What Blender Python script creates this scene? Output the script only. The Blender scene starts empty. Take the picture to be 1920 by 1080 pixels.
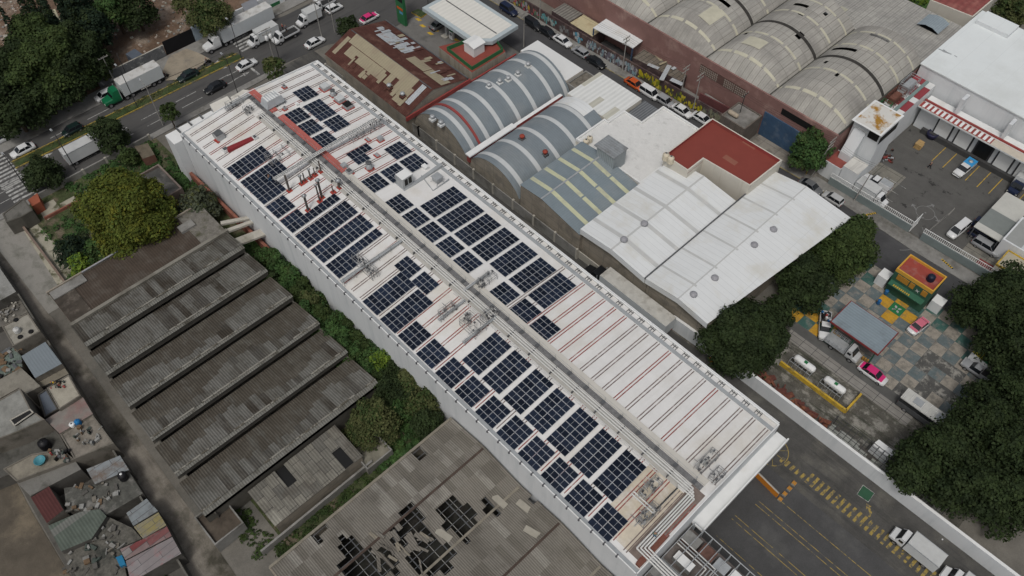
import bpy, math, random
from mathutils import Vector, Matrix, noise
random.seed(7)
R_=math.radians
S=bpy.context.scene; C=S.collection
# ---------------- camera ----------------
F=1564.0; HZ=2110.0; CH=110.0
PT=math.atan2(HZ,F)
_f=Vector((0,math.cos(PT),-math.sin(PT))); _u=Vector((0,math.sin(PT),math.cos(PT))); _r=Vector((1,0,0))
_d=-2510*_r+2110*_u+F*_f
_M=Matrix.Rotation(math.pi-math.atan2(_d.y,_d.x),3,'Z')
CR,CU,CF=_M@_r,_M@_u,_M@_f
cam=bpy.data.objects.new('camera',bpy.data.cameras.new('camera')); C.objects.link(cam); S.camera=cam
m3=Matrix((CR,CU,-CF)).transposed(); cam.matrix_world=Matrix.Translation((0,0,CH))@m3.to_4x4()
cam.data.sensor_width=36; cam.data.lens=36*F/1920; cam.data.clip_end=3000; cam.data.clip_start=1
# ---------------- world, sun, exposure ----------------
W=bpy.data.worlds.new('World'); S.world=W; W.use_nodes=True
nt=W.node_tree; bg=nt.nodes['Background']; sky=nt.nodes.new('ShaderNodeTexSky'); sky.sky_type='NISHITA'
sky.sun_disc=False; sky.sun_elevation=R_(62); sky.sun_rotation=R_(150); sky.air_density=1.2; sky.dust_density=6; sky.ozone_density=.6
hs=nt.nodes.new('ShaderNodeHueSaturation'); hs.inputs['Saturation'].default_value=.5
nt.links.new(sky.outputs[0],hs.inputs['Color']); nt.links.new(hs.outputs[0],bg.inputs[0]); bg.inputs[1].default_value=.1
sl=bpy.data.lights.new('sun','SUN'); sl.energy=1.35; sl.angle=R_(11); sl.color=(1,.985,.96)
so=bpy.data.objects.new('sun',sl); C.objects.link(so)
# sun direction: azimuth as the sky's (rotation measured from +Y towards +X)
az=R_(150); el=R_(62); sd=Vector((math.sin(az)*math.cos(el),math.cos(az)*math.cos(el),math.sin(el)))
so.rotation_euler=sd.to_track_quat('Z','Y').to_euler()
S.view_settings.view_transform='Standard'; S.view_settings.look='None'; S.view_settings.gamma=1; S.view_settings.exposure=-.45
S.render.resolution_x=1024; S.render.resolution_y=576
# ---------------- helpers ----------------
def at(x,y,z=0.):
    d=(x-960)*CR-(y-540)*CU+F*CF
    t=(z-CH)/d.z
    return (t*d.x,t*d.y)
def lin(r,g,b):
    f=lambda c:(c/255/12.92) if c<10.3 else ((c/255+.055)/1.055)**2.4
    return (f(r),f(g),f(b))
class MB:
    def __init__(s): s.v=[];s.f=[];s.mi=[];s.mats=[];s.sm=[]
    def k(s,m):
        if m not in s.mats: s.mats.append(m)
        return s.mats.index(m)
    def face(s,pts,m,sm=False):
        n=len(s.v); s.v+=[tuple(p) for p in pts]; s.f.append(tuple(range(n,n+len(pts)))); s.mi.append(s.k(m)); s.sm.append(sm)
    def poly(s,vs,fs,m,sm=False):
        n=len(s.v); s.v+=[tuple(p) for p in vs]; k=s.k(m)
        for f in fs: s.f.append(tuple(i+n for i in f)); s.mi.append(k); s.sm.append(sm)
    def prism(s,P,z0,z1,m,top=None,bot=True):
        a=sum(P[i][0]*P[(i+1)%len(P)][1]-P[(i+1)%len(P)][0]*P[i][1] for i in range(len(P)))
        if a<0: P=P[::-1]
        n=len(P); vs=[(p[0],p[1],z0) for p in P]+[(p[0],p[1],z1) for p in P]
        s.poly(vs,[(i,(i+1)%n,n+(i+1)%n,n+i) for i in range(n)],m)
        s.face([(p[0],p[1],z1) for p in P],top or m)
        if bot: s.face([(p[0],p[1],z0) for p in P[::-1]],m)
    def box(s,x0,y0,z0,x1,y1,z1,m,top=None):
        if x1<x0:x0,x1=x1,x0
        if y1<y0:y0,y1=y1,y0
        s.prism([(x0,y0),(x1,y0),(x1,y1),(x0,y1)],z0,z1,m,top)
    def obox(s,c,l,rz,m,top=None):
        c_,s_=math.cos(rz),math.sin(rz); P=[]
        for a,b in ((-1,-1),(1,-1),(1,1),(-1,1)):
            x,y=a*l[0]/2,b*l[1]/2; P.append((c[0]+x*c_-y*s_,c[1]+x*s_+y*c_))
        s.prism(P,c[2],c[2]+l[2],m,top)
    def tube(s,p,q,r,m,n=6,r2=None,cap=True):
        p,q=Vector(p),Vector(q); d=(q-p)
        if d.length<1e-6: return
        d.normalize(); a=Vector((0,0,1)) if abs(d.z)<.9 else Vector((1,0,0))
        u=d.cross(a).normalized(); w=d.cross(u); r2=r if r2 is None else r2
        vs=[p+(u*math.cos(t)+w*math.sin(t))*r for t in [2*math.pi*i/n for i in range(n)]]+[q+(u*math.cos(t)+w*math.sin(t))*r2 for t in [2*math.pi*i/n for i in range(n)]]
        s.poly(vs,[(i,n+i,n+(i+1)%n,(i+1)%n) for i in range(n)],m,True)
        if cap: s.face(vs[:n],m); s.face(vs[n:][::-1],m)
    def path(s,pts,r,m,n=5):
        for a,b in zip(pts,pts[1:]): s.tube(a,b,r,m,n)
    def lathe(s,x,y,prof,m,n=12,axis='z'):
        vs=[];fs=[]
        for r,z in prof:
            for i in range(n):
                t=2*math.pi*i/n; a,b=r*math.cos(t),r*math.sin(t)
                vs.append((x+a,y+b,z) if axis=='z' else (x+a,y+z,b) if axis=='y' else (x+z,y+a,b))
        for j in range(len(prof)-1):
            for i in range(n): fs.append((j*n+i,j*n+(i+1)%n,(j+1)*n+(i+1)%n,(j+1)*n+i))
        fs.append(tuple(range(n))[::-1]); fs.append(tuple((len(prof)-1)*n+i for i in range(n)))
        s.poly(vs,fs,m,True)
    def surf(s,xs,ys,zf,m,skip=None,sm=True):
        vs=[(x,y,zf(x,y)) for y in ys for x in xs]; n=len(xs); fs=[]
        for j in range(len(ys)-1):
            for i in range(n-1):
                if skip and skip(i,j): continue
                fs.append((j*n+i,j*n+i+1,(j+1)*n+i+1,(j+1)*n+i))
        s.poly(vs,fs,m,sm)
    def extr(s,prof,y0,y1,m,ends=None,sm=False,axis='y'):
        # prof: list of (a,z) upper skin; extruded along the other axis
        P=(lambda a,b,z:(a,b,z)) if axis=='y' else (lambda a,b,z:(b,a,z))
        n=len(prof)
        vs=[P(a,y0,z) for a,z in prof]+[P(a,y1,z) for a,z in prof]
        fs=[(i,i+1,n+i+1,n+i) for i in range(n-1)]
        if axis!='y': fs=[f[::-1] for f in fs]
        s.poly(vs,fs,m,sm)
    def build(s,name,parent=None,loc=None):
        me=bpy.data.meshes.new(name)
        off=Vector((0,0,0))
        q=parent
        while q is not None and loc is None: off=off+q.location; q=q.parent
        if loc is not None: off=Vector(loc)
        me.from_pydata([(v[0]-off[0],v[1]-off[1],v[2]-off[2]) for v in s.v],[],s.f)
        for m in s.mats: me.materials.append(m)
        me.polygons.foreach_set('material_index',s.mi); me.polygons.foreach_set('use_smooth',s.sm); me.update()
        o=bpy.data.objects.new(name,me); C.objects.link(o)
        if parent is not None: o.parent=parent
        elif loc is not None: o.location=off
        return o
def tag(o,label=None,cat=None,group=None,kind=None):
    if label: o['label']=label
    if cat: o['category']=cat
    if group: o['group']=group
    if kind: o['kind']=kind
    return o
def root(name,label,cat,loc=(0,0,0),rz=0,group=None):
    o=bpy.data.objects.new(name,None); C.objects.link(o); o.location=loc; o.rotation_euler=(0,0,rz); o.empty_display_size=.5
    return tag(o,label,cat,group)
def struct(name,mb): return tag(mb.build(name),kind='structure')
def one(name,label,cat,mb,loc,group=None): return tag(mb.build(name,None,loc),label,cat,group)
def tree_copy(o,parent=None):
    c=o.copy(); C.objects.link(c); c.parent=parent
    for ch in list(o.children): tree_copy(ch,c)
    return c
# ---------------- materials ----------------
_mc={}
def pm(name,c,var=.12,sc=.8,rough=.85,metal=0.,stain=None,ssc=.12,st=(.5,.68),corr=None,sheets=None,bump=0.,streak=None,obj=False,spec=.3,fine=0.,cells=None,isz=None):
    if name in _mc: return _mc[name]
    m=bpy.data.materials.new(name); m.use_nodes=True; t=m.node_tree; N=t.nodes; L=t.links
    b=N['Principled BSDF']; b.inputs['Roughness'].default_value=rough; b.inputs['Metallic'].default_value=metal; b.inputs['Specular IOR Level'].default_value=spec
    if obj: g=N.new('ShaderNodeTexCoord'); P=g.outputs['Object']
    else: g=N.new('ShaderNodeNewGeometry'); P=g.outputs['Position']
    def mp(scale=(1,1,1),rot=(0,0,0)):
        q=N.new('ShaderNodeMapping'); q.inputs['Scale'].default_value=scale; q.inputs['Rotation'].default_value=rot; L.new(P,q.inputs[0]); return q.outputs[0]
    def nz(vec,scale,det=4,ro=.6):
        q=N.new('ShaderNodeTexNoise'); q.inputs['Scale'].default_value=scale; q.inputs['Detail'].default_value=det; q.inputs['Roughness'].default_value=ro; L.new(vec,q.inputs['Vector']); return q.outputs[0]
    def mr(x,a,b_,c_,d_):
        q=N.new('ShaderNodeMapRange'); q.inputs[1].default_value=a;q.inputs[2].default_value=b_;q.inputs[3].default_value=c_;q.inputs[4].default_value=d_; L.new(x,q.inputs[0]); return q.outputs[0]
    def mix(f,a,b_,typ='MIX'):
        q=N.new('ShaderNodeMix'); q.data_type='RGBA'; q.blend_type=typ
        for i,v in ((0,f),(6,a),(7,b_)):
            if isinstance(v,(tuple,list)): q.inputs[i].default_value=(*v[:3],1)
            elif isinstance(v,(int,float)): q.inputs[i].default_value=v
            else: L.new(v,q.inputs[i])
        return q.outputs[2]
    col=c
    hgt=None
    if sheets:
        ax,w,l,c2,mc=sheets[:5]; ms=sheets[5] if len(sheets)>5 else .03
        v=mp(rot=(0,0,math.pi/2) if ax=='y' else (math.pi/2,0,0) if ax=='xz' else (0,0,0))
        q=N.new('ShaderNodeTexBrick'); L.new(v,q.inputs['Vector']); q.offset=0.5 if len(sheets)<7 else sheets[6]; q.squash=1
        q.inputs['Color1'].default_value=(*c,1); q.inputs['Color2'].default_value=(*c2,1); q.inputs['Mortar'].default_value=(*mc,1)
        q.inputs['Scale'].default_value=1; q.inputs['Mortar Size'].default_value=ms; q.inputs['Mortar Smooth'].default_value=.3; q.inputs['Brick Width'].default_value=w; q.inputs['Row Height'].default_value=l
        col=q.outputs[0]
    if cells:   # random per-cell paint/patch colours: list of (threshold, colour), cell size
        sx,sy,cols=cells
        v=mp(scale=(1/sx,1/sy,0)); fl=N.new('ShaderNodeVectorMath'); fl.operation='FLOOR'; L.new(v,fl.inputs[0])
        wn=N.new('ShaderNodeTexWhiteNoise'); wn.noise_dimensions='2D'; L.new(fl.outputs[0],wn.inputs['Vector'])
        for th,cc in cols:
            gt=N.new('ShaderNodeMath'); gt.operation='GREATER_THAN'; L.new(wn.outputs[0],gt.inputs[0]); gt.inputs[1].default_value=th
            col=mix(gt.outputs[0],col,cc)
    if stain:
        f=mr(nz(mp(),ssc,6,.65),st[0],st[1],0,1); col=mix(f,col,stain)
    if streak:
        ax,sc_,cc,lo,hi=streak
        v=mp(scale=(.08,1,1) if ax=='x' else (1,.08,1) if ax=='y' else (1,1,.08)); f=mr(nz(v,sc_,5,.7),lo,hi,0,1); col=mix(f,col,cc)
    if var:
        f=mr(nz(mp(),sc,5,.7),.3,.7,1-var,1+var); q=N.new('ShaderNodeVectorMath'); q.operation='SCALE'
        if isinstance(col,tuple): q.inputs[0].default_value=col
        else: L.new(col,q.inputs[0])
        L.new(f,q.inputs['Scale']); col=q.outputs[0]
    if fine:
        f=mr(nz(mp(),6,3,.8),.3,.7,1-fine,1+fine); q=N.new('ShaderNodeVectorMath'); q.operation='SCALE'
        if isinstance(col,tuple): q.inputs[0].default_value=col
        else: L.new(col,q.inputs[0])
        L.new(f,q.inputs['Scale']); col=q.outputs[0]
    if corr:
        ax,per,dep,am=corr
        q=N.new('ShaderNodeTexWave'); q.bands_direction='X' if ax=='x' else 'Y' if ax=='y' else 'Z'; q.inputs['Scale'].default_value=.314/per; L.new(mp(),q.inputs[0]); hgt=q.outputs[1]
        if am:  # self-shading of the grooves painted into the colour, besides the bump
            f=mr(hgt,0,1,1-am,1+am*.5); k=N.new('ShaderNodeVectorMath'); k.operation='SCALE'
            if isinstance(col,tuple): k.inputs[0].default_value=col
            else: L.new(col,k.inputs[0])
            L.new(f,k.inputs['Scale']); col=k.outputs[0]
        bp=N.new('ShaderNodeBump'); bp.inputs['Strength'].default_value=.7; bp.inputs['Distance'].default_value=dep; L.new(hgt,bp.inputs['Height']); L.new(bp.outputs[0],b.inputs['Normal'])
    elif bump:
        bp=N.new('ShaderNodeBump'); bp.inputs['Strength'].default_value=.8; bp.inputs['Distance'].default_value=bump; L.new(nz(mp(),3,5,.7),bp.inputs['Height']); L.new(bp.outputs[0],b.inputs['Normal'])
    if isinstance(col,tuple): b.inputs['Base Color'].default_value=(*col,1)
    else: L.new(col,b.inputs['Base Color'])
    _mc[name]=m; return m
G=lambda v:(v,v,v*.98)
whitep=pm('white_paint',(.74,.75,.74),.05,.5,stain=(.55,.54,.5),ssc=.25,st=(.55,.8))
creamroof=pm('roof_membrane',(.72,.715,.7),.05,.4,stain=(.62,.59,.53),ssc=.11,st=(.5,.72),fine=.03,streak=('y',.6,(.64,.63,.6),.52,.75))
wallw=pm('white_wall',(.68,.7,.71),.04,.15,streak=('z',.5,(.52,.555,.57),.5,.8))
wallc=pm('cream_wall',(.6,.57,.5),.06,.3,streak=('z',1.1,(.52,.48,.4),.55,.8))
conc=pm('concrete',(.24,.235,.22),.2,.5,stain=(.12,.115,.1),ssc=.2,fine=.1)
concl=pm('pale_concrete',(.42,.4,.35),.15,.6,stain=(.2,.19,.15),ssc=.3,fine=.1)
block=pm('block_wall',(.27,.24,.19),.12,.5,sheets=('xz',2.4,1.2,(.31,.28,.23),(.2,.185,.16),.05,0),stain=(.17,.16,.14),ssc=.3)
blockz=pm('stained_render',(.27,.24,.195),.12,.5,sheets=('xz',3.2,1.4,(.3,.265,.215),(.19,.175,.15),.05,0),stain=(.17,.155,.13),ssc=.35,fine=.06)
asph=pm('asphalt',(.066,.066,.068),.18,.15,stain=(.05,.05,.052),ssc=.08,fine=.12,streak=('x',.6,(.09,.09,.09),.5,.8))
asphy=pm('asphalt_avenue',(.085,.083,.08),.15,.2,stain=(.06,.06,.06),ssc=.1,fine=.1,streak=('y',.9,(.055,.055,.055),.5,.7))
asphd=pm('yard_asphalt',(.07,.07,.07),.2,.2,stain=(.11,.11,.105),ssc=.13,st=(.55,.75),fine=.14)
soil=pm('soil',(.13,.1,.075),.3,.3,stain=(.24,.2,.16),ssc=.25,fine=.2,bump=.15)
grassm=pm('rough_grass',(.045,.07,.022),.4,.8,stain=(.1,.09,.05),ssc=.25,fine=.35,bump=.3)
kerbm=pm('kerb_concrete',(.34,.33,.3),.1,1)
yel=pm('yellow_paint',(.55,.36,.04),.2,2,stain=(.2,.16,.07),ssc=.9,st=(.5,.7))
wpaint=pm('road_white_paint',(.42,.42,.4),.15,2,stain=(.12,.12,.12),ssc=1.2,st=(.48,.62))
redp=pm('red_paint',(.3,.06,.055),.12,.4,stain=(.22,.07,.055),ssc=.1)
redwalk=pm('red_membrane',(.45,.13,.11),.1,.5,stain=(.34,.12,.1),ssc=.3)
metal=pm('galvanised',(.42,.44,.45),.12,1,.45,.3)
dmetal=pm('dark_metal',(.12,.125,.13),.2,1,.6,.3)
black=pm('black',(.01,.01,.01),0,1,.6)
glassd=pm('dark_glass',(.012,.015,.018),0,1,.08,spec=.6)
tyre=pm('tyre_rubber',(.012,.012,.012),0,1,.9); rimm=pm('wheel_rim',(.35,.35,.36),0,1,.4,.6)
# ================= SETTING: ground and paving =================
def patch(name,polys,z,m,th=None):
    b=MB()
    for P in polys: b.prism(P,z-.02 if th is None else z-th,z,m,bot=False)
    return struct(name,b)
def rc(x0,y0,x1,y1): return [(x0,y0),(x1,y0),(x1,y1),(x0,y1)]
b=MB(); b.face([(-900,-700,-.05),(900,-700,-.05),(900,1100,-.05),(-900,1100,-.05)],pm('city_ground',(.16,.15,.13),.3,.12,stain=(.1,.1,.09),ssc=.04,fine=.15)); struct('ground',b)
patch('demolition_ground',[rc(-330,-60,-150.5,150)],0.,pm('demolition_soil',(.15,.098,.066),.35,.22,stain=(.3,.25,.2),ssc=.16,st=(.5,.7),fine=.25,bump=.25))
patch('avenue',[rc(-147.2,-60,-132.6,62),[(-147.2,62),(-132.6,62),(-131.5,72),(-126.5,86),(-126.5,200),(-146,200),(-146,72)]],.01,asphy)
patch('far_pavement',[rc(-151.3,-60,-147.2,200)],.14,conc,.14)
patch('near_pavement',[rc(-132.6,-60,-131.2,60)],.14,conc,.14)
patch('sandy_driveway',[[at(*p) for p in ((372,100),(395,112),(340,150),(312,152),(305,135),(318,106),(350,92))]],.16,pm('sandy_gravel',(.3,.26,.2),.15,.5,stain=(.2,.18,.15),ssc=.4,fine=.12),.03)
patch('median_strip',[[(-143.4,9.5),(-141.9,9.5),(-140.4,50),(-140.1,57),(-141.5,57),(-142.2,50)]],.16,grassm,.16)
b=MB()
for P,Q in (((-143.7,9.3),(-142.0,57.2)),((-141.6,9.3),(-139.9,57.2))):
    n=36
    for i in range(n):
        f0,f1=i/n,(i+.96)/n
        a=(P[0]+(Q[0]-P[0])*f0,P[1]+(Q[1]-P[1])*f0); c=(P[0]+(Q[0]-P[0])*f1,P[1]+(Q[1]-P[1])*f1)
        b.prism([(a[0]-.09,a[1]),(a[0]+.09,a[1]),(c[0]+.09,c[1]),(c[0]-.09,c[1])],0,.2,pm('median_kerb_paint',(.36,.27,.06),.25,1,stain=(.16,.15,.1),ssc=.8,st=(.5,.62)))
struct('median_kerb',b)
# painted markings of the avenue
b=MB(); zz=.016
for xl in (-144.9,-137.6,-135.2): 
    y=-20
    while y<62:
        if not(57<y+3<64): b.face([(xl,y,zz),(xl+.14,y,zz),(xl+.14,y+4.5,zz),(xl,y+4.5,zz)],wpaint)
        y+=7.5
for y0,x0,x1 in ((5.2,-147,-138.5),(58,-146.5,-141.5)):
    x=x0
    while x<x1:
        b.face([(x,y0,zz),(x+.5,y0,zz),(x+.5,y0+4.2,zz),(x,y0+4.2,zz)],wpaint); x+=1.05
x=-139.3
while x<-133: b.face([(x,5.4,zz),(x+.5,5.4,zz),(x+.5,10,zz),(x,10,zz)],wpaint); x+=1.05
b.face([(-147,32,zz)]*0 or [(-139.6,56.2,zz),(-133.2,56.2,zz),(-133.2,56.7,zz),(-139.6,56.7,zz)],wpaint)
def arrow(b,px,py,rz,L=4,m=wpaint,z=zz):
    x,y=at(px,py); c,s=math.cos(rz),math.sin(rz)
    P=[(-L/2,-.1),(L*.15,-.1),(L*.15,-.5),(L/2,0),(L*.15,.5),(L*.15,.1),(-L/2,.1)]
    b.face([(x+p*c-q*s,y+p*s+q*c,z) for p,q in P],m)
arrow(b,415,113,-math.pi/2); arrow(b,428,122,-math.pi/2); arrow(b,442,134,math.pi/2); arrow(b,452,143,math.pi/2); arrow(b,80,296,math.pi/2)
struct('avenue_markings',b)
patch('side_street',[[(-126.5,102.5),(-118,99.5),(-30,99.5),(-24,99.5),(-24,102.5),(40,102.5),(40,111.3),(0,111.3),(-18,110.9),(-35,111.6),(-62,110.2),(-92,108.4),(-126.5,107.2)]],.014,asph)
patch('street_pavement',[[(-126.5,107.2),(-92,108.4),(-62,110.2),(-35,111.6),(-18,110.9),(0,111.3),(40,111.3),(40,113.9),(-38,113.9),(-53,112.6),(-75,111.3),(-93,110.6),(-126.5,110.2)]],.13,conc,.13)
b=MB()
pts=[(-126.5,107.2),(-92,108.4),(-62,110.2),(-35,111.6)]
for a,c in zip(pts,pts[1:]): b.prism([(a[0],a[1]-.14),(c[0],c[1]-.14),(c[0],c[1]-.003),(a[0],a[1]-.003)],0,.135,pm('faded_yellow_kerb',(.3,.25,.12),.3,1.5,stain=(.2,.19,.17),ssc=.6))
struct('street_kerb',b)
patch('station_forecourt',[[(-131.5,82.5),(-97.5,82.5),(-97.5,99.2),(-118,99.2),(-126.3,102.3),(-126.3,86)]],.018,pm('forecourt_concrete',(.17,.165,.155),.2,.3,stain=(.09,.09,.085),ssc=.2,fine=.1))
patch('alley',[rc(-132,60.8,-97.2,69),rc(-97.2,60.8,-29,68.8),rc(-29,60.8,45,70)],.02,pm('alley_asphalt',(.075,.073,.068),.25,.3,stain=(.12,.115,.1),ssc=.2,fine=.15,streak=('x',.8,(.04,.04,.04),.5,.75)))
patch('truck_yard',[rc(-12.6,-10,60,60.8)],.022,asphd)
patch('lane',[[(-131,-1.2),(-106.5,-.9),(-58,-1.8),(-46,-2.2),(-30,-2.6),(-30,-8),(-53,-6.3),(-70,-5.1),(-91,-3.5),(-112,-2.4),(-131,-1.8)]],.0,pm('lane_concrete',(.215,.195,.165),.28,.3,stain=(.065,.06,.045),ssc=.22,st=(.46,.66),fine=.18,streak=('x',.35,(.1,.09,.07),.5,.7)))
patch('old_yard_paving',[[(-131.8,-1.2),(-106.6,-1),(-106.6,3.8),(-131.8,3.8)]],.012,pm('worn_slabs',(.27,.26,.235),.18,.3,stain=(.12,.12,.1),ssc=.3,fine=.12))
patch('overgrown_lot',[rc(-131.2,5,-106.2,32),rc(-106.2,28.2,-46.5,32.6),rc(-58,5,-46.4,28.2)],.004,pm('weedy_ground',(.06,.075,.03),.45,.5,stain=(.14,.115,.08),ssc=.3,st=(.5,.6),fine=.35,bump=.3))
sl_=MB(); cream=pm('cracked_pale_slab',(.36,.34,.27),.15,.6,stain=(.1,.1,.06),ssc=.5,st=(.5,.62),fine=.12)
def slab(b,pp,z=.03,m=cream): b.prism([at(*p) for p in pp],-.02,z,m,bot=False)
slab(sl_,((35,418),(58,408),(150,505),(108,535)),.034); slab(sl_,((72,388),(100,374),(114,391),(82,410)),.036); slab(sl_,((112,382),(138,368),(150,378),(117,396)),.037); slab(sl_,((76,400),(108,392),(90,413)),.039)
slab(sl_,((152,360),(172,352),(170,372),(153,375)),.034); slab(sl_,((372,338),(385,336),(404,372),(392,390),(380,360)),.035)
slab(sl_,((650,820),(672,810),(700,822),(705,845),(680,850),(660,835)),.034)
struct('broken_slabs',sl_)
# LPG station chequered paving
tc=lambda n,c,s=(.3,.28,.23):pm(n,c,.2,.9,stain=s,ssc=.8,st=(.5,.62),fine=.15)
tg=tc('tile_grey_blue',(.12,.15,.155),(.2,.2,.185)); tb=tc('tile_beige',(.29,.265,.225),(.19,.18,.155)); ty=tc('tile_yellow',(.5,.28,.03),(.35,.22,.06)); tgr=pm('tile_green',(.02,.16,.055),.1,.5); tt=tc('tile_teal',(.05,.115,.1),(.14,.17,.15)); tk=tc('tile_worn',(.09,.09,.085),(.3,.29,.26))
b=MB(); rr=random.Random(3)
for i in range(-6,8):
    for j in range(-9,4):
        x0=-14.1+i*2.13; y0=97.15+j*2.13
        if x0<-25.5 or x0>3 or y0<82.9 or y0>101.5: continue
        par=(i+j)%2
        m=tb if par else tg
        if (abs(i)+abs(j))==1: m=ty
        elif i==0 and j==0: m=tgr
        elif y0<87.5 and x0<-17: m=ty if par else tt
        elif y0>98.5 and m is tg: m=tt
        elif x0>-7 and y0<94 and rr.random()<.6: m=tk
        elif rr.random()<.04: m=tt
        b.face([(x0+.02,y0+.02,.03),(x0+2.11,y0+.02,.03),(x0+2.11,y0+2.11,.03),(x0+.02,y0+2.11,.03)],m)
for k in range(4):   # white leaf marks of the centre tile
    a=k*math.pi/2+.78; cx,cy=-13.05,98.2; ca,sa=math.cos(a),math.sin(a)
    b.face([(cx+u*ca-v*sa,cy+u*sa+v*ca,.034) for u,v in ((.2,-.1),(.5,-.2),(.85,0),(.5,.2),(.2,.1))],wpaint)
struct('station_tiles',b)
patch('station_base_paving',[rc(-27,82.6,8,102.4)],.024,pm('tile_mortar',(.1,.1,.095),.2,.5))
patch('station_lower_yard',[rc(-34,67.7,12,82.5)],.006,pm('dirty_yard',(.1,.095,.08),.35,.5,stain=(.26,.25,.22),ssc=.35,st=(.5,.6),fine=.35,bump=.15,streak=('x',.5,(.04,.045,.03),.52,.62)))
patch('concrete_walkway',[rc(-22.5,80.6,-1,82.6)],.12,pm('walkway_slab',(.22,.21,.19),.15,.5,sheets=('x',2.2,1.0,(.25,.24,.22),(.05,.05,.05),.04,0)),.1)
patch('delivery_yard',[rc(-38,114.3,12,138.6)],.02,pm('delivery_asphalt',(.1,.098,.092),.15,.25,stain=(.035,.034,.033),ssc=.45,st=(.6,.66),fine=.12,streak=('x',.3,(.12,.118,.11),.5,.75)))
patch('delivery_concrete',[rc(-38,114.3,-27.5,125.5),rc(-12,114.3,-3,119.5)],.026,pm('yard_slab',(.2,.19,.165),.18,.4,stain=(.1,.1,.09),ssc=.3,fine=.1,sheets=('x',4,3.2,(.21,.2,.17),(.08,.08,.07),.06,0)))
patch('ramp_forecourt',[[(-52.6,111.6),(-43,112.9),(-39,113.2),(-39,118),(-52.6,118)]],.15,pm('old_drive',(.25,.23,.2),.15,.4,stain=(.13,.12,.1),ssc=.3,fine=.1,sheets=('x',3.4,2.2,(.26,.24,.21),(.12,.11,.1),.04,0)),.1)
# yard markings
b=MB()
for i in range(8):
    x=-26.5+i*2.25; b.face([(x,132.6,.033),(x+.13,132.6,.033),(x+.13,137.8,.033),(x,137.8,.033)],yel)
for i in range(4):
    y=116+i*2.3; b.face([(-30,y,.037),(-26,y,.037),(-26,y+.1,.037),(-30,y+.1,.037)],wpaint)
def ring(b,cx,cy,r,w,m,z,a0=0,a1=2*math.pi,n=28):
    for i in range(n):
        t0=a0+(a1-a0)*i/n; t1=a0+(a1-a0)*(i+1)/n
        b.face([(cx+r*math.cos(t0),cy+r*math.sin(t0),z),(cx+(r+w)*math.cos(t0),cy+(r+w)*math.sin(t0),z),(cx+(r+w)*math.cos(t1),cy+(r+w)*math.sin(t1),z),(cx+r*math.cos(t1),cy+r*math.sin(t1),z)],m)
fw=pm('faded_white_paint',(.2,.2,.195),.15,2)
cx,cy=at(1735,399); ring(b,cx,cy,1.55,.09,fw,.033); ring(b,cx,cy,.0,.18,fw,.033,n=10)
for px,py,a in ((1714,388,2.6),(1757,411,-.6),(1745,386,1.0),(1725,409,-2.1)): arrow(b,px,py,a,1.5,fw,.034)
cx,cy=at(1680,430); ring(b,cx,cy,4.6,.12,fw,.034,-.9,.9,18)
struct('delivery_markings',b)
yel2=pm('worn_yellow',(.34,.25,.07),.2,2,stain=(.09,.088,.08),ssc=1.5,st=(.46,.58))
b=MB()  # yellow hatched strip and lines of the truck yard
for i in range(40):
    x=-10.6+i*.86
    w=1.0 if i<5 else 1.9
    b.face([(x,62.6,.03),(x+.42,62.6,.03),(x+.5,62.6+w,.03),(x+.08,62.6+w,.03)],yel2)
for k,(y,x0) in enumerate(((57.8,-7),(55.6,-9),(54.9,-9),(51.6,-10),(50.9,-10),(47.5,-10),(44.2,-10),(43.6,-9))):
    b.face([(x0,y,.03),(30,y,.03),(30,y+.1,.03),(x0,y+.1,.03)],yel2)
ring(b,-12.2,63.2,2.3,.12,yel2,.031,-1.6,1.4,14)
for a in (-.9,0,.8): b.face([(-12.2,63.2-.05,.032),(-12.2+2.3*math.cos(a),63.2+2.3*math.sin(a)-.05,.032),(-12.2+2.3*math.cos(a),63.2+2.3*math.sin(a)+.05,.032),(-12.2,63.25,.032)],yel2)
P=[at(*p) for p in ((1606,927),(1618,909),(1640,925),(1628,942))]
b.face([(p[0],p[1],.03) for p in P],wpaint); c0=(sum(p[0] for p in P)/4,sum(p[1] for p in P)/4)
b.face([(c0[0]+(p[0]-c0[0])*.93,c0[1]+(p[1]-c0[1])*.93,.034) for p in P],pm('green_bay_paint',(.03,.09,.05),.15,1))
P=[at(*p) for p in ((1624,944),(1634,950),(1631,951),(1635,962),(1631,970),(1627,969),(1630,962),(1627,953),(1624,955))]
b.face([(p[0],p[1],.03) for p in P],yel2)
for x0,x1,y in ((-60,-50,65.2),(-48,-30,66.8),(-96,-84,65.4),(-30,-14,66.6)): b.face([(x0,y,.026),(x1,y,.026),(x1,y+.09,.026),(x0,y+.09,.026)],yel2)
struct('yard_markings',b)
b=MB()
for px,py in ((830,60),(806,52),(798,40),(868,78),(820,66)):
    x,y=at(px-20,py-5); b.face([(x,y,.024),(x+1.2,y,.024),(x+1.6,y+.7,.024),(x+.3,y+.7,.024)],yel)
struct('forecourt_markings',b)
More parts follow.
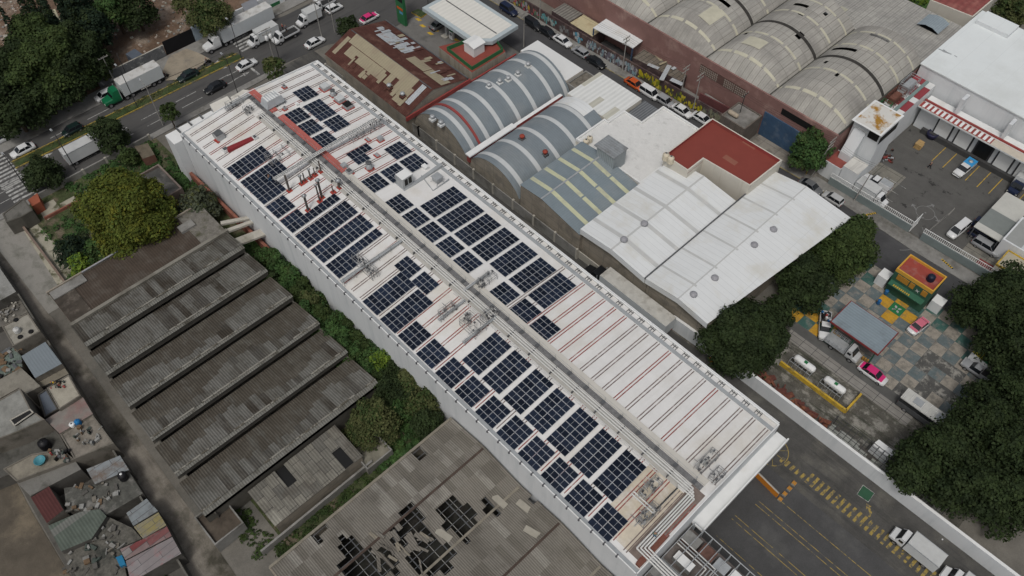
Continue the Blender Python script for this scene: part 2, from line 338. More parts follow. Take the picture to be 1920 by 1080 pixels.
# ================= MAIN WAREHOUSE =================
X0,X1,Y0,Y1,YR=-116.3,-12.7,32.5,61.0,46.0
def zm(y): return 10.45+.08*(y-Y0) if y<YR else 10.45+.08*(YR-Y0)-.08*(y-YR)
def onroof(px,py,h=0):
    z=11.
    for _ in range(6): x,y=at(px,py,z); z=zm(y)+h
    return x,y,z-h
W0=root('warehouse','long white dairy warehouse whose gabled roof carries all the dark solar arrays','building',((X0+X1)/2,(Y0+Y1)/2,0))
b=MB()
b.box(X0,Y0-.15,0,X1,Y0,10.75,wallw,whitep); b.box(X0,Y1,0,X1,Y1+.15,10.7,wallw,whitep)
for xx in (X0-.15,X1):
    b.prism([(xx,Y0),(xx+.15,Y0),(xx+.15,Y1),(xx,Y1)],0,9.9,wallw)
    for ya,yb in ((Y0,YR),(YR,Y1)):
        P=[(xx,ya,9.9),(xx,yb,9.9),(xx,yb,zm(yb)+.3),(xx,ya,zm(ya)+.3)]; Q=[(p[0]+.15,p[1],p[2]) for p in P]
        b.face(P,wallw); b.face(Q[::-1],wallw); b.face([P[3],P[2],Q[2],Q[3]],whitep)
b.build('wall',W0)
b=MB(); b.surf([X0,X1],[Y0,YR],lambda x,y:zm(y),creamroof,sm=False); b.build('roof',W0)
b=MB(); b.surf([X0,-89.5,X1],[YR,Y1],lambda x,y:zm(y),creamroof,sm=False); b.build('roof',W0)
# rib pairs: rusty-red lapped seams
ribm=pm('rusty_seam',(.26,.065,.055),.25,1.5,stain=(.45,.38,.35),ssc=.9,st=(.52,.7)); ribg=pm('grey_seam',(.17,.13,.12),.25,1.5,stain=(.5,.45,.43),ssc=1.,st=(.52,.7))
b=MB(); rr=random.Random(5); i=0; x=-115.2
while x<X1-.6:
    for side in (0,1):
        ya,yb=(Y0+1.0,YR-2.1) if side==0 else (YR+1.6,Y1-1.7)
        if side==1 and -86<x<-52: continue
        m=ribm if rr.random()<(.62 if side==0 else .5) else ribg
        for o in (0,.42):
            n=5
            for k in range(n):
                y0=ya+(yb-ya)*k/n; y1=ya+(yb-ya)*(k+1)/n
                b.poly([(x+o,y0,zm(y0)),(x+o+.13,y0,zm(y0)),(x+o+.13,y1,zm(y1)),(x+o,y1,zm(y1)),(x+o,y0,zm(y0)+.05),(x+o+.13,y0,zm(y0)+.05),(x+o+.13,y1,zm(y1)+.05),(x+o,y1,zm(y1)+.05)],[(4,5,6,7),(0,1,5,4),(3,0,4,7),(1,2,6,5)],m)
    x+=2.073; i+=1
b.build('roof_seams',W0)
# gutters
gutm=pm('grey_gutter',(.33,.35,.36),.12,.8)
b=MB()
b.box(X0,Y0+.02,10.5,X1,Y0+.55,10.6,gutm); 
b.box(X0,Y1-1.55,zm(Y1-1.55)+.02,X1,Y1-1.0,zm(Y1-1.55)+.1,gutm)
b.box(X0,Y1-.25,10.4,X1,Y1-.02,10.62,whitep)
b.build('gutter',W0)
def rep(name,b,xs,parent=W0):
    o=b.build(name,parent); x0=xs[0]
    for x in xs[1:]:
        q=o.copy(); C.objects.link(q); q.parent=parent; q.location=(o.location.x+x-x0,o.location.y,o.location.z)
XS=[X0+1+2.073*i for i in range(49)]
b=MB(); b.box(XS[0],Y0-.3,10.4,XS[0]+.18,Y0+.1,10.8,pm('dark_bracket',(.1,.1,.11),0,1)); rep('bracket',b,XS)
b=MB(); x=XS[0]-.2; b.box(x,Y1-.5,10.42,x+.95,Y1-.42,10.52,dmetal)
for o in (0,.42,.84): b.box(x+o,Y1-1.0,10.42,x+o+.08,Y1-.2,10.51,dmetal)
rep('gutter_clamp',b,XS)
# ridge strip
b=MB()
b.box(-88.8,YR+.55,zm(YR)-.3,X1-1.2,YR+1.5,zm(YR)+.12,pm('ridge_cream',(.56,.54,.49),.06,.5)); b.build('ridge_cover',W0)
b=MB(); b.box(X0-.4,YR+.45,zm(YR)-.3,-109,YR+1.65,zm(YR)+.14,redwalk); b.box(-107.3,YR+.45,zm(YR)-.3,-88.9,YR+1.65,zm(YR)+.14,redwalk); b.build('red_walkway',W0)
# grating walkway with posts
b=MB(); gr=pm('walk_grating',(.2,.2,.2),.25,2,.6,.3,fine=.3)
b.box(X0+1,YR-.42,zm(YR)+.08,X1-1.2,YR+.38,zm(YR)+.16,gr)
x=X0+2
while x<X1-2:
    b.tube((x,YR+.4,zm(YR)),(x,YR+.4,zm(YR)+1.0),.03,metal,4); b.box(x-.25,YR-.3,zm(YR)+.16,x+.25,YR+.3,zm(YR)+.3,dmetal); x+=3.1
b.tube((X0+2,YR+.4,zm(YR)+1),(X1-2,YR+.4,zm(YR)+1),.02,metal,4)
b.build('ridge_walkway',W0)
b=MB(); b.box(X1+.16,43.4,7.4,-10.7,61.6,7.7,whitep); b.box(-10.9,43.4,7.7,-10.7,61.6,8.2,whitep)
b.box(X1+.16,60.2,0,X1+.5,60.9,7.4,conc); b.box(X1+.16,43.5,0,X1+.5,44.1,7.4,conc)
b.build('dock_canopy',W0)
b=MB(); b.box(X1+.16,46,0.02,X1+.24,59,5.6,black); b.build('dock_opening',W0)
# annexes at the avenue end
an=pm('annex_white',(.66,.64,.58),.06,.5,stain=(.5,.48,.42),ssc=.3)
for k,(pp,z,lb) in enumerate(((((440,196),(426,180),(393,196),(405,217)),8.5,'cream boxy annex with a flat top at the avenue end of the warehouse'),(((476,170),(456,168),(432,182),(438,196)),8.5,'low cream annex beside the red walkway at the avenue end'))):
    b=MB(); P=[at(*p,z) for p in pp]; b.prism(P,0,z,wallw,an); one('annex',lb,'annex',b,(P[0][0],P[0][1],0))
r0=root('annex','white stepped annex with three slanted bays at the western warehouse corner','annex',(-119,33,0))
b=MB()
for i in range(4):
    y=30.8+i*2.35; b.prism([(-119.6,y),(X0-.2,y),(X0-.2,y+2.15),(-119.6,y+2.15)],0,9.4-.12*abs(i-1.5),wallw,whitep)
b.build('wall',r0)
for i in range(3): b=MB(); b.box(-119.7,33.0+i*2.35-.02,9.3,X0-.3,33.0+i*2.35+.14,9.75,dmetal); b.build('joint_cover',r0)
# pipes along the ridge
pipew=pm('white_pipe',(.62,.62,.6),.06,1,.5)
PR=root('pipe_run','bundle of white pipes on sleepers running along the whole roof ridge','pipes',(-60,YR-1.2,zm(YR-1.2)))
for k in range(3):
    b=MB(); y=YR-.85-k*.36; b.tube((X0+6,y,zm(y)+.45),(-16.5+k*.5,y,zm(y)+.45),.11,pipew,6); b.build('pipe',PR)
for k in range(2):
    b=MB(); y=YR-2.15-k*.3; b.tube((-58,y,zm(y)+.35),(-19,y,zm(y)+.35),.06,pipew,5); b.build('pipe',PR)
b=MB(); b.poly([(X0+6,YR-2.1,zm(YR-2.1)+.02),(-16,YR-2.1,zm(YR-2.1)+.02),(-16,YR-.5,zm(YR-.5)+.02),(X0+6,YR-.5,zm(YR-.5)+.02)],[(0,1,2,3)],pm('service_strip',(.45,.44,.41),.12,1)); b.build('service_strip',PR)
XS=[X0+7+4.15*i for i in range(23)]
b=MB(); x=XS[0]; b.box(x,YR-2.0,zm(YR-2)+.02,x+.12,YR-.6,zm(YR)+.34,dmetal); rep('sleeper',b,XS,PR)
# ---------------- solar arrays ----------------
pvm=pm('solar_cell',(.0075,.0115,.022),.12,.25,.28,spec=.22,stain=(.012,.019,.036),ssc=.1,st=(.4,.65)); 
_t=pvm.node_tree; _b=_t.nodes['Principled BSDF']; _l=[l for l in _t.links if l.to_socket==_b.inputs['Base Color']][0]; _src=_l.from_socket
_oi=_t.nodes.new('ShaderNodeObjectInfo'); _mr=_t.nodes.new('ShaderNodeMapRange'); _mr.inputs[3].default_value=.7; _mr.inputs[4].default_value=1.5; _t.links.new(_oi.outputs['Random'],_mr.inputs[0])
_vm=_t.nodes.new('ShaderNodeVectorMath'); _vm.operation='SCALE'; _t.links.new(_src,_vm.inputs[0]); _t.links.new(_mr.outputs[0],_vm.inputs['Scale']); _t.links.new(_vm.outputs[0],_b.inputs['Base Color'])
_m2=_t.nodes.new('ShaderNodeMapRange'); _m2.inputs[3].default_value=.2; _m2.inputs[4].default_value=.36; _t.links.new(_oi.outputs['Random'],_m2.inputs[0]); _t.links.new(_m2.outputs[0],_b.inputs['Roughness'])
pvf=pm('panel_frame',(.36,.38,.41),.0,1,.5,.2)
ARR={
'A1':(423.3,315,490.8,272.5,444.2,335.8,8,2),'A2':(449,340.5,517.5,296.3,493.3,383.7,8,4),'A3':(497.2,387.5,530.8,364.7,519.7,409.5,4,2),
'A4':(524.2,414.2,557.5,390.8,547.5,436.7,4,2),'A5':(552.5,442.5,646.8,375,577.5,463.8,11,2),'A6':(580,468.3,676.3,401.3,606.3,492,11,2),
'A7':(609.5,497.5,705,427,635,521.3,11,2),'A8s':(738,497.5,763.3,478.7,765,522.5,3,2),'A8':(678.3,564.7,751.7,509.2,705.8,591.7,8,2),
'A9s':(770.3,526.7,796.2,508,798,553,3,2),'A9':(710.8,597.5,784.7,541.7,737.5,625,8,2),
'S1':(744.3,628.8,780.8,600.8,773.8,657.5,4,2),'S2':(778.8,663,814.5,633.8,809.5,692.5,4,2),'S3':(814.3,698.8,850.8,668.8,846.3,728.8,4,2),
'S4':(850.8,733.3,887.5,703.3,883.3,766.3,4,2),'S5':(889.2,771.7,925.8,740.5,924,805,4,2),'S6':(929,811,967,777,963,842,4,2),'S7':(969.5,850,1006.3,815.5,1004.5,884.3,4,2),
'S8':(1012.5,890.5,1049.5,855.8,1050.5,927.5,4,2),'S9':(1056,933.8,1093.8,897,1095,971.3,4,2),'S10':(1101,979.5,1138.8,940,1141.8,1017.5,4,2),
'B1':(865,674.2,928.3,621.7,897.5,704.2,7,2),'B2':(902.5,709.2,965.5,655,935.8,740,7,2),'B3':(941.7,746.3,1005,690.5,974.2,777.5,7,2),'B4':(982,783,1044.2,726.2,1015.7,817.5,7,2),'B5':(1022.5,822.5,1088,763,1060,856,7,2),'B6':(1066.3,863.3,1130,802,1104.5,898.3,7,2),'B7':(1110,905.5,1174.3,841.3,1148.8,941.3,7,2),
'R1':(547,172.5,577.5,159.7,568.3,190,4,2),'R2':(566.7,199.2,599.2,184.7,600,225.8,4,3),'R3':(529.2,215,561.7,200.5,551.7,232.5,4,2),'R4':(554.2,235.8,585.8,222.2,576.7,255.3,4,2),'R5':(603,227.5,636.3,215,625,247.5,4,2),'R6':(580,259.7,612.5,244.2,603,278,4,2),
'R7':(647.5,288.3,687.5,268.7,670.8,308.7,5,2),'R8':(719.2,279.5,749.2,263.8,744.2,298.8,4,2),'R9':(747.5,302.5,778.3,286.2,771.7,322.2,4,2),'R10':(711.3,321.7,743.7,305,735,342,4,2),'R11':(673.3,340.8,706.7,323.8,698.3,362,4,2),'R12':(718.7,380,750.8,362.2,744.2,401.7,4,2),'R13':(786.3,385.5,850.8,348.7,812.5,407.2,8,2),
'R14':(748.8,407,780.8,388.3,775,428.8,4,2),'R15':(818,412.5,881.3,373.3,846.3,433.8,8,2),'R16':(779.3,433,812.5,414.3,807.5,456.3,4,2),'R17':(850,438,912.5,399.5,877.5,461.3,8,2),'R18':(811.3,461.3,844.5,441.3,840,484.3,4,2),'R19':(882.5,465.8,946.3,425.5,911.3,490,8,2),'R20':(844.5,490,877.5,469.3,872.5,512.5,4,2),'R21':(916.3,493.8,980,453,946,517.5,8,2),'R22':(953,524,1013,481,984,548,8,2),'R23':(988.8,553,1050,510,1018.8,580.5,8,2),'R24':(913.3,548.3,945.5,527,944,574.7,4,2),'R25':(950,584,983.8,557.5,980.8,607.5,4,2),'R26':(987,613.3,1020,589.5,1020.5,640.8,4,2)}
NTH=['first','second','third','fourth','fifth','sixth','seventh','eighth','ninth','tenth','eleventh','twelfth']
LBL={'A1':'long two-deep solar array, the one nearest the avenue on the left roof slope','A2':'L-shaped solar array on the left slope, with a worker standing at its corner','A3':'small solar array on the left slope just past the L-shaped one','A4':'solar array on the left slope with one row stretching to the ridge',
'A5':'first of two full-width solar arrays on the left slope, next to the flues','A6':'second of two full-width solar arrays on the left slope, beside the stepped one','A7':'stepped solar array on the left slope ending at a steel pipe frame','A8s':'short three-wide solar array at the upper end of the first staggered pair','A8':'first long staggered solar array on the left slope below the steel pipe frame','A9s':'short three-wide solar array at the upper end of the second staggered pair','A9':'second long staggered solar array on the left slope, nearer the truck yard',
'R1':'topmost small solar array near the avenue end, beside the square roof fans','R2':'three-deep solar array on the right slope by the square roof fans','R3':'small solar array against the red walkway, next to the big slatted air unit','R4':'small solar array along the red walkway, second from the slatted air unit','R6':'small solar array along the red walkway, third from the slatted air unit','R5':'small solar array right of the red walkway row, below the three-deep array','R7':'notched solar array between the red walkway and the turbine vent','R8':'small solar array at the right eave, first past the cross pipe bridge','R9':'small solar array at the right eave beside a small white box','R10':'small solar array partly behind the big grey cooler hood','R11':'small solar array left of the big grey cooler hood, against the ridge','R12':'small solar array alone in the white field below the cooler hood'}
def arr_label(k):
    if k in LBL: return LBL[k]
    n=int(k[1:]) 
    if k[0]=='S': return NTH[n-1]+' of ten small solar arrays along the left eave, counted from the avenue'
    if k[0]=='B': return NTH[n-1]+' of seven big solar arrays beside the ridge pipes, counted from the avenue'
    bigs=['R13','R15','R17','R19','R21','R22','R23']; sm=['R14','R16','R18','R20','R24','R25','R26']
    if k in bigs: return NTH[bigs.index(k)]+' of seven big solar arrays along the right eave, counted from the avenue'
    return NTH[sm.index(k)]+' of seven small solar arrays right of the cream ridge strip, from the avenue'
b=MB(); b.box(-.5,-.5,0,.5,.5,.035,pvf); 
proto_me={}
def panel_mesh(dx,dy,sl):
    key=(round(dx,2),round(dy,2),sl)
    if key in proto_me: return proto_me[key]
    b=MB(); hx,hy=dx/2-.02,dy/2-.02
    sf=lambda y:sl*y
    def sb(x0,y0,x1,y1,z0,z1,m):
        vs=[(x,y,z+sf(y)) for z in (z0,z1) for x,y in ((x0,y0),(x1,y0),(x1,y1),(x0,y1))]
        b.poly(vs,[(4,5,6,7),(0,1,5,4),(1,2,6,5),(2,3,7,6),(3,0,4,7)],m)
    sb(-hx,-hy,hx,hy,0,.035,pvf)
    f=.035
    for x0,x1 in ((-hx+f,-.018),(.018,hx-f)):
        sb(x0,-hy+f,x1,hy-f,.036,.039,pvm)
    o=b.build('solar_panel'); me=o.data; bpy.data.objects.remove(o); proto_me[key]=me; return me
for k,(lx,ly,tx,ty_,bx,by,ny,nx) in ARR.items():
    l=onroof(lx,ly,.2); t=onroof(tx,ty_,.2); q=onroof(bx,by,.2)
    dx=(q[0]-l[0])/nx; dy=(t[1]-l[1])/ny; xo=(l[0]+t[0])/2; y0=l[1]
    dx=1.755 if nx<4 else dx
    sl=.08 if y0<YR else -.08
    r=root('solar_array',arr_label(k),'solar array',(xo,y0,zm(y0)),0,'dark solar arrays on the white warehouse roof')
    me=panel_mesh(dx,dy,sl); cnt=0
    for i in range(nx):
        for j in range(ny):
            if k=='A2' and i>=2 and j>4: continue
            if k=='A4' and False: continue
            if k=='A7' and i==1 and j>4: continue
            if k=='R7' and i==1 and j>2: continue
            o=bpy.data.objects.new('solar_panel',me); C.objects.link(o); o.parent=r
            yy=(j+.5)*dy; o.location=((i+.5)*dx,yy,zm(y0+yy)-zm(y0)+.13)
    if k=='A4':
        for j in range(4,11):
            o=bpy.data.objects.new('solar_panel',me); C.objects.link(o); o.parent=r; yy=(j+.5)*dy; o.location=(1.5*dx,yy,zm(y0+yy)-zm(y0)+.13)
    b=MB()
    for i in range(nx*2):
        xx=xo+(i+.5)*dx/2; nn=ny
        if k=='A2' and i>=4: nn=5
        if k=='A4' and i>=2: nn=11
        if k=='A7' and i>=2: nn=5
        if k=='R7' and i>=2: nn=3
        y1=y0+nn*dy; b.tube((xx,y0+.05,zm(y0)+.09),(xx,y1-.05,zm(y1)+.09),.03,metal,4)
        for yf in (y0+.3,y1-.3): b.box(xx-.05,yf-.05,zm(yf)-.02,xx+.05,yf+.05,zm(yf)+.08,metal)
    b.build('mounting_rail',r)
# ================= NEIGHBOURS =================
def flat(label,P,z,wm,rm,par=.3,pw=.25,pmat=None,cat='building',group=None,name='building',z0=0):
    if len(P)==4 and not isinstance(P[0],(tuple,list)): P=rc(*P)
    cx=sum(p[0] for p in P)/len(P); cy=sum(p[1] for p in P)/len(P)
    r=root(name,label,cat,(cx,cy,z0),0,group)
    b=MB(); b.prism(P,z0,z,wm); b.build('wall',r)
    b=MB(); b.prism(P,z+.002,z+.03,rm); b.build('roof',r)
    if par:
        b=MB(); n=len(P)
        a=sum(P[i][0]*P[(i+1)%n][1]-P[(i+1)%n][0]*P[i][1] for i in range(n)); Q=P if a>0 else P[::-1]
        V=[Vector(p) for p in Q]; inn=[]
        for i in range(n):
            d0=(V[i]-V[i-1]).normalized(); d1=(V[(i+1)%n]-V[i]).normalized()
            n0=Vector((-d0.y,d0.x)); n1=Vector((-d1.y,d1.x)); q=n0+n1; den=max(.3,1+n0.dot(n1)); inn.append(V[i]+q*pw/den)
        out=[V[i]+(V[i]-inn[i])*.02 for i in range(n)]
        k=pmat or wm
        for i in range(n):
            j=(i+1)%n
            A,B_,Cc,D=out[i],out[j],inn[j],inn[i]
            b.poly([(A.x,A.y,z-.2),(B_.x,B_.y,z-.2),(Cc.x,Cc.y,z+.031),(D.x,D.y,z+.031),(A.x,A.y,z+par),(B_.x,B_.y,z+par),(Cc.x,Cc.y,z+par),(D.x,D.y,z+par)],[(0,1,5,4),(4,5,6,7),(2,3,7,6)],k)
        b.build('parapet',r)
    return r
def gbl(r,b,prof,y0,y1,z0,m,axis='y',inset=.12):
    # gable end walls and side walls below a roof profile
    P=(lambda a,c,z:(a,c,z)) if axis=='y' else (lambda a,c,z:(c,a,z))
    for y in (y0+inset,y1-inset):
        f=[P(prof[0][0],y,z0)]+[P(a,y,z-.03) for a,z in prof]+[P(prof[-1][0],y,z0)]
        b.face(f,m)
    for a,z in (prof[0],prof[-1]): b.face([P(a,y0+inset,z0),P(a,y1-inset,z0),P(a,y1-inset,z-.03),P(a,y0+inset,z-.03)],m)
rustm=pm('rusted_sheet',(.088,.034,.026),.25,.6,stain=(.12,.06,.045),ssc=.3,corr=('x',.45,.04,.1),fine=.1)
tans=pm('tan_sheet',(.33,.29,.2),.08,.6,corr=('x',.6,.03,.06),stain=(.27,.22,.16),ssc=.3)
palesh=pm('pale_sheet',(.42,.45,.47),.12,.8,corr=('x',.45,.04,.1),stain=(.3,.2,.16),ssc=.7,st=(.55,.7))
bluegrey=pm('blue_grey_sheet',(.21,.255,.28),.07,.5,.6,.1,corr=('x',.4,.02,.04),stain=(.26,.29,.3),ssc=.12)
bgv=pm('vault_sheet',(.205,.24,.262),.08,.5,.6,.1,corr=('y',.45,.025,.05),stain=(.25,.275,.285),ssc=.12)
skyl=pm('vault_skylight',(.52,.54,.54),.06,.6); skyy=pm('yellowed_skylight',(.52,.53,.36),.08,.7,stain=(.42,.42,.32),ssc=.5)
whs=pm('white_sheet',(.7,.72,.72),.03,.4,sheets=('x',30,1.05,(.68,.7,.7),(.58,.6,.6),.04,0),stain=(.58,.575,.53),ssc=.2,st=(.52,.72),streak=('x',.7,(.62,.63,.62),.55,.75)); band=pm('roof_grey_band',(.5,.51,.5),.05,.5,stain=(.56,.56,.54),ssc=.4)
# --- rusty shed
RX0,RX1=-124.,-98.6; zr=lambda y:4.6+(y-67)*.37 if y<73.8 else 7.1-(y-73.8)*.27
r=root('shed','rusty brown sheet-roofed shed with tan patches beside the alley','shed',(-111,74,0))
b=MB(); prof=[(67,4.6),(73.8,7.1),(82.4,4.8)]; gbl(r,b,prof,RX0,RX1,0,block,'x'); b.build('wall',r)
b=MB(); b.extr(prof,RX0,RX1,rustm,axis='x'); b.build('roof',r)
b=MB()
def sh(x0,y0,x1,y1,m,k=.03): b.poly([(x0,y0,zr(y0)+k),(x1,y0,zr(y0)+k),(x1,y1,zr(y1)+k),(x0,y1,zr(y1)+k)],[(0,1,2,3)],m)
sh(-121.8,71.6,-102.4,73.78,tans,.06); sh(-120.5,69.3,-109.6,71.5,tans); sh(-108.4,69.5,-106.9,71.6,tans); sh(-105.8,69.2,-101.6,71.7,tans); sh(-104,68,-101.5,69.2,tans); b.box(-123.5,73.7,7.06,-99,73.9,7.14,dmetal)
sh(-123,68.2,-122,72.4,tans); sh(-109.8,76.4,-104.5,78.6,tans,.06); sh(-104.3,76.2,-99,78.5,tans,.07)
for x0,y0,x1,y1 in ((-120,77,-115.3,80.4),(-115,77.5,-111.5,80.8),(-101.2,69,-100,73.5)): sh(x0,y0,x1,y1,palesh,.04)
rr=random.Random(11)
for k in range(46):
    x=rr.uniform(-122.5,-100.5); y=rr.uniform(76.3,81.3) if rr.random()<.75 else rr.uniform(67.5,70); w=rr.choice([.4,.8,.9]); h=rr.uniform(.8,2.8)
    y1=min(y+h,82) if y>74 else min(y+h,73.5); sh(x,y,x+w,y1,rr.choice([tans,palesh,palesh,rustm]),.075+.003*k)
b.build('roof_sheet',r)
b=MB(); b.box(RX0,82.35,4.4,RX1,82.6,4.95,dmetal); b.build('gutter',r)
b=MB(); b.box(RX1-.1,67,3.6,RX1+.2,83,4.5,redp); b.build('fascia',r)
# --- barrel vaults
def arcp(x0,x1,ze,rise,n=18): 
    return [(x0+(x1-x0)*(.5-.5*math.cos(math.pi*i/n)) if False else x0+(x1-x0)*i/n, ze+rise*(1-(2*i/n-1)**2)**.75) for i in range(n+1)]
def vault(label,x0,x1,y0,y1,ze,rise,rm,wm,strips,cat='warehouse',smat=None,sw=.9,group=None):
    r=root('vaulted_warehouse',label,cat,((x0+x1)/2,(y0+y1)/2,0),0,group); p=arcp(x0,x1,ze,rise)
    b=MB(); gbl(r,b,p,y0,y1,0,wm); b.build('wall',r)
    b=MB(); b.extr(p,y0,y1,rm,sm=True); b.build('roof',r)
    q=[(a,z+.03) for a,z in p]
    for y in strips: b=MB(); b.extr(q,y,y+sw,smat or skyl,sm=True); b.build('skylight_strip',r)
    return r
vr=vault('blue-grey barrel roof with broad white strips and a red painted arch',-98.6,-83.3,68.8,95.3,2.6,5.2,bgv,block,(70.3,74.0,77.6,81.8,86.0,90.6,93.9))
b=MB(); q=[(a,z+.25) for a,z in arcp(-98.6,-83.3,2.6,5.2)]; b.extr(q,72.1,72.55,redp,sm=True); q2=[(a,z-.1) for a,z in q]
for y in (72.1,72.55):
    for (a0,z0),(a1,z1) in zip(q,q[1:]): b.face([(a0,y,z0-.3),(a1,y,z1-.3),(a1,y,z1),(a0,y,z0)],redp)
b.build('red_arch',vr)
vr=vault('smaller blue-grey barrel roof with white strips, right of the white and red gutter beam',-83.1,-70.2,68.8,92.,3.2,3.7,bgv,block,(70.0,74.6,79.2,83.8,88.2))
b=MB(); q=[(a,z+.05) for a,z in arcp(-83.1,-70.2,3.2,3.7)][:13]; b.extr(q,89.2,92,whs,sm=True); b.build('white_cover',vr)
b=MB(); b.box(-83.5,68.6,3.0,-82.8,92.5,4.5,redp,whitep); b.box(-83.75,68.5,4.5,-82.55,80.,4.75,whitep); one('gutter_beam','white capped red gutter beam between the two blue-grey barrel roofs','beam',b,(-83.1,80,0))
b=MB(); b.box(-98.9,83.1,0,-98.63,95.5,3.6,redp); one('party_wall','low red wall between the petrol station building and the barrel roof','wall',b,(-98.8,88,0))
# --- gable with yellow strips
r=root('warehouse','grey sheet-roofed warehouse with yellowed skylight strips next to the white ones','building',(-63,76,0))
prof=[(-70,7.0),(-64.9,7.5),(-56,5.8)]
b=MB(); gbl(r,b,prof,68.8,84.,0,blockz); b.build('wall',r)
b=MB(); b.extr(prof,68.75,84,bluegrey); b.build('roof',r)
for y in (70.9,74.2,77.6,81):
    for k,(xa,xb) in enumerate(((-69.8,-64.95),(-64.85,-61.0),(-60.7,-56.1))):
        if y<72 and k==2: xa=-61.0
        za=lambda x:7.0+.5*(x+70)/5.1 if x<-64.9 else 7.5-1.7*(x+64.9)/8.9
        b=MB(); b.poly([(xa,y,za(xa)+.04),(xb,y,za(xb)+.04),(xb,y+.8,za(xb)+.04),(xa,y+.8,za(xa)+.04)],[(0,1,2,3)],skyy); b.build('skylight_strip',r)
b=MB(); b.box(-65.05,68.7,7.5,-64.75,84,7.58,metal); b.build('ridge_cap',r)
# --- white gables
def wg(label,prof,y0,y1,bands,slant=0):
    r=root('warehouse',label,'building',((prof[0][0]+prof[-1][0])/2,(y0+y1)/2,0))
    b=MB(); gbl(r,b,prof,y0,y1,0,blockz,inset=.85); b.build('wall',r)
    b=MB(); n=len(prof)
    vs=[(a,y0,z) for a,z in prof]+[(a+(slant if i==n-1 else 0),y1,z) for i,(a,z) in enumerate(prof)]
    b.poly(vs,[(i,i+1,n+i+1,n+i) for i in range(n-1)],whs)
    b.build('roof',r)
    b=MB()
    for (a0,z0),(a1,z1) in zip(prof,prof[1:]): 
        b.face([(a0,y0,z0-1.2),(a1,y0,z1-1.2),(a1,y0,z1),(a0,y0,z0)],whs)
        b.face([(a0,y0+.02,z0-1.2),(a0,y0+.02,z0),(a1,y0+.02,z1),(a1,y0+.02,z1-1.2)],whs)
    b.build('fascia',r)
    for y,w in bands:
        b=MB(); v=[(a,y,z+.02) for a,z in prof]+[(a,y+w,z+.02) for a,z in prof]; b.poly(v,[(i,i+1,n+i+1,n+i) for i in range(n-1)],band); b.build('grey_band',r)
    return r
wr=wg('white gabled warehouse with wide grey bands, left of the other white roof',[(-56,7.3),(-49.3,8.0),(-42.2,7.2)],68.8,92.,((71.6,.75),(76.5,.75),(81.6,.75),(87.3,.75)))
b=MB(); b.box(-49.45,68.8,8.0,-49.15,92,8.05,band); b.build('ridge_cap',wr)
wr=wg('white gabled warehouse with faint bands reaching the trees by the street',[(-42.1,7.3),(-35.8,8.3),(-30.1,7.6)],68.8,102.2,((72.4,.4),(77.4,.4),(82.7,.4),(88,.4),(93.2,.4),(98,.4)),3.2)
b=MB(); b.box(-35.9,68.8,8.3,-35.7,102,8.34,band); b.build('ridge_cap',wr)
b=MB(); b.box(-42.25,68.7,7.1,-42.05,102.2,7.5,dmetal); one('valley_gutter','dark gutter joint between the two white gabled roofs','gutter',b,(-42.15,85,0))
# --- white flat roof, cabin, etc.
rough=pm('rough_white_roof',(.66,.66,.64),.06,1.,stain=(.5,.5,.48),ssc=.9,st=(.55,.75),fine=.06,bump=.03)
flat('building with a rough white waterproofed flat roof, beside the red roof',[(-71.7,84.3),(-71.7,91.8),(-70.7,91.8),(-70.7,96.1),(-66.5,96.1),(-66.5,102.2),(-56.5,102.2),(-56.5,84.3)],6,wallc,rough,.35,.3,whitep)
flat('white ribbed sheet roof with beige strips behind the smaller barrel roof',(-81.5,92.3,-70.8,101.2),5.9,wallc,pm('white_ribbed',(.68,.69,.67),.04,.5,corr=('x',.9,.05,.08),cells=(1.3,6,[(.72,(.5,.49,.42))])),0)
flat('small dark grey corrugated roof wedged in the corner of the rough white roof',(-70.68,96.2,-66.6,102),5.1,wallc,pm('corr_grey',(.16,.17,.18),.1,.5,corr=('x',.5,.05,.35)),0)
flat('narrow white roof with bent grey patches between barrel roof and street',(-97.5,95.5,-84.9,100.3),5,wallc,pm('white_patch',(.68,.69,.68),.03,.5,cells=(2.5,2.2,[(.88,(.5,.51,.5))])),0)
flat('rough grey rubble-topped annex between two white roofs on the street',(-84.8,95.6,-81.7,101.),4.2,conc,pm('rubble_top',(.16,.145,.12),.4,1.2,fine=.3,bump=.1),.3)
b=MB(); cm=pm('cabin_sheet',(.36,.4,.42),.1,1,.5,.3,corr=('x',.4,.04,.2)); cmt=pm('cabin_roof',(.3,.32,.33),.12,1,.5,.2,corr=('y',.5,.03,.1),stain=(.2,.2,.2),ssc=.8)
b.prism([(-65.6,82.9),(-61.6,82.9),(-61.6,86.0),(-65.6,86.0)],5.8,9.6,cm,cmt)
b.prism([(-66.1,82.6),(-61.5,82.6),(-61.5,86.3),(-66.1,86.3)],9.6,9.72,cmt)
one('roof_cabin','corrugated grey metal cabin where the grey roof meets the rough white roof','cabin',b,(-64.7,85,6))
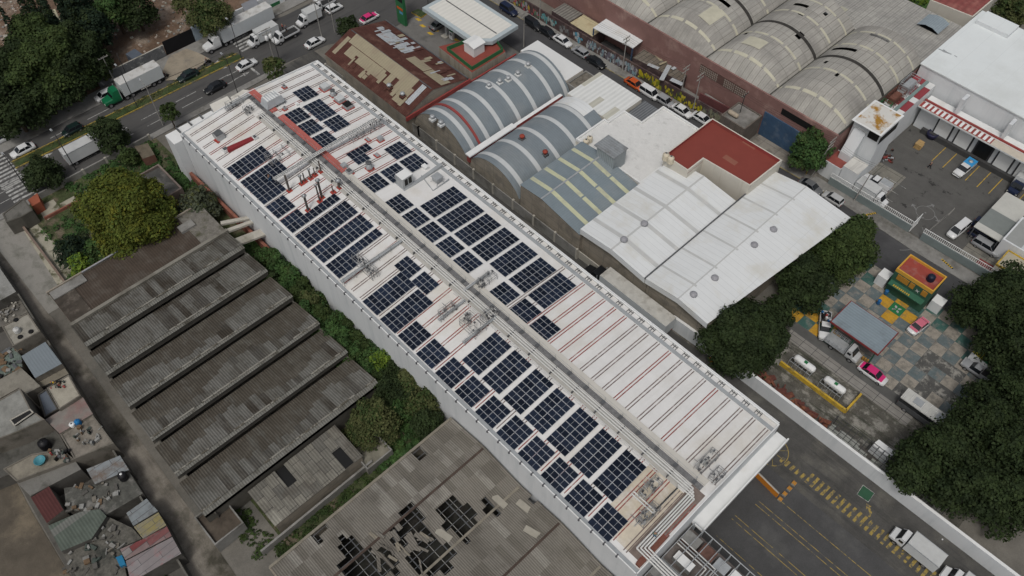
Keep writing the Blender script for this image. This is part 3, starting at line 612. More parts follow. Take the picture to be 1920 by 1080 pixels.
# --- red roof building
RP=[(-56.3,89.6),(-51.1,89.6),(-51.1,93.7),(-41.9,94.3),(-41.7,103.0),(-56.3,102.7)]
rb=flat('tall cream building with a flat dark red roof',RP,8.9,wallc,pm('red_roof',(.22,.05,.038),.06,.3,cells=(2.6,1.1,[(.965,(.26,.1,.07))])),.0)
b=MB()
def parapet(b,P,z,h,w,mo,mi):
    n=len(P); a=sum(P[i][0]*P[(i+1)%n][1]-P[(i+1)%n][0]*P[i][1] for i in range(n)); Q=P if a>0 else P[::-1]; V=[Vector(p) for p in Q]; inn=[]
    for i in range(n):
        d0=(V[i]-V[i-1]).normalized(); d1=(V[(i+1)%n]-V[i]).normalized(); n0=Vector((-d0.y,d0.x)); n1=Vector((-d1.y,d1.x)); inn.append(V[i]+(n0+n1)*w/max(.3,1+n0.dot(n1)))
    for i in range(n):
        j=(i+1)%n; A,B_,Cc,D=V[i],V[j],inn[j],inn[i]
        b.face([(A.x,A.y,z-.3),(B_.x,B_.y,z-.3),(B_.x,B_.y,z+h),(A.x,A.y,z+h)],mo); b.face([(A.x,A.y,z+h),(B_.x,B_.y,z+h),(Cc.x,Cc.y,z+h),(D.x,D.y,z+h)],mo); b.face([(Cc.x,Cc.y,z),(D.x,D.y,z),(D.x,D.y,z+h),(Cc.x,Cc.y,z+h)],mi)
P2=[(x+(.03 if x>-50 else -.03),y+(.03 if y>95 else -.03)) for x,y in RP]
parapet(b,P2,8.92,.7,.22,wallc,redp); b.build('parapet',rb)
def tank(label,x,y,z,r,h,m,cat='water tank',group=None,lid=None):
    b=MB(); b.lathe(x,y,[(r*.9,z),(r,z+h*.08),(r,z+h*.3),(r*.96,z+h*.33),(r,z+h*.37),(r,z+h*.62),(r*.96,z+h*.66),(r,z+h*.7),(r*.95,z+h*.82),(r*.5,z+h*.95),(r*.3,z+h)],m,14)
    rt=root('water_tank',label,cat,(x,y,z),0,group); b.build('body',rt); b=MB(); b.lathe(x,y,[(r*.3,z+h),(r*.3,z+h+.07),(r*.1,z+h+.1)],lid or m,10); b.build('lid',rt); return rt
tcr=pm('tank_cream',(.6,.54,.42),.1,1,.5); tbl=pm('tank_black',(.012,.012,.014),.1,1,.5); tblue=pm('tank_blue',(.02,.12,.3),.1,1,.5)
tank('cream water tank nearer the rough white roof, on the corner of the red-roofed building',*at(1248,296,9.4),9.0,.6,1.5,tcr,lid=dmetal)
tank('cream water tank beside the red membrane, on the corner of the red-roofed building',*at(1257,302,9.4),9.0,.6,1.5,tcr,lid=dmetal)
x,y=at(1099,264,7); tank('cream roof tank at the edge of the rough white roof, left one',x,y,6.1,.55,1.2,tcr,lid=dmetal)
x,y=at(1106,258,7); tank('cream roof tank at the edge of the rough white roof, right one',x,y,6.1,.55,1.2,tcr,lid=dmetal)
def turb(label,px,py,z,base=None,m=metal,group='turbine ventilators on the roofs'):
    x,y=at(px,py,z); r=root('roof_ventilator',label,'roof ventilator',(x,y,z),0,group)
    b=MB(); b.box(x-.5,y-.5,z-.3,x+.5,y+.5,z+.12,base or whs); b.build('base',r)
    b=MB(); b.lathe(x,y,[(.28,z+.12),(.28,z+.35),(.42,z+.45),(.5,z+.62),(.42,z+.8),(.15,z+.92)],m,12); b.build('turbine',r)
vz=lambda x,x0,x1,ze,rise: ze+rise*(1-(2*(x-x0)/(x1-x0)-1)**2)**.75
def vturb(label,px,py,x0,x1,ze,rise,**k):
    z=6
    for _ in range(8): x,y=at(px,py,z); z=vz(min(max(x,x0+.1),x1-.1),x0,x1,ze,rise)
    turb(label,px,py,z+.05,**k)
for i,(px,py,lb) in enumerate(((937,155,'second from the shed'),(917,163,'nearest the white bent strip'),(953,150,'in the middle of the row'),(971,140,'at the upper end of the row'),(990,124,'near the top edge'),(811,223,'left one at the front arch'),(827,233,'right one at the front arch'))):
    vturb('silver turbine vent on the larger barrel roof, '+lb,px,py,-98.6,-83.3,2.6,5.2)
for px,py,lb in ((979,260,'upper'),(1022,289,'lower')): vturb(lb+' red turbine vent on the smaller blue-grey barrel roof',px,py,-83.1,-70.2,3.2,3.7,m=pm('red_vent',(.3,.06,.04),.2,1),base=dmetal)
for px,py,lb in ((730,164,'upper'),(755,180,'lower')): turb(lb+' silver turbine vent on the rusty shed roof',px,py,5.4+.5,base=rustm)
def dome(label,px,py,z):
    x,y=at(px,py,z); r=root('roof_ventilator',label,'roof ventilator',(x,y,z-.2),0,'domed vents on the white gables'); b=MB(); b.lathe(x,y,[(.42,z-.2),(.5,z+.05)],metal,12); b.build('base',r)
    b=MB(); b.lathe(x,y,[(.62,z+.05),(.6,z+.25),(.4,z+.5),(.12,z+.6)],pm('vent_grey',(.3,.3,.32),.1,1,.5),12); b.build('dome',r)
for px,py,lb in ((1170,450,'lower domed vent in a yellowish stain on the banded white roof'),(1208,420,'upper domed vent in a yellowish stain on the banded white roof'),(1300,553,'domed vent nearest the alley on the plain white roof'),(1340,522,'second domed vent from the alley on the plain white roof'),(1414,460,'third domed vent from the alley on the plain white roof'),(1450,431,'fourth domed vent from the alley on the plain white roof')):
    dome(lb,px,py,8.1)
# --- compound walls
def wallrun(label,pts,h,m,th=.25,cap=None,cat='wall',name='boundary_wall',z0=0,posts=0,pmt=None):
    x=sum(p[0] for p in pts)/len(pts); y=sum(p[1] for p in pts)/len(pts)
    r=root(name,label,cat,(x,y,0))
    b=MB()
    for a,c in zip(pts,pts[1:]):
        d=Vector(c)-Vector(a); L=d.length; an=math.atan2(d.y,d.x); b.obox(((a[0]+c[0])/2,(a[1]+c[1])/2,z0),(L,th,h-z0),an,m,cap or m)
    b.build('wall_panel',r)
    if posts:
        for a,c in zip(pts,pts[1:]):
            d=Vector(c)-Vector(a); L=d.length; n=max(1,int(L/posts))
            for k in range(n+1):
                q=Vector(a)+d*k/n; b=MB(); b.box(q.x-.18,q.y-.2,0,q.x+.18,q.y+.2,h+.12,pmt or concl); b.build('post',r)
    return r
wallrun('grey compound wall with concrete posts along the alley, under the barrel roofs',[(-124,66.7),(-97,68.45),(-56,68.5)],2.3,conc,.2,posts=4.6)
wallrun('low whitewashed wall along the alley below the white gabled warehouses',[(-56,68.9),(-36,69.1)],1.7,concl,.2)
wallrun('long smooth white wall between the alley and the gas depot',[(-36,69.25),(-28.5,69.6),(45,70.0)],3.0,wallw,.45,whitep)
# --- petrol station
cw=pm('station_canopy_white',(.68,.67,.62),.03,.5,corr=('x',1.0,.04,.05)); cg=pm('canopy_edge',(.42,.48,.5),.05,.5)
r=root('station_canopy','white petrol station canopy with a pale blue-grey edge and a dark central joint','canopy',(-111.5,95,0))
P=[(-120.6,89.6),(-105.2,89.6),(-102.4,92.5),(-102.6,99.8),(-120.6,99.8)]
b=MB(); b.prism(P,5.3,6.1,cg); b.build('fascia',r)
b=MB(); b.prism([(-119.6,90.5),(-105.6,90.5),(-103.3,93),(-103.5,98.9),(-119.6,98.9)],6.1,6.2,cw); b.build('roof',r)
b=MB(); b.box(-119,94.6,6.2,-103.6,94.85,6.24,dmetal); b.build('joint_cover',r)
for x in (-116.5,-109.5):
    for y in (92.4,97.2): b=MB(); b.box(x-.3,y-.3,0,x+.3,y+.3,5.3,metal); b.box(x-.7,y-1.2,0,x+.7,y+1.2,.25,concl); b.build('column',r)
for k,(x,y) in enumerate(((-115,92.4),(-108,92.4))):
    rp=root('fuel_pump',('left','right')[k]+' white fuel pump under the petrol station canopy edge','fuel pump',(x,y,0)); b=MB(); b.box(x-.5,y-.3,0,x+.5,y+.3,1.9,whitep,tgr); b.build('body',rp); b=MB(); b.box(x-.35,y-.33,1.0,x+.35,y-.3,1.6,dmetal); b.build('display',rp)
PP=[(-110.0,84.8),(-99.5,84.3),(-99.6,93.4),(-103.4,94.6),(-107,92.6)]
r=flat('concrete office block with a red roof terrace and green railing at the petrol station',PP,4.7,pm('tan_render',(.36,.33,.27),.08,.6,streak=('z',1.4,(.24,.2,.16),.5,.7)),pm('red_terrace',(.24,.06,.045),.1,.5),0)
b=MB(); gp=pm('green_paint',(.03,.15,.06),.1,1,.5)
parapet(b,[(-107.9,85.2),(-99.9,84.7),(-99.9,93.0),(-103.4,94.2),(-106.6,92.2)],4.74,.9,.08,gp,gp); b.build('railing',r)
r=root('roof_hut','small white hut with a pitched roof standing on the red terrace','hut',(-104,89,4.73)); b=MB(); b.box(-105.4,87.6,4.73,-102.5,90.4,6.9,whitep); b.build('wall',r)
b=MB(); b.extr([(-105.6,6.95),(-103.95,7.4),(-102.3,6.95)],87.4,90.6,whitep); b.face([(-105.6,87.42,6.95),(-102.3,87.42,6.95),(-103.95,87.42,7.4)],whitep); b.face([(-105.6,90.58,6.95),(-103.95,90.58,7.4),(-102.3,90.58,6.95)],whitep); b.build('roof',r)
# pylon sign
x,y=-126.2,88.2; r=root('pylon_sign','tall green and black petrol price pylon with a red round emblem','sign',(x,y,0))
b=MB(); b.box(x-1.3,y-.3,0,x+1.3,y+.3,12.5,gp); b.build('panel',r)
b=MB(); b.box(x-1.15,y-.33,5.6,x+1.15,y-.3,9.4,black); b.build('black_field',r)
b=MB(); n=24; b.face([(x-1.2,y-.34,9.4),(x+1.2,y-.34,9.4),(x+1.2,y-.34,12.4),(x-1.2,y-.34,12.4)],pm('pale_pink',(.6,.4,.42),.05,1)); b.face([(x+.3+.75*math.cos(2*math.pi*i/n),y-.36,10.6+.75*math.sin(2*math.pi*i/n)) for i in range(n)],pm('emblem_red',(.45,.015,.06),0,1)); b.build('emblem',r)
b=MB()
for z,w in ((8.6,1.9),(7.7,1.5),(6.9,1.2)): b.box(x-w/2,y-.36,z,x+w/2,y-.335,z+.35,pm('sign_letters',(.3,.32,.32),.5,8))
b.box(x-.9,y-.36,3.6,x+1.0,y-.335,4.2,pm('led_orange',(.5,.1,.02),.5,8)); b.box(x-.2,y-.36,2.7,x+.9,y-.335,3.3,pm('led_blue',(.1,.3,.45),.5,8)); b.build('price_board',r)
# --- street side: graffiti wall
gm=pm('graffiti_wall',(.075,.05,.05),.2,.8,stain=(.16,.12,.1),ssc=.4)
gcol=[(.1,.25,.32),(.35,.36,.35),(.3,.08,.12),(.35,.3,.02),(.2,.1,.25),(.3,.3,.32),(.05,.06,.07)]
GW=[(-126,109.9),(-112,110.2),(-93,110.7),(-75.5,111.4),(-58.8,112.1)]
wr=wallrun('long dark street wall covered in coloured graffiti tags',GW,2.8,gm,.3)
rr=random.Random(4)
def onw(s):   # point on wall by x
    for a,c in zip(GW,GW[1:]):
        if a[0]<=s<=c[0]: return a[1]+(c[1]-a[1])*(s-a[0])/(c[0]-a[0])
    return 111
def tagp(x0,x1,cols,n):
    mats=[pm('spray_'+str(cols)+str(i),tuple(c),.3,1.2) for i,c in enumerate(cols)]
    b=MB()
    for i in range(n):
        cx=rr.uniform(x0,x1); cz=rr.uniform(.5,2.1); a=rr.uniform(.18,.5); h=rr.uniform(.25,.75); k=rr.randint(4,7); ph=rr.random()*6; yy=onw(cx)-.17-.0015*i
        b.face([(cx+a*math.cos(ph+2*math.pi*j/k)*rr.uniform(.5,1.1),yy,min(2.75,max(.05,cz+h*math.sin(ph+2*math.pi*j/k)))) for j in range(k)][::-1],rr.choice(mats))
    b.build('graffiti',wr)
tagp(-118,-107,[(.35,.08,.1),(.4,.3,.05),(.3,.3,.32),(.1,.2,.12)],60); tagp(-106,-102,[(.12,.32,.33),(.3,.35,.33)],18); tagp(-97,-94.5,[(.1,.28,.38),(.4,.42,.42)],22); tagp(-101,-98,[(.2,.2,.2),(.1,.1,.1)],14)
tagp(-93,-80,[(.22,.32,.36),(.36,.37,.38),(.15,.14,.17),(.4,.42,.42)],110); tagp(-79.5,-64,[(.42,.36,.02),(.2,.22,.02),(.08,.08,.05),(.5,.42,.05)],120); tagp(-76.4,-75.6,[(.05,.3,.25)],6); tagp(-63.5,-59.5,[(.22,.22,.15),(.12,.13,.1)],30)
wallrun('dark red street wall between the graffiti and the concrete pump house',[(-65.4,112.2),(-58.9,112.9)],4.2,pm('dark_red_wall',(.11,.04,.04),.15,.5),.3)
# sheds between the graffiti wall and the pink wall
flat('weathered grey ribbed lean-to roof behind the graffiti, furthest up the street',(-104,111,-98.7,114.9),3.4,gm,pm('grey_rib',(.2,.19,.17),.2,.8,corr=('x',.7,.05,.35)),0)
flat('pale yellow sheet roof behind the graffiti wall',(-98.6,111,-92.3,115.1),3.2,gm,pm('pale_yellow_sheet',(.5,.44,.28),.08,.6,stain=(.38,.3,.18),ssc=.4),0)
r=root('open_shed','open-sided shed with a bright white roof behind the blue graffiti','shed',(-87,114,0)); P=[at(*p,5) for p in ((1112,52),(1138,34),(1213,70),(1187,90))]
b=MB(); b.prism(P,4.85,5.0,whs); b.build('roof',r)
for p in P: b=MB(); q=(p[0]*.97+sum(s[0] for s in P)/4*.03,p[1]*.97+sum(s[1] for s in P)/4*.03); b.box(q[0]-.12,q[1]-.12,0,q[0]+.12,q[1]+.12,4.85,pm('blue_post',(.05,.08,.14),.1,1)); b.build('post',r)
flat('dark lean-to below the open white shed roof',[(-91.5,112),(-83,112.2),(-83,114.5),(-91.5,114.5)],1.0,dmetal,pm('dark_floor',(.05,.05,.05),.3,1),0)
r=flat('collapsing brown sheet-roofed shed with loose boards behind the graffiti wall',[at(*p,3.2) for p in ((1187,108),(1219,84),(1303,126),(1277,153))],3.2,gm,pm('rotten_sheets',(.13,.11,.085),.3,1,sheets=('y',2.4,.9,(.2,.18,.15),(.03,.03,.03),.05)),0)
b=MB(); rr=random.Random(8)
for (px,py),(qx,qy),w,m in (((1215,120),(1235,128),.8,palesh),((1236,122),(1258,113),.4,tans),((1240,150),(1255,122),.9,palesh),((1260,130),(1283,118),.7,palesh),((1245,112),(1232,98),1.8,tans),((1258,148),(1280,158),1,palesh)):
    a=at(px,py,3.4);c=at(qx,qy,3.4); d=Vector(c)-Vector(a); b.obox(((a[0]+c[0])/2,(a[1]+c[1])/2,3.3+rr.random()*.2),(d.length,w,.05),math.atan2(d.y,d.x),m)
b.build('loose_board',r)
b=MB(); P=[at(*p,3.5) for p in ((1299,137),(1312,130),(1325,140),(1311,149))]; b.prism(P,0,3.5,conc,palesh); one('lean_to','tiny pale lean-to roof below the pink wall, right of the collapsing shed','lean-to',b,(P[0][0],P[0][1],0))
b=MB(); b.box(-72,112.9,0,-60.5,115,.6,conc); b.box(-66,112.9,0,-60,115.3,2.0,conc); one('concrete_base','low grey concrete plinth yard at the foot of the pink wall','plinth',b,(-65,114,0))
r=flat('dark stained concrete pump house at the bend of the pink wall',(-58.6,109.8,-53.2,115.2),4.3,pm('dark_stained_wall',(.13,.11,.1),.2,.6,sheets=('x',1.2,50,(.15,.13,.11),(.08,.07,.06),.03,0)),conc,.25)
b=MB(); x,y=at(1375,213,4.9); b.lathe(x-1.1,y,[(.15,0),(.42,.15),(.45,.6),(.45,1.8),(.42,2.1),(.15,2.25)],pm('rusty_cream',(.4,.34,.26),.15,1),12,axis='x'); b.v=[(v[0],v[1],v[2]+4.85) for v in b.v]; one('gas_tank','rusty cream cylinder tank lying on the concrete pump house','tank',b,(x,y,4.4))
# --- pink warehouse with old barrel roofs
pink=pm('pink_render',(.24,.135,.12),.12,.4,stain=(.33,.22,.19),ssc=.2,st=(.54,.7),fine=.06)
old=pm('old_fibre_cement',(.4,.385,.35),.1,.35,sheets=('x',1.25,3.2,(.34,.33,.3),(.2,.19,.17),.05,0),stain=(.255,.245,.225),ssc=.1,st=(.48,.66),corr=('x',.42,.02,.06),fine=.05,streak=('y',.5,(.27,.26,.24),.5,.75))
oldy=pm('yellowed_fibre',(.5,.48,.38),.1,.6)
PW=root('old_warehouse','huge pink-walled warehouse with weathered grey barrel roofs, full of holes','building',(-68,130,0))
b=MB(); b.box(-118,115.5,0,-38.7,115.85,9.1,pink,pink); b.box(-39,115.85,0,-38.7,143,9.0,pink); 
b.build('wall',PW)
vx=[-126.3,-111.7,-97.1,-82.5,-67.9,-53.3,-38.8]
holes={3:[(13,18,12,13)],2:[(11,17,20,21),(15,17,21,22)],4:[(6,14,23,24),(16,18,24,25),(11,13,20,21),(17,19,14,16),(3,4,9,10)],5:[(8,15,25,26),(2,10,18,19),(12,13,9,10),(5,6,12,13)],1:[]}
for k in range(6):
    x0,x1=vx[k],vx[k+1]; yend=143.5 if k>=4 else 175
    ny=int((yend-115.85)/.95); ys=[115.85+(yend-115.85)*j/ny for j in range(ny+1)]; nx=26
    def zf(x,y,x0=x0,x1=x1): 
        t=min(1,max(0,(y-115.85)/5.5)); t=t*(2-t)
        return 9.0+3.6*max(0,1-(2*(x-x0)/(x1-x0)-1)**2)**.8*t+.0
    xs=[x0+(x1-x0)*i/nx for i in range(nx+1)]
    hs_=holes.get(k,[])
    b=MB(); b.surf(xs,ys,zf,old,skip=lambda i,j:any(a<=i<c and d<=j<e for a,c,d,e in hs_)); b.build('vault_roof',PW)
    # yellowed rib strips, dark ventilation slot
    for y,w,m in ((118.3,.55,oldy),(125.2,.6,oldy),(135.2,.6,oldy),(140.5,.5,oldy)):
        if y+w<yend: b=MB(); b.surf(xs,[y,y+w],lambda x,y,zf=zf:zf(x,y)+.03,m,skip=(lambda i,j,k=k,y=y:(i*7+k*5+int(y))%6==0)); b.build('skylight_strip',PW)
    b=MB(); b.surf(xs,[129.9,130.7],lambda x,y,zf=zf:zf(x,y)+.05,pm('slot_dark',(.045,.042,.038),.3,1)); b.build('ventilation_slot',PW)
    b=MB(); b.box(x1-.12,115.9,8.9,x1+.12,yend,9.15,pm('valley_dark',(.07,.07,.06),.3,1)); b.build('valley_gutter',PW)
b=MB(); b.face([(-126,116,8.0),(-38.9,116,8.0),(-38.9,143,8.0),(-126,143,8.0)],pm('dark_interior',(.012,.012,.012),.3,.5)); b.build('interior_shade_sheet',PW)  # near-black sheet below the vaults stands in for shade seen through the holes
b=MB(); b.surf([-67.6,-60,-52,-46,-38.8],[143.5,148,153,159.3],lambda x,y:9.3,pm('old_flat_sheets',(.34,.33,.305),.12,.4,sheets=('y',2.4,1.2,(.38,.37,.34),(.22,.22,.2),.05),corr=('x',.5,.03,.12),stain=(.26,.255,.24),ssc=.12,cells=(1.6,4,[(.93,(.4,.39,.31))])),sm=False); b.build('flat_roof',PW)
b=MB(); b.face([(-67.6,143.5,7),(-38.8,143.5,7),(-38.8,143.5,9.3),(-67.6,143.5,9.3)],old); b.build('gable_wall',PW)
for (px,py,w,h,m) in ((1415,80,4,3,oldy),(1350,75,4,3,old),(1335,28,3,5,oldy),(1530,20,3,3,old)):
    z=12.3; x,y=at(px,py,z)
    kk=max(0,min(5,int((x+126.3)/14.6))); x0,x1=vx[kk],vx[kk+1]; zf=lambda x:9+3.6*max(0,1-(2*(x-x0)/(x1-x0)-1)**2)**.8
    if x-w/2>x0 and x+w/2<x1: b=MB(); b.surf([x-w/2+w*i/4 for i in range(5)],[y-h/2,y+h/2],lambda x,y:zf(x)+.07,m); b.build('patch_sheet',PW)
b=MB(); P=[(-44.6,152.8),(-41.5,153.4),(-42.2,157.5),(-45.5,157)]; b.surf([-45.5,-44,-42.5,-41],[153,157.5],lambda x,y:10.4-.25*(x+43.2)**2*.5,pm('bent_blue_sheet',(.26,.31,.34),.1,1,corr=('x',.4,.03,.1)),sm=True); b.box(-45,153.4,9.32,-41.4,157,9.36,black); b.build('lifted_sheet',PW)
b=MB(); b.box(-53.0,115.25,.2,-43.4,115.48,5.6,pm('blue_gate',(.045,.09,.16),.15,.7,stain=(.1,.14,.2),ssc=.6)); b.build('gate',PW)
b=MB(); b.box(-50,115.42,6.9,-43.5,115.49,8.2,black); b.build('window',PW)
b=MB(); lat=pm('lattice_block',(.3,.26,.22),.1,1); 
for x0,n in ((-68.5,10),(-62.8,6),(-60.2,6)):
    for i in range(n):
        for j in range(4): b.box(x0+i*.42,115.42,5.6+j*.45,x0+i*.42+.26,115.48,5.88+j*.45,lat)
b.box(-68.6,115.46,5.5,-58,115.49,7.5,pm('lattice_back',(.12,.07,.06),.2,1)); b.build('lattice_window',PW)
# --- cold store and docks
csr=pm('cold_store_roof',(.72,.76,.76),.02,.3,sheets=('y',60,4.2,(.71,.75,.75),(.62,.66,.66),.03,0),stain=(.63,.66,.65),ssc=.1,st=(.5,.75),fine=.02)
r=root('cold_store','big white cold store with loading docks on the delivery yard','building',(-15,150,0))
b=MB(); b.prism([(-38.4,142.2),(20,141.2),(20,165.3),(-38.4,165.3)],0,10,wallw,csr); b.box(-33.9,138.8,0,12,141.1,6.0,wallw,whitep); b.build('wall',r)
b=MB(); b.prism([(-38.6,142.0),(20.1,141.0),(20.1,165.5),(-38.6,165.5)],10.02,10.25,csr); b.build('roof',r)
b=MB(); b.box(-34.2,136.9,5.6,12,138.79,5.9,wallw,pm('awning_top',(.55,.5,.42),.1,1)); b.build('awning',r)
for i in range(15):
    x=-33.6+i*.92; b=MB(); b.box(x,137.1,5.93,x+.5,138.7,6.0,whitep); b.build('awning_slat',r)
b=MB(); b.box(-34.1,137.0,5.902,-20,138.75,5.92,redp); b.box(-34.1,138.85,6.02,10,139.2,6.3,redp); b.build('red_membrane',r)
for i,x in enumerate((-28.6,-24.6,-20.7,-16.8,-12.9,-9)):
    b=MB(); fm=dmetal; b.box(x-1.6,138.6,1.0,x+1.6,138.79,4.6,pm('dock_seal',(.05,.05,.055),.1,1)); f=b.build('dock_door',r)
    b=MB(); b.box(x-1.3,138.5,1.1,x+1.3,138.59,4.3,black if i==2 else whitep); b.build('leaf',f)  # black panel at the third dock paints the dark inside an open door
b=MB(); b.box(-32,137.9,0,10,138.58,1.05,pm('dock_plinth',(.06,.06,.06),.2,1)); b.build('dock_plinth',r)
for i in range(3): b=MB(); b.box(-28.5+i*9,139.25,6.3,-27.9+i*9,141.3,9.6,wallw); b.build('buttress',r)
r=root('plant_wing','narrow wing with a red and white striped roof and steel frames beside the cold store','building',(-36,134,0))
b=MB(); b.box(-38.4,125.8,0,-34.3,141.9,7.6,wallw); b.build('wall',r)
b=MB(); b.box(-38.4,125.8,7.61,-34.3,141.9,7.7,pm('wing_red',(.27,.05,.06),.1,.5,cells=(9,.8,[(.5,(.66,.67,.66))]))); b.build('roof',r)
b=MB(); b.box(-36.1,126,7.72,-35.5,141.5,8.0,pm('green_duct',(.2,.27,.26),.1,1)); b.build('duct',r)
for k,(x0,y0,x1,y1,h,lb) in enumerate(((-38.3,127,-36.5,129.6,9.4,'dark green'),(-38.3,130.5,-36.4,134,9.8,'rusty'),(-38.3,134.8,-36.3,138.6,10.2,'grey'))):
    b=MB(); m=(gp,pm('rust_frame',(.16,.07,.05),.2,1),metal)[k]
    for z in (8.3,h-.5,h):
        b.path([(x0,y0,z),(x1,y0,z),(x1,y1,z),(x0,y1,z),(x0,y0,z)],.05,m,4)
    for x in (x0,x1):
        n=4
        for i in range(n+1): y=y0+(y1-y0)*i/n; b.tube((x,y,7.7),(x,y,h),.05,m,4)
    b.box(x0+.4,y0+.4,7.72,x1-.4,y1-.5,h-.7,(dmetal,m,metal)[k])
    one('cooling_frame',lb+' steel cooling frame on the red and white wing roof','cooling unit',b,((x0+x1)/2,(y0+y1)/2,7.7))
tr=pm('yellow_stained_roof',(.62,.61,.57),.05,.5,stain=(.36,.19,.03),ssc=.28,st=(.48,.56))
r=flat('white tower house whose roof is stained ochre, above the delivery yard',(-38.3,119.4,-32.9,125.5),11.2,wallw,tr,.0)
b=MB(); b.box(-38.5,118.2,11.2,-32.7,125.7,11.28,whitep); b.box(-38.1,118.6,11.281,-33.1,125.3,11.3,tr); b.build('eave',r)
b=MB(); b.box(-35.2,119.3,8.8,-33.3,119.39,10.4,black); b.build('window',r); b=MB(); b.box(-32.89,119,8.8,-32.8,124.8,10.2,black); b.build('window',r)
b=MB(); b.poly([(-37.8,119.3,9.5),(-35.6,119.3,9.5),(-35.6,121.7,9.5),(-37.8,121.7,9.5),(-37.8,117.2,5),(-35.6,117.2,5),(-37.8,117.2,0),(-35.6,117.2,0),(-37.8,121.7,0),(-35.6,121.7,0)],[(0,1,2,3),(4,5,1,0),(6,7,5,4),(7,9,2,1,5),(8,6,4,0,3)],wallw); b.box(-37.95,119.1,9.5,-35.45,121.8,9.6,whitep); one('stair_tower','narrow white stair block with a slanted front below the stained roof','stair block',b,(-36.7,118.5,0))
flat('low white lean-to with a streaked roof on the yard corner',(-35.5,114.9,-32.5,118.3),4.5,wallw,pm('streaked',(.6,.59,.55),.08,.6,streak=('y',1,(.42,.41,.38),.5,.7)),0)
flat('small terrace house with a faded red roof by the gate post',(-39.4,114.8,-35.6,118.8),3.4,wallw,pm('faded_red_roof',(.28,.08,.065),.12,.7),.2,.12)
# yard edge building right
r=flat('white yard office with a grey roof at the right edge of the delivery yard',(-8.0,119.5,6,126.5),4.2,wallw,pm('office_roof',(.5,.53,.54),.06,.5,cells=(5,4,[(.6,(.3,.31,.3))])),.2)
b=MB(); b.box(-12.8,120.0,3.0,-8.1,131.5,3.15,pm('carport_roof',(.5,.5,.46),.08,.5,cells=(20,4.5,[(.55,(.2,.22,.21))]))); 
rc_=root('carport','pale flat carport roof over dark cars at the delivery yard edge','carport',(-10.5,126,0)); b.build('roof',rc_)
for x in (-12.6,-8.4):
    for y in (120.2,125.7,131.3): b=MB(); b.box(x-.08,y-.08,0,x+.08,y+.08,3.0,dmetal); b.build('post',rc_)
flat('beige gatehouse with an ochre lintel beside the grey car',(-6.3,114.9,4,119.2),3.2,wallc,pm('beige_roof',(.4,.37,.28),.1,.6),.2,.2,yel)
flat('low red painted slab porch next to the beige gatehouse',(-8.9,114.7,-6.4,117.4),.3,redp,pm('porch_red',(.2,.05,.045),.1,1),0)
# yard fence with white railing
def railfence(label,a,c,h0,h1):
    r=root('fence',label,'fence',((a[0]+c[0])/2,(a[1]+c[1])/2,0)); d=Vector(c)-Vector(a); L=d.length; an=math.atan2(d.y,d.x)
    b=MB(); b.obox(((a[0]+c[0])/2,(a[1]+c[1])/2,0),(L,.25,h0),an,pm('grey_green_wall',(.2,.24,.24),.1,.6)); b.build('wall_panel',r)
    b=MB(); n=int(L/.32)
    for i in range(n+1): q=Vector(a)+d*i/n; b.box(q.x-.05,q.y-.05,h0,q.x+.05,q.y+.05,h1,whitep)
    b.tube((a[0],a[1],h1),(c[0],c[1],h1),.07,whitep,4); b.tube((a[0],a[1],h0+.1),(c[0],c[1],h0+.1),.06,whitep,4); b.build('railing',r)
railfence('grey-green wall with a white picket railing left of the yard gate',(-36.5,113.9),(-20.4,114.1),1.7,2.7)
railfence('grey-green wall with a white picket railing right of the yard gate',(-18.2,114.1),(-3.4,114.5),1.7,2.7)
r=root('gate','white steel sliding gate leaf standing open at the delivery yard entrance','gate',(-20.3,115.6,0)); b=MB()
for i in range(9): b.box(-20.35,114.3+i*.33,.1,-20.27,114.36+i*.33,2.5,whitep)
b.box(-20.36,114.2,2.4,-20.26,117.1,2.5,whitep); b.box(-20.36,114.2,.1,-20.26,117.1,.2,whitep); b.build('leaf',r)
# pallets, skips
b=MB(); woodm=pm('pallet_wood',(.4,.27,.12),.25,2)
x,y=at(1723,272,.5)
for k in range(7): b.obox((x+(k%2)*.08,y,k*.16+.03),(1.2,1.6,.1),.1*(k%3),woodm)
one('pallet_stack','leaning stack of wooden pallets in the delivery yard','pallets',b,(x,y,0))
x,y=at(1748,253,.6); b=MB(); b.lathe(x,y,[(.9,.03),(1.15,.9),(1.05,1.2),(.6,1.0)],pm('navy_tarp',(.02,.02,.05),.2,1,.5),10); one('covered_bin','dark blue covered bin beside the first dock','bin',b,(x,y,0))
b=MB(); rr=random.Random(2)
for k in range(40):
    x,y=at(rr.uniform(1648,1674),rr.uniform(280,305),.3); b.obox((x,y,.03+rr.random()*.5),(rr.uniform(.2,1.1),rr.uniform(.05,.4),rr.uniform(.05,.35)),rr.random()*3,rr.choice([redp,dmetal,rustm,metal,black]))
tag(one('scrap_heap','heap of rusty and red scrap metal by the white wall of the yard','scrap heap',b,(*at(1661,292),0)),kind='stuff')
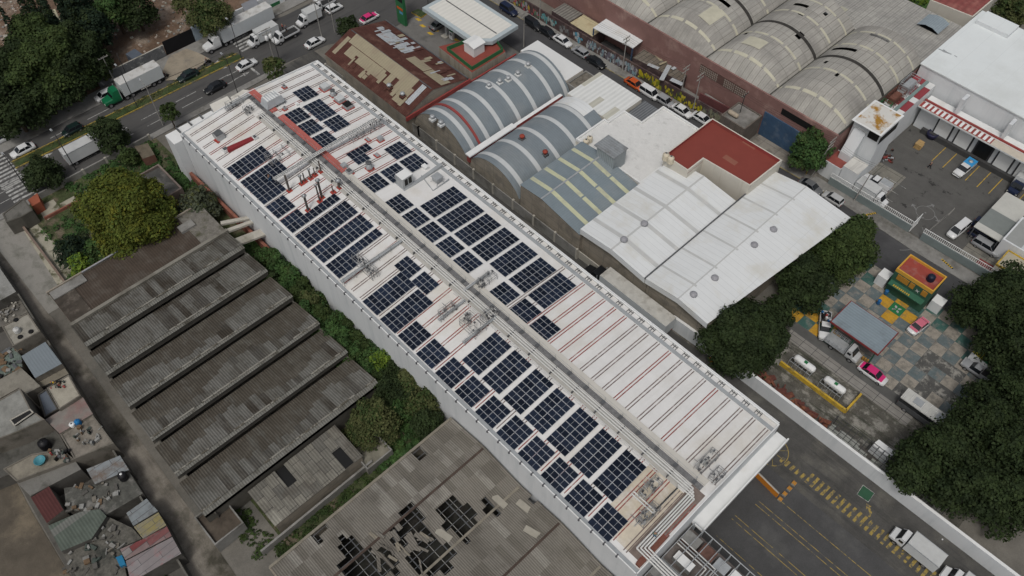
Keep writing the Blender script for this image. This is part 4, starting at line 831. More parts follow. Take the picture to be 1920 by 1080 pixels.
# --- green/yellow gas office
r=flat('green and yellow gas depot office with a red terrace roof',(-16.6,100.2,-10.2,104.4),5.2,pm('depot_green',(.035,.1,.065),.1,.6),pm('depot_red',(.3,.06,.045),.12,.6,stain=(.3,.14,.12),ssc=.4),.5,.2,pm('depot_yellow',(.6,.33,.05),.08,1))
b=MB(); b.box(-16.4,99.0,2.9,-10.5,100.19,3.05,pm('depot_awning',(.04,.13,.08),.1,1)); b.build('awning',r)
for x0,x1 in ((-15.9,-13.9),(-13.7,-12.9),(-11.6,-10.7)): b=MB(); b.box(x0,100.1,3.7,x1,100.19,4.8,pm('ochre_panel',(.4,.2,.03),.1,1)); b.build('window',r)
b=MB()
for i in range(9): b.box(-15.6+i*.33,99.1+.0,3.06,-15.4+i*.33,99.5,3.09,yel)
for k in range(4): a=k*1.57+.6; b.face([(-12.2+.1*math.cos(a-1),100.08,4.0+.1*math.sin(a-1)),(-12.2+.45*math.cos(a),100.08,4.0+.45*math.sin(a)),(-12.2+.1*math.cos(a+1),100.08,4.0+.1*math.sin(a+1))],whitep)
b.build('sign_lettering',r)
x,y=at(1746,521,5.8); tank('dark blue water tank on the red terrace of the gas depot office',x,y,5.24,.62,1.2,pm('navy_tank',(.01,.015,.035),.1,1,.5))
b=MB(); b.box(-18.6,100.2,0,-16.9,102.2,2.2,wallw,whitep); one('kiosk','white box kiosk left of the green depot office','kiosk',b,(-17.8,101.2,0))
b=MB(); x,y=at(1762,563,2.2); b.box(x-.9,y-.9,0,x+.9,y+.9,2.2,wallw,whitep); one('kiosk','white box kiosk right of the green depot office','kiosk',b,(x,y,0))
for k,(px,py,lb) in enumerate(((1688,543,'yellow vending cabinet under the depot awning, left one'),(1712,550,'yellow vending cabinet under the depot awning, right one'),(1700,548,'red drinks cabinet between the yellow ones'),(1726,556,'small red cabinet at the right end of the depot awning'))):
    x,y=at(px,py,.9); b=MB(); b.box(x-.45,y-.35,0,x+.45,y+.35,1.5,(pm('depot_yellow',(.6,.33,.05)),)[0] if k<2 else redp); one('cabinet',lb,'cabinet',b,(x,y,0))
for k,(px,py) in enumerate(((1662,548),(1648,566))):
    x,y=at(px,py,.5); b=MB(); b.lathe(x,y,[(.3,.03),(.32,.3),(.3,.6),(.32,.95),(.28,1.0)],tblue,12); one('barrel',('blue barrel beside the yellow cabinet','blue barrel at the corner of the yellow tile')[k],'barrel',b,(x,y,0))
# depot canopy
r=root('depot_canopy','flat grey-blue steel canopy with dark red edges in the gas depot','canopy',(-14.2,88.2,0)); b=MB(); b.box(-18.4,85.2,3.7,-10.0,91.0,4.0,pm('canopy_red_edge',(.18,.03,.03),.1,1)); b.build('fascia',r)
b=MB(); b.box(-18.25,85.35,4.0,-10.15,90.85,4.06,pm('canopy_blue_roof',(.22,.27,.3),.06,.5,corr=('y',.5,.03,.06),stain=(.17,.2,.22),ssc=.3)); b.build('roof',r)
for x in (-17.8,-14.2,-10.6):
    for y in (85.8,90.4): b=MB(); b.box(x-.1,y-.1,0,x+.1,y+.1,3.7,pm('green_col',(.03,.1,.06),.1,1)); b.build('column',r)
b=MB(); b.box(-17.5,87.2,0,-11,88.8,.2,conc); b.build('plinth',r)
b=MB()
for i in range(18): b.lathe(-17.4+i*.38,85.9,[(.15,.03),(.17,.1),(.17,.8),(.08,.95)],pm('gas_cylinder_ochre',(.35,.2,.05),.3,2),8)
tag(one('gas_cylinders','row of small ochre gas cylinders under the canopy edge','gas cylinders',b,(-14,85.9,0)),kind='stuff')
# gas tanks
for k,(a,c) in enumerate((((1490,668),(1530,694)),((1546,708),(1586,735)))):
    p=Vector((*at(*a,1.4),1.4)); q=Vector((*at(*c,1.4),1.4)); q.y=p.y; L=(q-p).length
    rt=root('gas_tank',('left white horizontal gas tank above the yellow kerb','right white horizontal gas tank above the yellow kerb')[k],'gas tank',(p.x+L/2,p.y,0),0,'white gas tanks')
    b=MB(); b.lathe(p.x,p.y,[(.1,0),(.45,.12),(.6,.4),(.6,L-.4),(.45,L-.12),(.1,L)],whitep,16,axis='x'); b.v=[(v[0],v[1],v[2]+1.4) for v in b.v]; b.build('shell',rt)
    for x in (p.x+.8,p.x+L-.8): b=MB(); b.box(x-.15,p.y-.45,0,x+.15,p.y+.45,.9,conc); b.build('saddle',rt)
    b=MB(); z=2.15
    b.path([(p.x,p.y-.9,z),(p.x+L,p.y-.9,z)],.04,metal,4); b.path([(p.x,p.y-1.7,z),(p.x+L,p.y-1.7,z)],.04,metal,4)
    for i in range(6): x=p.x+L*i/5; b.tube((x,p.y-.9,z),(x,p.y-1.7,z),.03,metal,4); b.tube((x,p.y-1.7,0),(x,p.y-1.7,z),.03,metal,4)
    b.build('catwalk',rt)
    b=MB(); b.box(p.x+L*.45,p.y-.3,1.98,p.x+L*.6,p.y+.2,2.03,tgr); b.build('leaf_mark',rt)
P=[at(*p,.9) for p in ((1471,683),(1590,768),(1621,736))]
wallrun('low bright yellow kerb wall around the gas tanks',[(-20.0,76.0),(-8.4,76.0),(-8.4,80.0)],.9,yel,.3,name='kerb_wall')
# scrap strip and mesh pergola along white wall
b=MB(); rr=random.Random(21); rs=pm('rust_scrap',(.12,.045,.035),.4,1,stain=(.25,.1,.05),ssc=.8)
for k in range(70):
    x=rr.uniform(-22,-9); b.obox((x,rr.uniform(70.5,72.6),.05+rr.random()*.6),(rr.uniform(.4,1.8),rr.uniform(.2,1),rr.uniform(.04,.3)),rr.random()*3,rs)
tag(one('scrap_sheets','strip of rusted sheet scrap lying along the white wall','scrap',b,(-15,70,0)),kind='stuff')
b=MB(); mg=pm('pergola_steel',(.06,.06,.06),.2,1)
for i in range(22): x=-8.6+i*.85; b.tube((x,70.4,2.6),(x,73.2,2.6),.05,mg,4)
for j in range(5): y=70.5+j*.65; b.tube((-8.6,y,2.62),(9.3,y,2.62),.045,mg,4)
for x in (-8.5,-3,3,9): b.tube((x,73.1,0),(x,73.1,2.6),.06,mg,4)
b.box(-8.6,70.35,.01,9,73.2,.06,pm('pale_slab_strip',(.33,.34,.31),.25,1,cells=(.8,.6,[(.7,(.1,.09,.08))])))
one('steel_pergola','dark steel grid frame over pale slabs along the white wall','frame',b,(0,70,0))
b=MB(); P=[at(*p,2.2) for p in ((1636,833),(1648,824),(1680,848),(1668,858))]; b.prism(P,0,2.2,wallw,whitep); one('hut','small white hut with a sloping top beside the dark tree','hut',b,(P[0][0],P[0][1],0))
# bus-like mesh trailer, striped stall
flat('small stall with green and yellow striped top under the right-hand trees',[at(*p,2.6) for p in ((1823,660),(1843,643),(1872,667),(1853,685))],2.6,whitep,pm('striped_top',(.03,.2,.08),.05,1,corr=None,cells=(.55,9,[(.5,(.55,.45,.05))])),0,name='market_stall',cat='stall')

flat('pale building with a dark red roof at the top right behind the old roof',[(-48.2,163.5),(-39.4,164.5),(-39.4,174),(-48.2,174)],8.5,wallc,pm('dark_red_sheet',(.24,.07,.065),.12,.6,corr=('x',1.2,.04,.12),stain=(.3,.12,.1),ssc=.3),.3)
flat('small white block on the far edge of the cold store roof',(-37.5,160.5,-31,164.8),11.0,wallw,csr,0,z0=10.26)
patch('garden_lawn',[rc(-70,160,-48.5,190)],.01,pm('lawn',(.05,.11,.025),.2,.5,fine=.2))
for k,(x,y) in enumerate(((-38.5,148),(-20,146))):
    b=MB(); rr=random.Random(k+60)
    for i in range(8): b.obox((x+rr.uniform(0,4),y+rr.uniform(0,.8),10.26),(rr.uniform(.4,1.6),.12,.06),rr.uniform(-.4,.4),metal)
    one('roof_debris',('thin grey debris on the cold store roof near its front corner','thin grey debris further right on the cold store roof')[k],'debris',b,(x,y,10.26))
# ================= LEFT SIDE: sawtooth sheds =================
sawm=pm('sawtooth_sheet',(.088,.083,.072),.14,.5,cells=(2.4,1.05,[(.4,(.1,.094,.08)),(.8,(.085,.078,.065)),(.93,(.135,.13,.115))]),corr=('y',.36,.06,.32),stain=(.05,.042,.032),ssc=.16,st=(.45,.62),fine=.08)
sawb=pm('sawtooth_brown',(.08,.07,.055),.16,.5,corr=('y',.36,.06,.3),stain=(.105,.097,.08),ssc=.25,fine=.12,streak=('x',.9,(.12,.115,.1),.52,.7)); sawg=pm('sawtooth_grey',(.155,.152,.137),.14,.5,cells=(2.4,1.05,[(.8,(.14,.135,.12))]),corr=('y',.36,.06,.3),stain=(.1,.093,.078),ssc=.3,fine=.1,streak=('x',1.1,(.1,.094,.08),.48,.66))
sawl=pm('sawtooth_strip',(.17,.168,.15),.2,.8,corr=('y',.36,.05,.3),stain=(.08,.075,.06),ssc=.5)
sawd=pm('sawtooth_wall',(.1,.094,.08),.2,.6)
ridc=pm('ridge_tile',(.24,.23,.2),.15,1,stain=(.1,.09,.07),ssc=.7,st=(.5,.55))
xs_=[(-98.6,-92.9),(-92.0,-86.0),(-85.3,-79.0),(-78.4,-71.9),(-71.3,-65.0),(-64.3,-57.9)]
SW=root('sawtooth_factory','old grey sawtooth-roofed factory with six corrugated bays beside the lane','building',(-78,14,0))
b=MB(); b.box(-98.5,.4,0,-57.2,.6,3.7,sawd); b.box(-98.5,27.7,0,-57.2,27.9,3.7,sawd); b.build('wall',SW)
for i,(a,c) in enumerate(xs_):
    nxt=xs_[i+1][0] if i<5 else -57.0
    yl=.5-.25*i; yr=28.0
    b=MB(); n=10
    q=random.Random(40+i); zs_=lambda x,y:3.75+1.5*(x-a)/(c-a)
    b.surf([a,c],[yl,yr],zs_,sawb if i>1 else sawm,sm=False); b.build('roof_slope',SW)
    b=MB(); y=yl
    while y<yr-.3:
        w=min(1.05,yr-y); x0=a+(c-a)*min(.95,max(0,(.55 if i>1 else .08)+q.uniform(-.07,.09)+.2*math.sin(y*.33+i*2))); m_=sawg if q.random()<.7 else sawm
        b.surf([x0,c],[y,y+w],lambda x,y:zs_(x,y)+.03,m_,sm=False); y+=1.05
    b.build('grey_sheets',SW)
    b=MB(); b.surf([c,nxt-.15],[yl,yr],lambda x,y:5.2-.3*(x-c),sawl,sm=False); b.build('roof_overhang',SW)
    b=MB(); b.face([(nxt-.5,yl,3.7),(nxt-.5,yr,3.7),(nxt-.5,yr,4.95),(nxt-.5,yl,4.95)],sawd)
    for y in (yl,yr): b.face([(a,y,3.7),(nxt-.5,y,3.7),(nxt-.5,y,4.9),(c,y,5.2)],sawd)
    if i==5: b.box(nxt-.6,yl,0,nxt-.5,yr,4.9,sawd)
    b.build('bay_wall',SW)
    rr=random.Random(i); y=yl
    while y<yr-1:
        L=rr.uniform(1,4); 
        if rr.random()<.75: b=MB(); b.box(c-.12,y,5.24,c+.12,min(y+L,yr),5.32,ridc); b.build('ridge_cap',SW)
        y+=L+.1
r=root('factory_annex','flat brown-roofed front bay of the sawtooth factory with a pale concrete gutter','building',(-102,15,0))
b=MB(); b.box(-106.3,.8,0,-98.5,28,4.0,blockz,pm('brown_sheets',(.068,.052,.04),.15,.5,corr=('y',.4,.03,.18),stain=(.1,.085,.07),ssc=.3,fine=.08)); b.build('wall',r)
b=MB(); b.box(-98.49,.5,3.7,-97.9,28.2,4.35,pm('concrete_gutter',(.22,.21,.18),.1,.5,stain=(.12,.11,.09),ssc=.3)); b.build('gutter',r)
b=MB(); b.box(-106.5,.6,3.8,-106.25,28.1,4.5,blockz); b.box(-106.3,6.5,4.5,-106.1,23,4.62,pm('pale_coping',(.3,.31,.34),.3,2)); b.build('parapet',r)
b=MB(); b.box(-106.2,.9,4.01,-98.5,4.2,4.12,pm('mossy_slab',(.06,.05,.04),.4,.4,stain=(.14,.12,.1),ssc=.5)); b.build('roof_terrace',r); b=MB(); b.box(-106.2,23.6,4.01,-98.5,28,4.14,pm('gravel_slab',(.17,.16,.14),.3,1.2,stain=(.06,.06,.03),ssc=.5,fine=.25)); b.build('roof_terrace',r); b=MB(); b.box(-106.2,.9,4.121,-104.4,6.4,4.3,conc); b.build('roof_slab',r); b=MB(); b.box(-104.2,22.4,4.01,-102.6,25,4.5,conc); b.build('roof_curb',r)
for k,(a,c,w) in enumerate((((417,417),(478,405),.7),((428,431),(482,411),.7),((446,452),(507,429),1.6))):
    p=at(*a,3.9); q=at(*c,3.9); d=Vector(q)-Vector(p); b=MB(); b.obox(((p[0]+q[0])/2,(p[1]+q[1])/2,3.5),(d.length+.6,w,.4),math.atan2(d.y,d.x),concl)
    one('beam',('upper thin pale concrete beam','middle thin pale concrete beam','lower broad pale concrete slab')[k]+' spanning to the white warehouse wall','beam',b,(p[0],p[1],3.5))
# low roof and broken roof
lowm=pm('patched_old_sheets',(.2,.19,.16),.15,.5,sheets=('x',2.0,1.3,(.13,.125,.11),(.06,.055,.05),.04,.5),corr=('y',.4,.04,.2),stain=(.1,.09,.075),ssc=.2,cells=(2.4,1.3,[(.8,(.27,.26,.22)),(.93,(.07,.055,.04))]),fine=.08)
r=root('low_shed','low shed with patched pale old sheets below the last sawtooth bay','shed',(-53.5,12.5,0))
b=MB(); P=[(-57.0,5.7),(-57.0,19.2),(-50.7,19.6),(-50.7,5.4)]; b.prism(P,0,3.1,blockz,black); b.build('wall',r)
b=MB(); b.surf([-57,-53.8,-50.6],[5.2+i*1.45 for i in range(11)],lambda x,y:3.5-.06*(x+57),lowm,skip=lambda i,j:(i,j) in ((0,3),(1,8))); b.build('roof',r)
for k,(px,py,h) in enumerate(((410,975,2.6),(690,835,2.4))):
    x,y=at(px,py,h); flat(('roofless block room with a rusty patch at the left end of the low shed','broken block room with a pale slab at the right end of the low shed')[k],(x-2.6,y-2.2,x+2.6,y+2.2),h-.6 if k==0 else 1.2,conc,pm('room_floor%d'%k,((.08,.065,.05),(.2,.19,.15))[k],.4,.6),.6,.2)
wallrun('crumbling block wall with a red patch along the weedy strip',[(-49.8,2),(-49.9,20.5)],1.6,conc,.3)
brk=pm('broken_roof_sheets',(.2,.185,.16),.12,.4,cells=(3.1,1.02,[(.3,(.19,.175,.15)),(.62,(.155,.142,.12)),(.86,(.26,.245,.215))]),corr=('y',.3,.05,.25),stain=(.11,.1,.085),ssc=.2,fine=.07)
BR=root('derelict_shed','derelict shed whose brown-grey sheet roof has collapsed in black holes','building',(-28,17,0))
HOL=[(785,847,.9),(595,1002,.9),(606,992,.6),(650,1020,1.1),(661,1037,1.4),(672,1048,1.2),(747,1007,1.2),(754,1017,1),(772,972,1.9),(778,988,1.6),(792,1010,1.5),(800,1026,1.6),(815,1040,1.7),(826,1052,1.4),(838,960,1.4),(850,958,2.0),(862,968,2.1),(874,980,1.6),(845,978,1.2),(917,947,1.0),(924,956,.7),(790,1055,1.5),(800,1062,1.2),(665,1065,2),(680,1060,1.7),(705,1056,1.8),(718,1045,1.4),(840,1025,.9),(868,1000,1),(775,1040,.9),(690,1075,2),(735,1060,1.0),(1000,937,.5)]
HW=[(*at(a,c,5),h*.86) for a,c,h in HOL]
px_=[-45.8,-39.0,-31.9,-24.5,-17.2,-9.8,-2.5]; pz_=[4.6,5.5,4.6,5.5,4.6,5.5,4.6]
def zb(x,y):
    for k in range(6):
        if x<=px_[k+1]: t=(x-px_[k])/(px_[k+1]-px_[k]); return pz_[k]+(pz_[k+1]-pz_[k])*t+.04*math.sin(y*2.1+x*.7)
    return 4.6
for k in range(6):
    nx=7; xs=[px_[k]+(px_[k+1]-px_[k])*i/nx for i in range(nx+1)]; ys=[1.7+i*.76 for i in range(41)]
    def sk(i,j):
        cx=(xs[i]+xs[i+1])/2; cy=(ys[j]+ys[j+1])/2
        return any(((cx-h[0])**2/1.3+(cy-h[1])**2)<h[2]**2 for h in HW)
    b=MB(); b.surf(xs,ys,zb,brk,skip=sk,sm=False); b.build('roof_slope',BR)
    b=MB(); b.box(px_[k+1]-.16,1.7,pz_[k+1]-.02,px_[k+1]+.16,31.8,pz_[k+1]+.1,(pm('rust_gutter',(.07,.05,.04),.3,1),pm('pale_gutter',(.22,.2,.16),.2,1))[k%2]); b.build('gutter',BR)
b=MB()
for i in range(40):
    x=-45.5+i*1.03; b.box(x-.04,1.8,zb(x,5)-.3,x+.04,31.8,zb(x,5)-.22,dmetal)
for j in range(8): y=3+j*4.1; b.box(-45.6,y-.07,3.9,-2.6,y+.07,4.1,dmetal)
b.build('rafters',BR)
for y in range(4,31,2): b=MB(); b.tube((-45.6,y,4.3),(-3,y,4.3),.05,pm('pale_purlin',(.3,.3,.28),.1,1),4); b.build('purlin',BR)
b=MB(); b.box(-46,1.5,0,-45.8,32,4.5,blockz); b.box(-45.8,1.5,0,-2.4,1.7,4.5,blockz); b.box(-46.05,1.6,4.5,-45.7,32,4.72,pm('pale_gutter',(.22,.2,.16))); b.build('wall',BR)
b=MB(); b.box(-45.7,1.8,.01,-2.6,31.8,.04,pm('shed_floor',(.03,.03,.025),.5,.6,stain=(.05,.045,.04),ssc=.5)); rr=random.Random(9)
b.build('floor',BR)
b=MB()
for i in range(20):
    x,y=at(rr.uniform(700,800),rr.uniform(1000,1070),5.2); an=rr.uniform(-.6,.9) ; b.obox((x,y,zb(x,y)+.06+rr.random()*.12),(rr.uniform(1.2,2.8),rr.uniform(.2,.7),.05),an,brk if rr.random()<.75 else pm('loose_sheet',(.24,.215,.17),.15,1,corr=('y',.3,.04,.2)))
for px,py in ((960,870),(985,950),(1000,1000),(935,935),(830,1000)):
    x,y=at(px,py,5.2); b.obox((x,y,zb(x,y)+.05),(2.6,.9,.05),.3*rr.random(),pm('pale_sheet2',(.33,.31,.26),.1,1))
tag(b.build('loose_sheets',BR),kind='stuff')
for k,(a,c,w) in enumerate((((967,934),(990,948),.8),)): pass
# ================= HOUSES by the lane =================
lw=[(-131,-2.2),(-112,-2.7),(-91,-3.8),(-70,-5.4),(-53,-6.6),(-30,-8.6)]
wallrun('long dark grey wall between the lane and the houses',lw,2.6,sawd,.25,cap=pm('wall_cap',(.12,.115,.1),.3,1))
def px(l,z): return [at(*p,z) for p in l]
hc=lambda n,c,**k:pm(n,c,k.pop('var',.15),k.pop('sc',.6),stain=k.pop('stain',(c[0]*.45,c[1]*.45,c[2]*.42)),ssc=k.pop('ssc',.35),st=k.pop('st',(.52,.7)),fine=.1,**k)
hw=hc('house_wall',(.17,.155,.13)); dw=hc('dark_house_wall',(.1,.095,.085))
HS=[('pale roof of the house in the corner above the rubble plot',[(-20,490),(0,503),(30,547),(-20,575)],3.2,hc('r1',(.26,.26,.245)),0),
('low rubble-covered plot roof next to the pale beige flat roof',[(-10,574),(30,549),(52,585),(3,612),(-15,620)],1.2,hc('r2',(.16,.15,.13),var=.4),0),
('beige flat roof with tyres and a white drum above a grey wall',[(4,613),(53,587),(76,622),(25,650)],5.0,hc('r3',(.29,.275,.235)),.15),
('house with blue-grey sheets and a white sheet strip on its roof',[(40,668),(85,641),(116,682),(66,709)],4.2,pm('r4',(.19,.22,.24),.06,.5,cells=(2.6,30,[(.6,(.36,.385,.395))]),corr=('y',.4,.02,.05)),0),
('low brownish lean-to between the blue sheets and the cream roof',[(65,712),(117,684),(129,701),(76,727)],3.0,hc('r5',(.2,.18,.14)),0),
('cream flat roof with a clutter of rags at its corner',[(88,728),(129,703),(152,742),(111,768)],5.0,hc('r6',(.36,.335,.275),stain=(.28,.26,.21)),.1),
('small sunken terrace painted blue and yellow beside the cream roof',[(71,741),(88,730),(110,768),(85,783)],2.8,pm('r7',(.13,.15,.18),.1,.6,cells=(1.9,30,[(.62,(.3,.29,.12))])),.2),
('grey flat roof with a faded pink patch against the lane wall',[(85,787),(155,744),(174,776),(112,813)],4.4,hc('r8',(.21,.195,.175),stain=(.24,.125,.115),ssc=.12),0),
('cluttered dirty terrace with a blue barrel and white appliances',[(113,815),(174,778),(214,832),(140,862),(128,840)],4.0,hc('r9',(.21,.19,.16),var=.3),.2),
('big stained concrete roof with a rectangular light well',[(-20,762),(38,728),(58,768),(84,787),(30,812),(-20,830)],6.0,hc('r10',(.24,.24,.22),var=.25),.1),
('beige terrace with long boards and pipes lying on it',[(-20,722),(40,690),(76,724),(50,738),(36,727),(-20,758)],4.0,hc('r11',(.23,.215,.18)),.0),
('messy roof with green tarpaulin below the beige drum roof',[(-20,668),(24,652),(40,668),(42,688),(-20,718)],3.6,hc('r12',(.12,.15,.13),var=.5,sc=1.5,stain=(.35,.34,.32)),0),
('dark sunken courtyard block under the big concrete roof',[(-20,832),(30,813),(86,790),(112,815),(126,842),(60,874),(-20,905)],2.6,hc('r13',(.09,.088,.078),var=.3),.15),
('dirty terrace with a teal basin and red toys',[(6,880),(60,852),(117,843),(140,862),(31,903)],4.0,hc('r14',(.22,.2,.16),var=.3),.15),
('plain grey sloping slab below the terrace with the teal basin',[(32,905),(140,863),(152,880),(57,930)],3.4,hc('r15',(.17,.165,.15)),0),
('house with a dark red sheet roof near the dirt street',[(58,933),(92,912),(119,956),(88,981)],3.6,pm('r16',(.085,.03,.028),.15,.6,corr=('y',.4,.03,.15)),0),
('pale patched sheet roof by the lane with a black water tank below it',[(162,880),(225,854),(242,881),(178,908)],3.4,pm('r17',(.24,.25,.245),.15,.6,sheets=('y',4,1.2,(.22,.24,.25),(.1,.1,.1),.05),stain=(.15,.12,.1),ssc=.5),0),
('dark cluttered roof in the middle of the houses',[(120,915),(178,908),(242,884),(268,925),(200,965),(125,955)],2.8,hc('r18',(.085,.085,.075),var=.45,sc=1.3,stain=(.25,.24,.22)),0),
('house with weathered blue-grey patched sheets at the lane wall',[(237,962),(275,935),(296,958),(250,986)],3.5,pm('r19',(.18,.21,.225),.15,.7,sheets=('y',5,1.1,(.22,.24,.245),(.07,.07,.07),.04),stain=(.12,.12,.12),ssc=.6),0),
('house with yellow and beige striped patched sheets at the lane wall',[(251,988),(297,961),(312,985),(268,1010)],3.5,pm('r20',(.23,.215,.165),.15,.7,sheets=('y',4,.8,(.25,.21,.08),(.1,.1,.1),.04),stain=(.2,.19,.17),ssc=.6),0),
('house with red and pale patched sheets at the lane wall',[(225,1030),(268,1011),(313,987),(322,1005),(262,1036),(235,1050)],3.4,pm('r21',(.17,.045,.045),.2,.7,sheets=('y',4,.9,(.23,.21,.2),(.07,.07,.07),.04),stain=(.22,.2,.185),ssc=.3),0),
('house with whitish pink-streaked sheets at the bottom edge by the lane',[(236,1052),(323,1007),(340,1038),(270,1078),(245,1090)],3.4,pm('r22',(.25,.23,.23),.12,.7,sheets=('y',5,1.0,(.2,.175,.175),(.1,.1,.1),.04),stain=(.3,.12,.12),ssc=.3,st=(.55,.7)),0),
('long grey-green ribbed roof with a pale strip near the dirt street',[(90,986),(150,960),(187,955),(200,968),(172,1010),(115,1034)],3.2,pm('r23',(.1,.12,.1),.2,.6,cells=(1.1,30,[(.6,(.15,.155,.14)),(.9,(.3,.3,.29))]),corr=('y',.4,.03,.15)),0),
('jumbled dark scrap roof near the bottom left',[(116,1036),(172,1012),(203,969),(248,990),(266,1010),(224,1028),(232,1052),(240,1092),(150,1092)],2.2,hc('r24',(.11,.105,.09),var=.5,sc=1.6,stain=(.03,.035,.03)),0)]
for lb,P,z,m,par in HS:
    flat(lb,px(P,z),z,hw if z>3.5 else dw,m,par,.18,cat='house',name='house')
b=MB(); P=px([(20,788),(57,768),(63,774),(28,798)],6.3); b.prism(P,6.0,6.35,black,pm('well_dark',(.02,.02,.02),.3,1)); 
for i in range(4): a,c=P[i],P[(i+1)%4]; b.tube((*a,6.4),(*c,6.4),.12,concl,4)
one('light_well','rectangular light well with a pale rim in the big concrete roof','light well',b,(*P[0],6))
tank('white drum on the beige flat roof with tyres',*at(33,621,5.2),5.05,.5,.9,pm('drum_white',(.5,.5,.48),.1,1),cat='drum')
tank('blue barrel standing among white appliances on the cluttered terrace',*at(147,793,4.3),4.05,.42,1.0,pm('barrel_blue',(.02,.17,.4),.1,1),cat='barrel')
tank('white round tub beside the blue barrel on the cluttered terrace',*at(136,797,4.2),4.05,.42,.6,whitep,cat='tub',lid=dmetal)
tank('black water tank on the dark roofs left of the dirty terrace',*at(80,830,4),2.7,.75,1.7,tbl)
tank('black water tank with a white mark beside the pale patched sheets',*at(230,893,3.6),2.9,.6,1.4,tbl,lid=whitep)
b=MB(); x,y=at(75,864,4.4); b.lathe(x,y,[(.6,4.05),(.75,4.6),(.8,4.62),(.7,4.6),(.55,4.3)],pm('teal_plastic',(.07,.25,.3),.1,1,.5),14); one('basin','round teal basin on the dirty terrace','basin',b,(x,y,4.05))
b=MB(); P=px([(217,1045),(229,1041),(236,1058),(225,1062)],2.9); b.prism(P,2.3,2.95,pm('tarp_blue',(.02,.17,.32),.1,1)); one('tarpaulin','bright blue tarpaulin over a crate near the bottom left','tarpaulin',b,(*P[0],2.3))
for k,(px0,py0,lb) in enumerate(((30,600,'upper'),(38,632,'lower'),(58,622,'right'))):
    b=MB(); x,y=at(px0,py0,5.1); b.lathe(x,y,[(.2,5.05),(.36,5.06),(.38,5.2),(.3,5.26),(.18,5.24)],tyre,12); one('tyre',lb+' old tyre lying on the beige flat roof','tyre',b,(x,y,5.05))
def clutter(label,P,z,n,cols,seed,smax=1.1,zmax=.7,parent=None):
    rr=random.Random(seed); b=MB(); xs=[p[0] for p in P]; ys=[p[1] for p in P]
    for i in range(n):
        u,v=rr.uniform(min(xs),max(xs)),rr.uniform(min(ys),max(ys)); x,y=at(u,v,z); b.obox((x,y,z+rr.random()*.15),(rr.uniform(.12,smax*.7),rr.uniform(.08,smax*.45),rr.uniform(.04,zmax)),rr.random()*3,rr.choice(cols))
    return tag(one('clutter',label,'clutter',b,(x,y,z)),kind='stuff')
cw_=[pm('junk_white',(.26,.26,.245),.2,2),conc,dmetal,pm('junk_brown',(.15,.1,.06),.3,1),pm('junk_green',(.06,.075,.065),.3,1),black,hw]
clutter('white appliances and rags on the terrace by the blue barrel',[(140,795),(190,835)],4.06,26,cw_+[cw_[0]]*3,31)
clutter('planks, sheets and rags on the roofs at the left edge',[(0,655),(38,712)],3.66,34,cw_+[cw_[3]]*3,32,2.0,.2)
clutter('rags and toys on the terrace with the teal basin',[(95,845),(130,868)],4.06,26,cw_+[redp],33)
clutter('dense junk covering the dark roofs in the middle of the houses',[(125,905),(225,960)],2.86,34,[dw,conc,cw_[3],hw,cw_[0]],34,1.3,.35)
clutter('junk and broken boards on the lowest scrap roofs',[(120,985),(235,1075)],2.3,52,[dw,conc,cw_[3],hw,dw,cw_[4],cw_[0]],35,1.6,.4)
clutter('rubble on the plot beside the beige flat roof',[(0,560),(40,605)],1.25,50,[conc,concl,dw,hw],36,.8,.4)
clutter('coloured rags at the corner of the cream roof',[(95,716),(122,728)],5.04,24,cw_+[redp,yel],37,.6,.4)
patch('dirt_street',[[at(-20,815),at(8,860),at(60,960),at(120,1060),at(150,1110),at(-150,1110),at(-150,815)]],.003,pm('dirt_street_soil',(.1,.085,.065),.25,.3,stain=(.15,.125,.09),ssc=.15,fine=.15))
patch('house_plots',[[at(-30,470),at(40,560),at(150,730),at(260,920),at(360,1100),at(150,1110),at(8,860),at(-20,815)]],.002,dw)
# ================= ruins in the overgrown lot =================
flat('roofless dark ruin partly hidden by the big yellow-green tree',(-120.8,22.5,-112.6,28.0),2.9,pm('ruin_wall',(.2,.16,.14),.25,.8,stain=(.1,.08,.07),ssc=.5),pm('ruin_floor',(.07,.07,.065),.4,.5,stain=(.16,.15,.14),ssc=.4),.5,.3)
b=MB(); x,y=at(331,387,1.2); b.box(x-.6,22.3,.6,x+.6,22.42,2.2,concl); b.box(x-.35,22.26,.8,x+.35,22.29,2.0,black); one('ruin_window','pale framed dark window in the ruin wall behind the big tree','window',b,(x,22.3,.6))
flat('small brick hut with a dark doorway at the top of the overgrown lot',[at(*p,2.2) for p in ((252,275),(277,268),(290,290),(268,298))],2.2,pm('brick_hut',(.16,.08,.06),.2,1),pm('hut_top',(.13,.11,.08),.3,1),0)
wallrun('low brick-red wall along the foot of the white warehouse',[(-117,31.4),(-91,31.6)],2.0,pm('brick_red',(.25,.1,.07),.2,.8,stain=(.15,.07,.05),ssc=.6),.5)
wallrun('low wall between the avenue pavement and the overgrown lot',[(-131.3,9),(-131.3,31)],1.3,conc,.3,posts=4.2)
flat('terracotta box beside the gate wall at the avenue corner',[at(*p,2.2) for p in ((52,375),(70,362),(76,378),(60,387))],2.2,pm('terracotta',(.3,.09,.05),.12,1),pm('terracotta',(.3,.09,.05)),0)
flat('dark concrete gatehouse at the avenue end of the lane',[at(*p,3) for p in ((5,402),(45,372),(62,395),(40,408),(12,418))],3.0,sawd,hc('gatehouse_top',(.14,.135,.12)),.15)
wallrun('ruined low brick walls across the cracked slabs',[at(85,412),at(112,398),at(140,383),at(160,378)],.6,pm('brick_red',(.25,.1,.07)),.3)
wallrun('reddish low wall dividing the yard paving from the overgrown lot',[(-131,4.2),(-107,3.7)],1.0,pm('brick_pale',(.2,.15,.12),.25,.8),.35)
